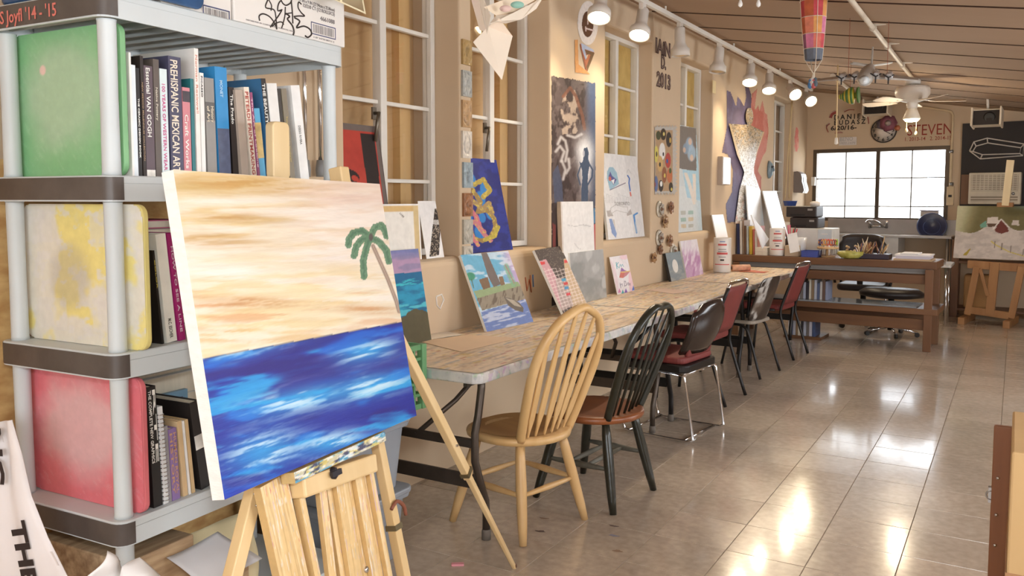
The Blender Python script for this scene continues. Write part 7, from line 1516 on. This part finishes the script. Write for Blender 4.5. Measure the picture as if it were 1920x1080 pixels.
# ================================================================== CEILING: track lights
XT = -2.35
zt_ = sum(on(x, y, 'x', XT).z for x, y in ((1213, 0), (1310, 60), (1514, 167))) / 3
trk = thing('track_rail', (XT, 7.4, zt_), 'long white lighting track under the ceiling beside the wall', 'track'); ye = on(1522, 172, 'x', XT).y
MB().bb((XT - .017, 2.2, zt_ - .015), (XT + .017, ye, zt_ + .02)).build('rail', M_white, trk, bevel=.003)
for yy in (2.6, 4.4, 6.2, 8.0, 9.8): MB().tube([(XT, yy, zt_ + .02), (XT, yy, ceilz(XT) + .02)], .008, 6).build('hanger', M_white, trk)
M_can = mat('white_lamp_can', (222, 214, 204), .4, var=.02)
def head(xc, yc, fx, fy, lit, aim, lab, k, power=44):
    """track head: connector at pixel (xc, yc) on the rail, lamp mouth near pixel (fx, fy)"""
    y = on(xc, yc, 'x', XT).y; t = thing('track_lamp', (XT, y, zt_ - .25), lab, 'lamp', 'white track lamps'); top = Vector((XT, y, zt_ - .015))
    MB().box(top - ZUP * .02, (.035, .06, .04)).build('connector', M_can, t, bevel=.003)
    aim = Vector(aim).normalized(); piv = top - ZUP * .085; MB().tube([top - ZUP * .03, piv], .008, 6).build('arm', M_can, t)
    c = piv + aim * .02; k_ = 1.0
    MB().lathe([(0, -.075), (.036, -.07), (.042, -.06), (.042, .05), (.058, .085), (.074, .10), (.076, .155), (.070, .155), (.064, .10)], 22, c, aim).build('can', M_can, t)
    m = emit('lamp_glow', (255, 232, 190), 26) if lit else mat('lamp_face_off', (206, 176, 130), .3)
    MB().lathe([(.068, 0), (.05, .016), (0, .026)], 22, c + aim * .135, aim).build('bulb_face', m, t)
    if lit:
        l = bpy.data.lights.new('track_spot', 'SPOT'); l.energy = power; l.color = (1, .83, .60); l.spot_size = 1.9; l.spot_blend = .8; l.shadow_soft_size = .05
        o = bpy.data.objects.new('track_spot', l); COL.objects.link(o); o.parent = t; o.location = c + aim * .17 - ORG[t.name]; o.rotation_euler = aim.to_track_quat('-Z', 'Y').to_euler()
d = Vector((.35, -.35, -1))
head(1128, -50, 1125, 12, True, (.1, -.45, -1), 'glowing white track lamp nearest the camera at the top edge', 0)
head(1205, 3, 1200, 45, True, (.05, -.5, -1), 'second glowing track lamp, left of the two unlit ones', 1)
head(1275, 42, 1271, 65, False, (.02, .05, -1), 'unlit white track lamp hanging straight down, nearer one', 2)
head(1349, 84, 1338, 108, False, (-.05, -.12, -1), 'unlit white track lamp with warm rim, farther one', 3)
head(1408, 112, 1405, 145, True, (.08, -.5, -1), 'glowing track lamp right above the painted flames', 4)
head(1443, 131, 1441, 160, True, (.12, -.5, -1), 'glowing track lamp after the one above the flames', 5)
head(1482, 152, 1494, 177, True, (.6, -.75, -.7), 'glowing track lamp tilted to the right, second from the far end', 6, 26)
head(1512, 167, 1521, 188, True, (.6, -.8, -.65), 'glowing track lamp at the far end of the track', 7, 26)

# ================================================================== ceiling fan
FC = onceil(1712, 146); fz = FC.z; t = thing('ceiling_fan', FC - ZUP * .62, 'white ceiling fan with a lit lamp and pull chains', 'fan')
def fl_(z): return FC - ZUP * z
MB().lathe([(.07, -.005), (.075, .03), (.05, .06)], 20, fl_(.06), (0, 0, 1)).build('canopy', M_white, t); MB().lathe([(.02, -.12), (.02, .0)], 12, fl_(.0)).build('downrod', M_white, t)
MB().lathe([(.03, .0), (.15, -.01), (.165, -.04), (.165, -.09), (.12, -.15), (.05, -.17)][::-1], 28, fl_(.08)).build('motor', mat('white_fan', (224, 216, 204), .4), t)
MB().lathe([(.05, -.05), (.055, 0), (.04, .02)], 18, fl_(.26)).build('switch_housing', mat('white_fan', (224, 216, 204)), t)
for k, q in enumerate((.35, 1.6, 2.86, 4.12, 5.38)):
    d = Vector((math.cos(q), math.sin(q), 0)); s = Vector((-d.y, d.x, 0)); b0 = fl_(.24)
    pts = [(.16, .03), (.24, .055), (.44, .07), (.49, .06), (.51, 0), (.49, -.06), (.44, -.07), (.24, -.055), (.16, -.03)]
    MB().prism(pts, b0, d, s * .97 + ZUP * .22, .008).build('blade', mat('fan_blade', (206, 190, 168), .45), t, bevel=.002); MB().bar(fl_(.22) + d * .08, b0 + d * .22, .03, .006).build('blade_iron', M_white, t)
MB().lathe([(.045, -.12), (.075, -.13), (.085, -.12), (.05, -.03), (.03, 0)], 22, fl_(.29)).build('lamp_shade', mat('lamp_shade_glass', (236, 226, 206), .4), t)
MB().lathe([(.0, -.155), (.055, -.15), (.078, -.125), (.078, -.121)], 20, fl_(.29)).build('bulb', emit('lamp_glow', (255, 232, 190), 26), t); MB().lathe([(.03, -.03), (.036, 0), (.03, .02)], 14, fl_(.295)).build('socket_glow', emit('lamp_glow', (255, 232, 190), 26), t)
l = bpy.data.lights.new('fan_lamp', 'POINT'); l.energy = 26; l.color = (1, .83, .6); l.shadow_soft_size = .07; o = bpy.data.objects.new('fan_lamp', l); COL.objects.link(o); o.parent = t; o.location = fl_(.5) - ORG[t.name]
for sx, L in ((-.05, .22), (.05, .25)):
    p = fl_(.40) + _rt * sx; MB().tube([p + ZUP * .1, p - ZUP * (L - .1)], .003, 5).build('pull_chain', mat('brass_chain', (206, 170, 90), .4, .6), t); MB().lathe([(.0, -.03), (.014, -.02), (.010, .0), (.004, .012)], 10, p - ZUP * (L - .1)).build('pull_knob', mat('cream_knob', (236, 214, 160), .5), t)
# conduit across the ceiling
a, b = onceil(1600, -4) - ZUP * .03, onceil(1711, 141) - ZUP * .03; a = a + (a - b) * .6
t = thing('ceiling_conduit', b, 'pale painted conduit running across the ceiling to the fan', 'pipe'); MB().tube([a, b], .017, 8).build('pipe', mat('painted_conduit', (206, 192, 172), .5), t)
for f in (.52, .66, .84):
    p = a.lerp(b, f); MB().lathe([(.024, -.02), (.024, .02)], 10, p, b - a).build('coupling', mat('painted_conduit', (206, 192, 172)), t); MB().box(p + ZUP * .02 + Vector((.04, 0, 0)), (.09, .02, .012)).build('strap', mat('painted_conduit', (206, 192, 172)), t)
a, b = onceil(1562, 138) - ZUP * .03, onceil(1622, 187) - ZUP * .03
t = thing('ceiling_conduit', a, 'short pale conduit on the ceiling behind the model airplane', 'pipe'); MB().tube([a, b], .02, 8).build('pipe', mat('painted_conduit', (206, 192, 172)), t); MB().lathe([(.03, -.03), (.03, .03)], 10, a, b - a).build('coupling', mat('painted_conduit', (206, 192, 172)), t)
# ================================================================== model airplane
def dp(px, py, y): return onpl(px, py, (0, y, 0), (0, 1, 0))
AY = 6.1; nose, tail = dp(1620, 151, AY), dp(1634, 122, AY + .46); t = thing('model_airplane', nose, 'grey four-engined model airplane hanging from the ceiling', 'model airplane'); M_pl = mat('plane_grey', (176, 168, 158), .4, .2, var=.12, scale=20)
ax = tail - nose; MB().tube([nose - ax * .02, nose + ax * .03, nose + ax * .12, nose + ax * .5, nose + ax * .85, tail], [.012, .04, .052, .05, .028, .01], 12).build('fuselage', M_pl, t)
MB().lathe([(.035, 0), (.02, .02), (0, .03)], 12, nose, -ax).build('nose_glass', mat('nose_glass', (210, 214, 216), .1), t)
wl, wr = dp(1530, 152, AY + .2), dp(1722, 150, AY + .25); cw = nose + ax * .3
for e in (wl, wr):
    d_ = ax.normalized(); MB().add([cw - d_ * .09, cw + d_ * .09, e + d_ * .03, e - d_ * .03, cw - d_ * .09 + ZUP * .02, cw + d_ * .09 + ZUP * .012, e + d_ * .03 + ZUP * .006, e - d_ * .03 + ZUP * .006], [(3, 2, 1, 0), (4, 5, 6, 7), (0, 1, 5, 4), (1, 2, 6, 5), (2, 3, 7, 6), (3, 0, 4, 7)]).build('wing', M_pl, t)
for s in (-1, 1): MB().bar(tail - ax * .06, tail - ax * .06 + _rt * s * .14 + ZUP * .02, .06, .008, ZUP).build('tailplane', M_pl, t)
MB().prism([(0, 0), (.10, 0), (.12, .12), (.08, .13)], tail - ax * .18, ax.normalized(), ZUP, .008).build('tail_fin', M_pl, t)
for px, py in ((1578, 147), (1602, 145), (1642, 143), (1666, 145)):
    c = dp(px, py, AY + .06); en = MB().tube([c, c + ax * .1, c + ax * .3], [.022, .026, .014], 10).build('engine', mat('silver_engine', (206, 206, 208), .25, .6), t)
    for q in (.5, 2.6, 4.7): MB().bar(c - ax * .02, c - ax * .02 + _rt * .042 * math.cos(q) + ZUP * .042 * math.sin(q), .009, .003, ax).build('propeller_blade', M_dark, en)
for e, f in ((wl, .35), (wr, .4)):
    p = cw.lerp(e, f); MB().tube([p, Vector((p.x, p.y, ceilz(p.x) + .01))], .0015, 4).build('thread', mat('red_thread', (150, 70, 50), .8), t)
# ================================================================== striped fish
FY = 8.6; a, b = dp(1573, 182, FY), dp(1611, 178, FY); t = thing('striped_fish', a.lerp(b, .5), 'yellow and green striped hanging fish ornament', 'ornament'); ax = b - a; prof = [(0, .018), (.06, .022), (.13, .028), (.16, .03), (.28, .05), (.36, .058), (.5, .075), (.6, .08), (.72, .082), (.78, .03), (.84, .026), (.9, .07), (1, .078)]
for k in range(len(prof) - 1):
    (f0, r0), (f1, r1) = prof[k], prof[k + 1]; MB().tube([a + ax * f0, a + ax * f1], [r0, r1], 14).build('stripe', mat('fish_yellow', (196, 176, 60), .5) if k % 2 == 0 else mat('fish_green', (74, 116, 60), .5), t)
p = a + ax * .55; MB().tube([p + ZUP * .07, Vector((p.x, p.y, ceilz(p.x) + .01))], .0015, 4).build('thread', mat('red_thread', (150, 70, 50), .8), t)
# ================================================================== colourful lantern kite with strings
KY = 5.6; top = dp(1526, -60, KY); bot = dp(1525, 113, KY); t = thing('patchwork_lantern', bot - ZUP * .2, 'patchwork balloon lantern in a white net hanging from the ceiling', 'lantern'); pal = [(206, 110, 92), (214, 150, 84), (196, 70, 78), (206, 120, 150), (120, 160, 84), (92, 108, 96), (190, 96, 60), (150, 92, 120), (222, 132, 104)]
hs = [(0, .052), (.12, .058), (.28, .066), (.46, .074), (.64, .08), (.82, .084), (1, .084)]; n = 8; rk_ = random.Random(5)
for i in range(len(hs) - 1):
    for j in range(n):
        q0, q1 = 2 * PI * j / n + .2, 2 * PI * (j + 1) / n + .2; P0 = lambda h, q: bot.lerp(top, h[0]) + Vector((h[1] * math.cos(q), h[1] * math.sin(q), 0)); c = rk_.choice(pal) if i else (98, 104, 116); A_, B_, C_, D_ = P0(hs[i], q0), P0(hs[i], q1), P0(hs[i + 1], q1), P0(hs[i + 1], q0)
        o = (A_ + C_) / 2 - bot.lerp(top, (hs[i][0] + hs[i + 1][0]) / 2); o.z = 0; o = o.normalized() * -.004; MB().add([A_, B_, C_, D_, A_ + o, B_ + o, C_ + o, D_ + o], [(0, 1, 2, 3), (7, 6, 5, 4), (0, 4, 5, 1), (1, 5, 6, 2), (2, 6, 7, 3), (3, 7, 4, 0)]).build('fabric_patch', mat('patch_%d_%d_%d' % c, c, .7, var=.15, scale=30), t)
M_str = mat('white_string', (222, 210, 190), .8)
for h in hs[1:]: MB().tube([bot.lerp(top, h[0]) + Vector(((h[1] + .003) * math.cos(q), (h[1] + .003) * math.sin(q), 0)) for q in np.linspace(0, 2 * PI, 17)[:-1]], .0022, 4, closed=True).build('net_cord', M_str, t)
for j in range(4):
    q = 2 * PI * j / 4 + .5; MB().tube([bot.lerp(top, h[0]) + Vector(((h[1] + .003) * math.cos(q), (h[1] + .003) * math.sin(q), 0)) for h in hs] , .0022, 4).build('net_cord', M_str, t)
    MB().tube([bot + Vector((.052 * math.cos(q), .052 * math.sin(q), 0)), dp(1524 + j, 140, KY), dp(1519 + 3.2 * j, 163, KY)], .003, 5).build('hanging_string', M_str, t)
for j, c in enumerate(((70, 120, 170), (206, 196, 190), (190, 90, 90), (80, 90, 100))): p = dp(1519 + 3.2 * j, 158 - 3 * (j % 2), KY); MB().lathe([(.0, -.03), (.014, -.02), (.016, 0), (.008, .016), (.012, .024), (0, .036)], 8, p).build('doll', mat('doll_%d' % j, c, .6), t)
MB().tube([top, Vector((top.x, top.y, ceilz(top.x) + .01))], .003, 5).build('net_cord', M_str, t)
# two small white drops near the top edge, hanging cord
for k, px in enumerate((1388, 1422)):
    p = dp(px, 6, 5.0); t = thing('white_drop', p - ZUP * .03, ('left', 'right')[k] + ' of two small white teardrop ornaments at the top edge', 'ornament', 'white teardrop ornaments'); MB().lathe([(0, -.024), (.012, -.016), (.014, -.004), (.008, .014), (.002, .03)], 12, p).build('drop', mat('white_porcelain', (244, 242, 238), .2), t); MB().tube([p + ZUP * .03, Vector((p.x, p.y, ceilz(p.x) + .01))], .0012, 4).build('thread', M_str, t)
p = dp(1570, 158, 9.0); q = dp(1568, 262, 9.0); t = thing('pull_cord', q, 'long cream cord hanging from the ceiling before the lettering', 'cord'); MB().tube([Vector((p.x, p.y, ceilz(p.x) + .01)), p, q], .007, 6).build('cord', mat('cream_cord', (220, 196, 150)), t); MB().lathe([(.0, -.05), (.02, -.04), (.014, .02)], 8, q).build('cord_end', M_white, t)
# ================================================================== paper crane, top centre
def cp(px, py, d): return CAM + ray(px, py) * d
ct = thing('paper_crane', cp(941, 150, 3.0), 'large folded white paper bird hanging at the top edge', 'ornament'); M_pp = mat('crane_paper', (228, 214, 196), .7, var=.04, scale=8); M_pp2 = mat('crane_paper_wash', (222, 204, 176), .7, var=.06, rgb2=(226, 206, 196))
def facet(nm, pts, m, parent=ct):
    q = [cp(*p) for p in pts]; n = (q[1] - q[0]).cross(q[2] - q[0]).normalized() * .0012; k = len(q); return MB().add(q + [p + n for p in q], [tuple(range(k)), tuple(reversed(range(k, 2 * k)))] + [(i, k + i, k + (i + 1) % k, (i + 1) % k) for i in range(k)]).build(nm, m, parent)
facet('body_fold', [(887, 79, 3.0), (915, 50, 3.03), (941, 150, 2.96)], M_pp); facet('body_fold', [(915, 50, 3.03), (961, 68, 3.06), (941, 150, 2.96)], M_pp); facet('body_fold', [(915, 50, 3.03), (936, 34, 3.02), (961, 68, 3.06)], M_pp2)
facet('neck', [(905, -6, 3.06), (920, 30, 3.0), (913, 64, 3.0), (908, 30, 3.03)], M_pp); facet('neck', [(882, -6, 3.1), (896, -6, 3.08), (912, 60, 3.02), (899, 56, 3.04)], M_pp2); facet('neck', [(896, -6, 3.08), (907, -6, 3.05), (911, 50, 3.01)], M_pp)
wing = facet('wing', [(907, 14, 3.02), (950, -2, 3.1), (984, -12, 3.18), (1022, -14, 3.25), (1000, 2, 3.2), (965, 22, 3.12), (930, 29, 3.05)], M_pp2)
facet('wing', [(918, 44, 3.0), (930, 29, 3.05), (965, 24, 3.12), (1002, 4, 3.2), (1024, -14, 3.25), (1006, 16, 3.2), (978, 36, 3.12), (948, 44, 3.03), (930, 40, 3.01)], M_pp)
c = cp(970, 9, 3.10); n = (CAM - c).normalized()
MB().lathe([(.02, 0), (.02, .002), (0, .0025)], 16, c + n * .03, n, 1.2, .6).build('aqua_spot', mat('aqua_wash', (150, 196, 180), .7), wing); MB().lathe([(.016, 0), (.016, .002), (0, .0025)], 16, cp(948, 16, 3.05) + n * .02, n, 1.3, .7).build('pink_spot', mat('pink_wash', (222, 190, 180), .7), wing)
p = cp(905, -20, 3.05); MB().tube([p, Vector((p.x, p.y, ceilz(p.x) + .01))], .0015, 4).build('thread', M_str, ct)
facet('tail', [(896, -6, 3.08), (905, -6, 3.06), (905, -40, 3.05)], M_pp)
# small things on the floor
MB().box(on(858, 1058, 'z', .004), (.05, .022, .008), .6).build('pink_scrap', mat('pink_plastic', (222, 150, 160), .5), bevel=.002, label='small pink scrap on the floor by the easel leg', cat='scrap')
for k, (x, y, lab) in enumerate(((1020, 972, 'tan dried paint flake on the floor between the two wooden chairs'), (1150, 986, 'dark dried paint flake beside the black chair foot'), (1150, 1004, 'curved dark paint flake on the floor in front of the black chair'), (1158, 1033, 'lowest dark paint flake on the floor in the foreground'), (1014, 996, 'bluish paint flake under the natural chair'))):
    p = on(x, y, 'z', .0006); MB().prism([(.02 * math.cos(q) * (1 + .4 * math.sin(3 * q + k)), (.008) * math.sin(q) * (1 + .4 * math.cos(2 * q + k))) for q in np.linspace(0, 2 * PI, 11)[:-1]], p, (1, .2, 0), (-.2, 1, 0), .001).build('paint_flake', mat('flake_%d' % (k % 3), ((140, 116, 96), (104, 86, 80), (130, 130, 146))[k % 3], .8), label=lab, cat='paint flake', group='paint flakes on the floor')
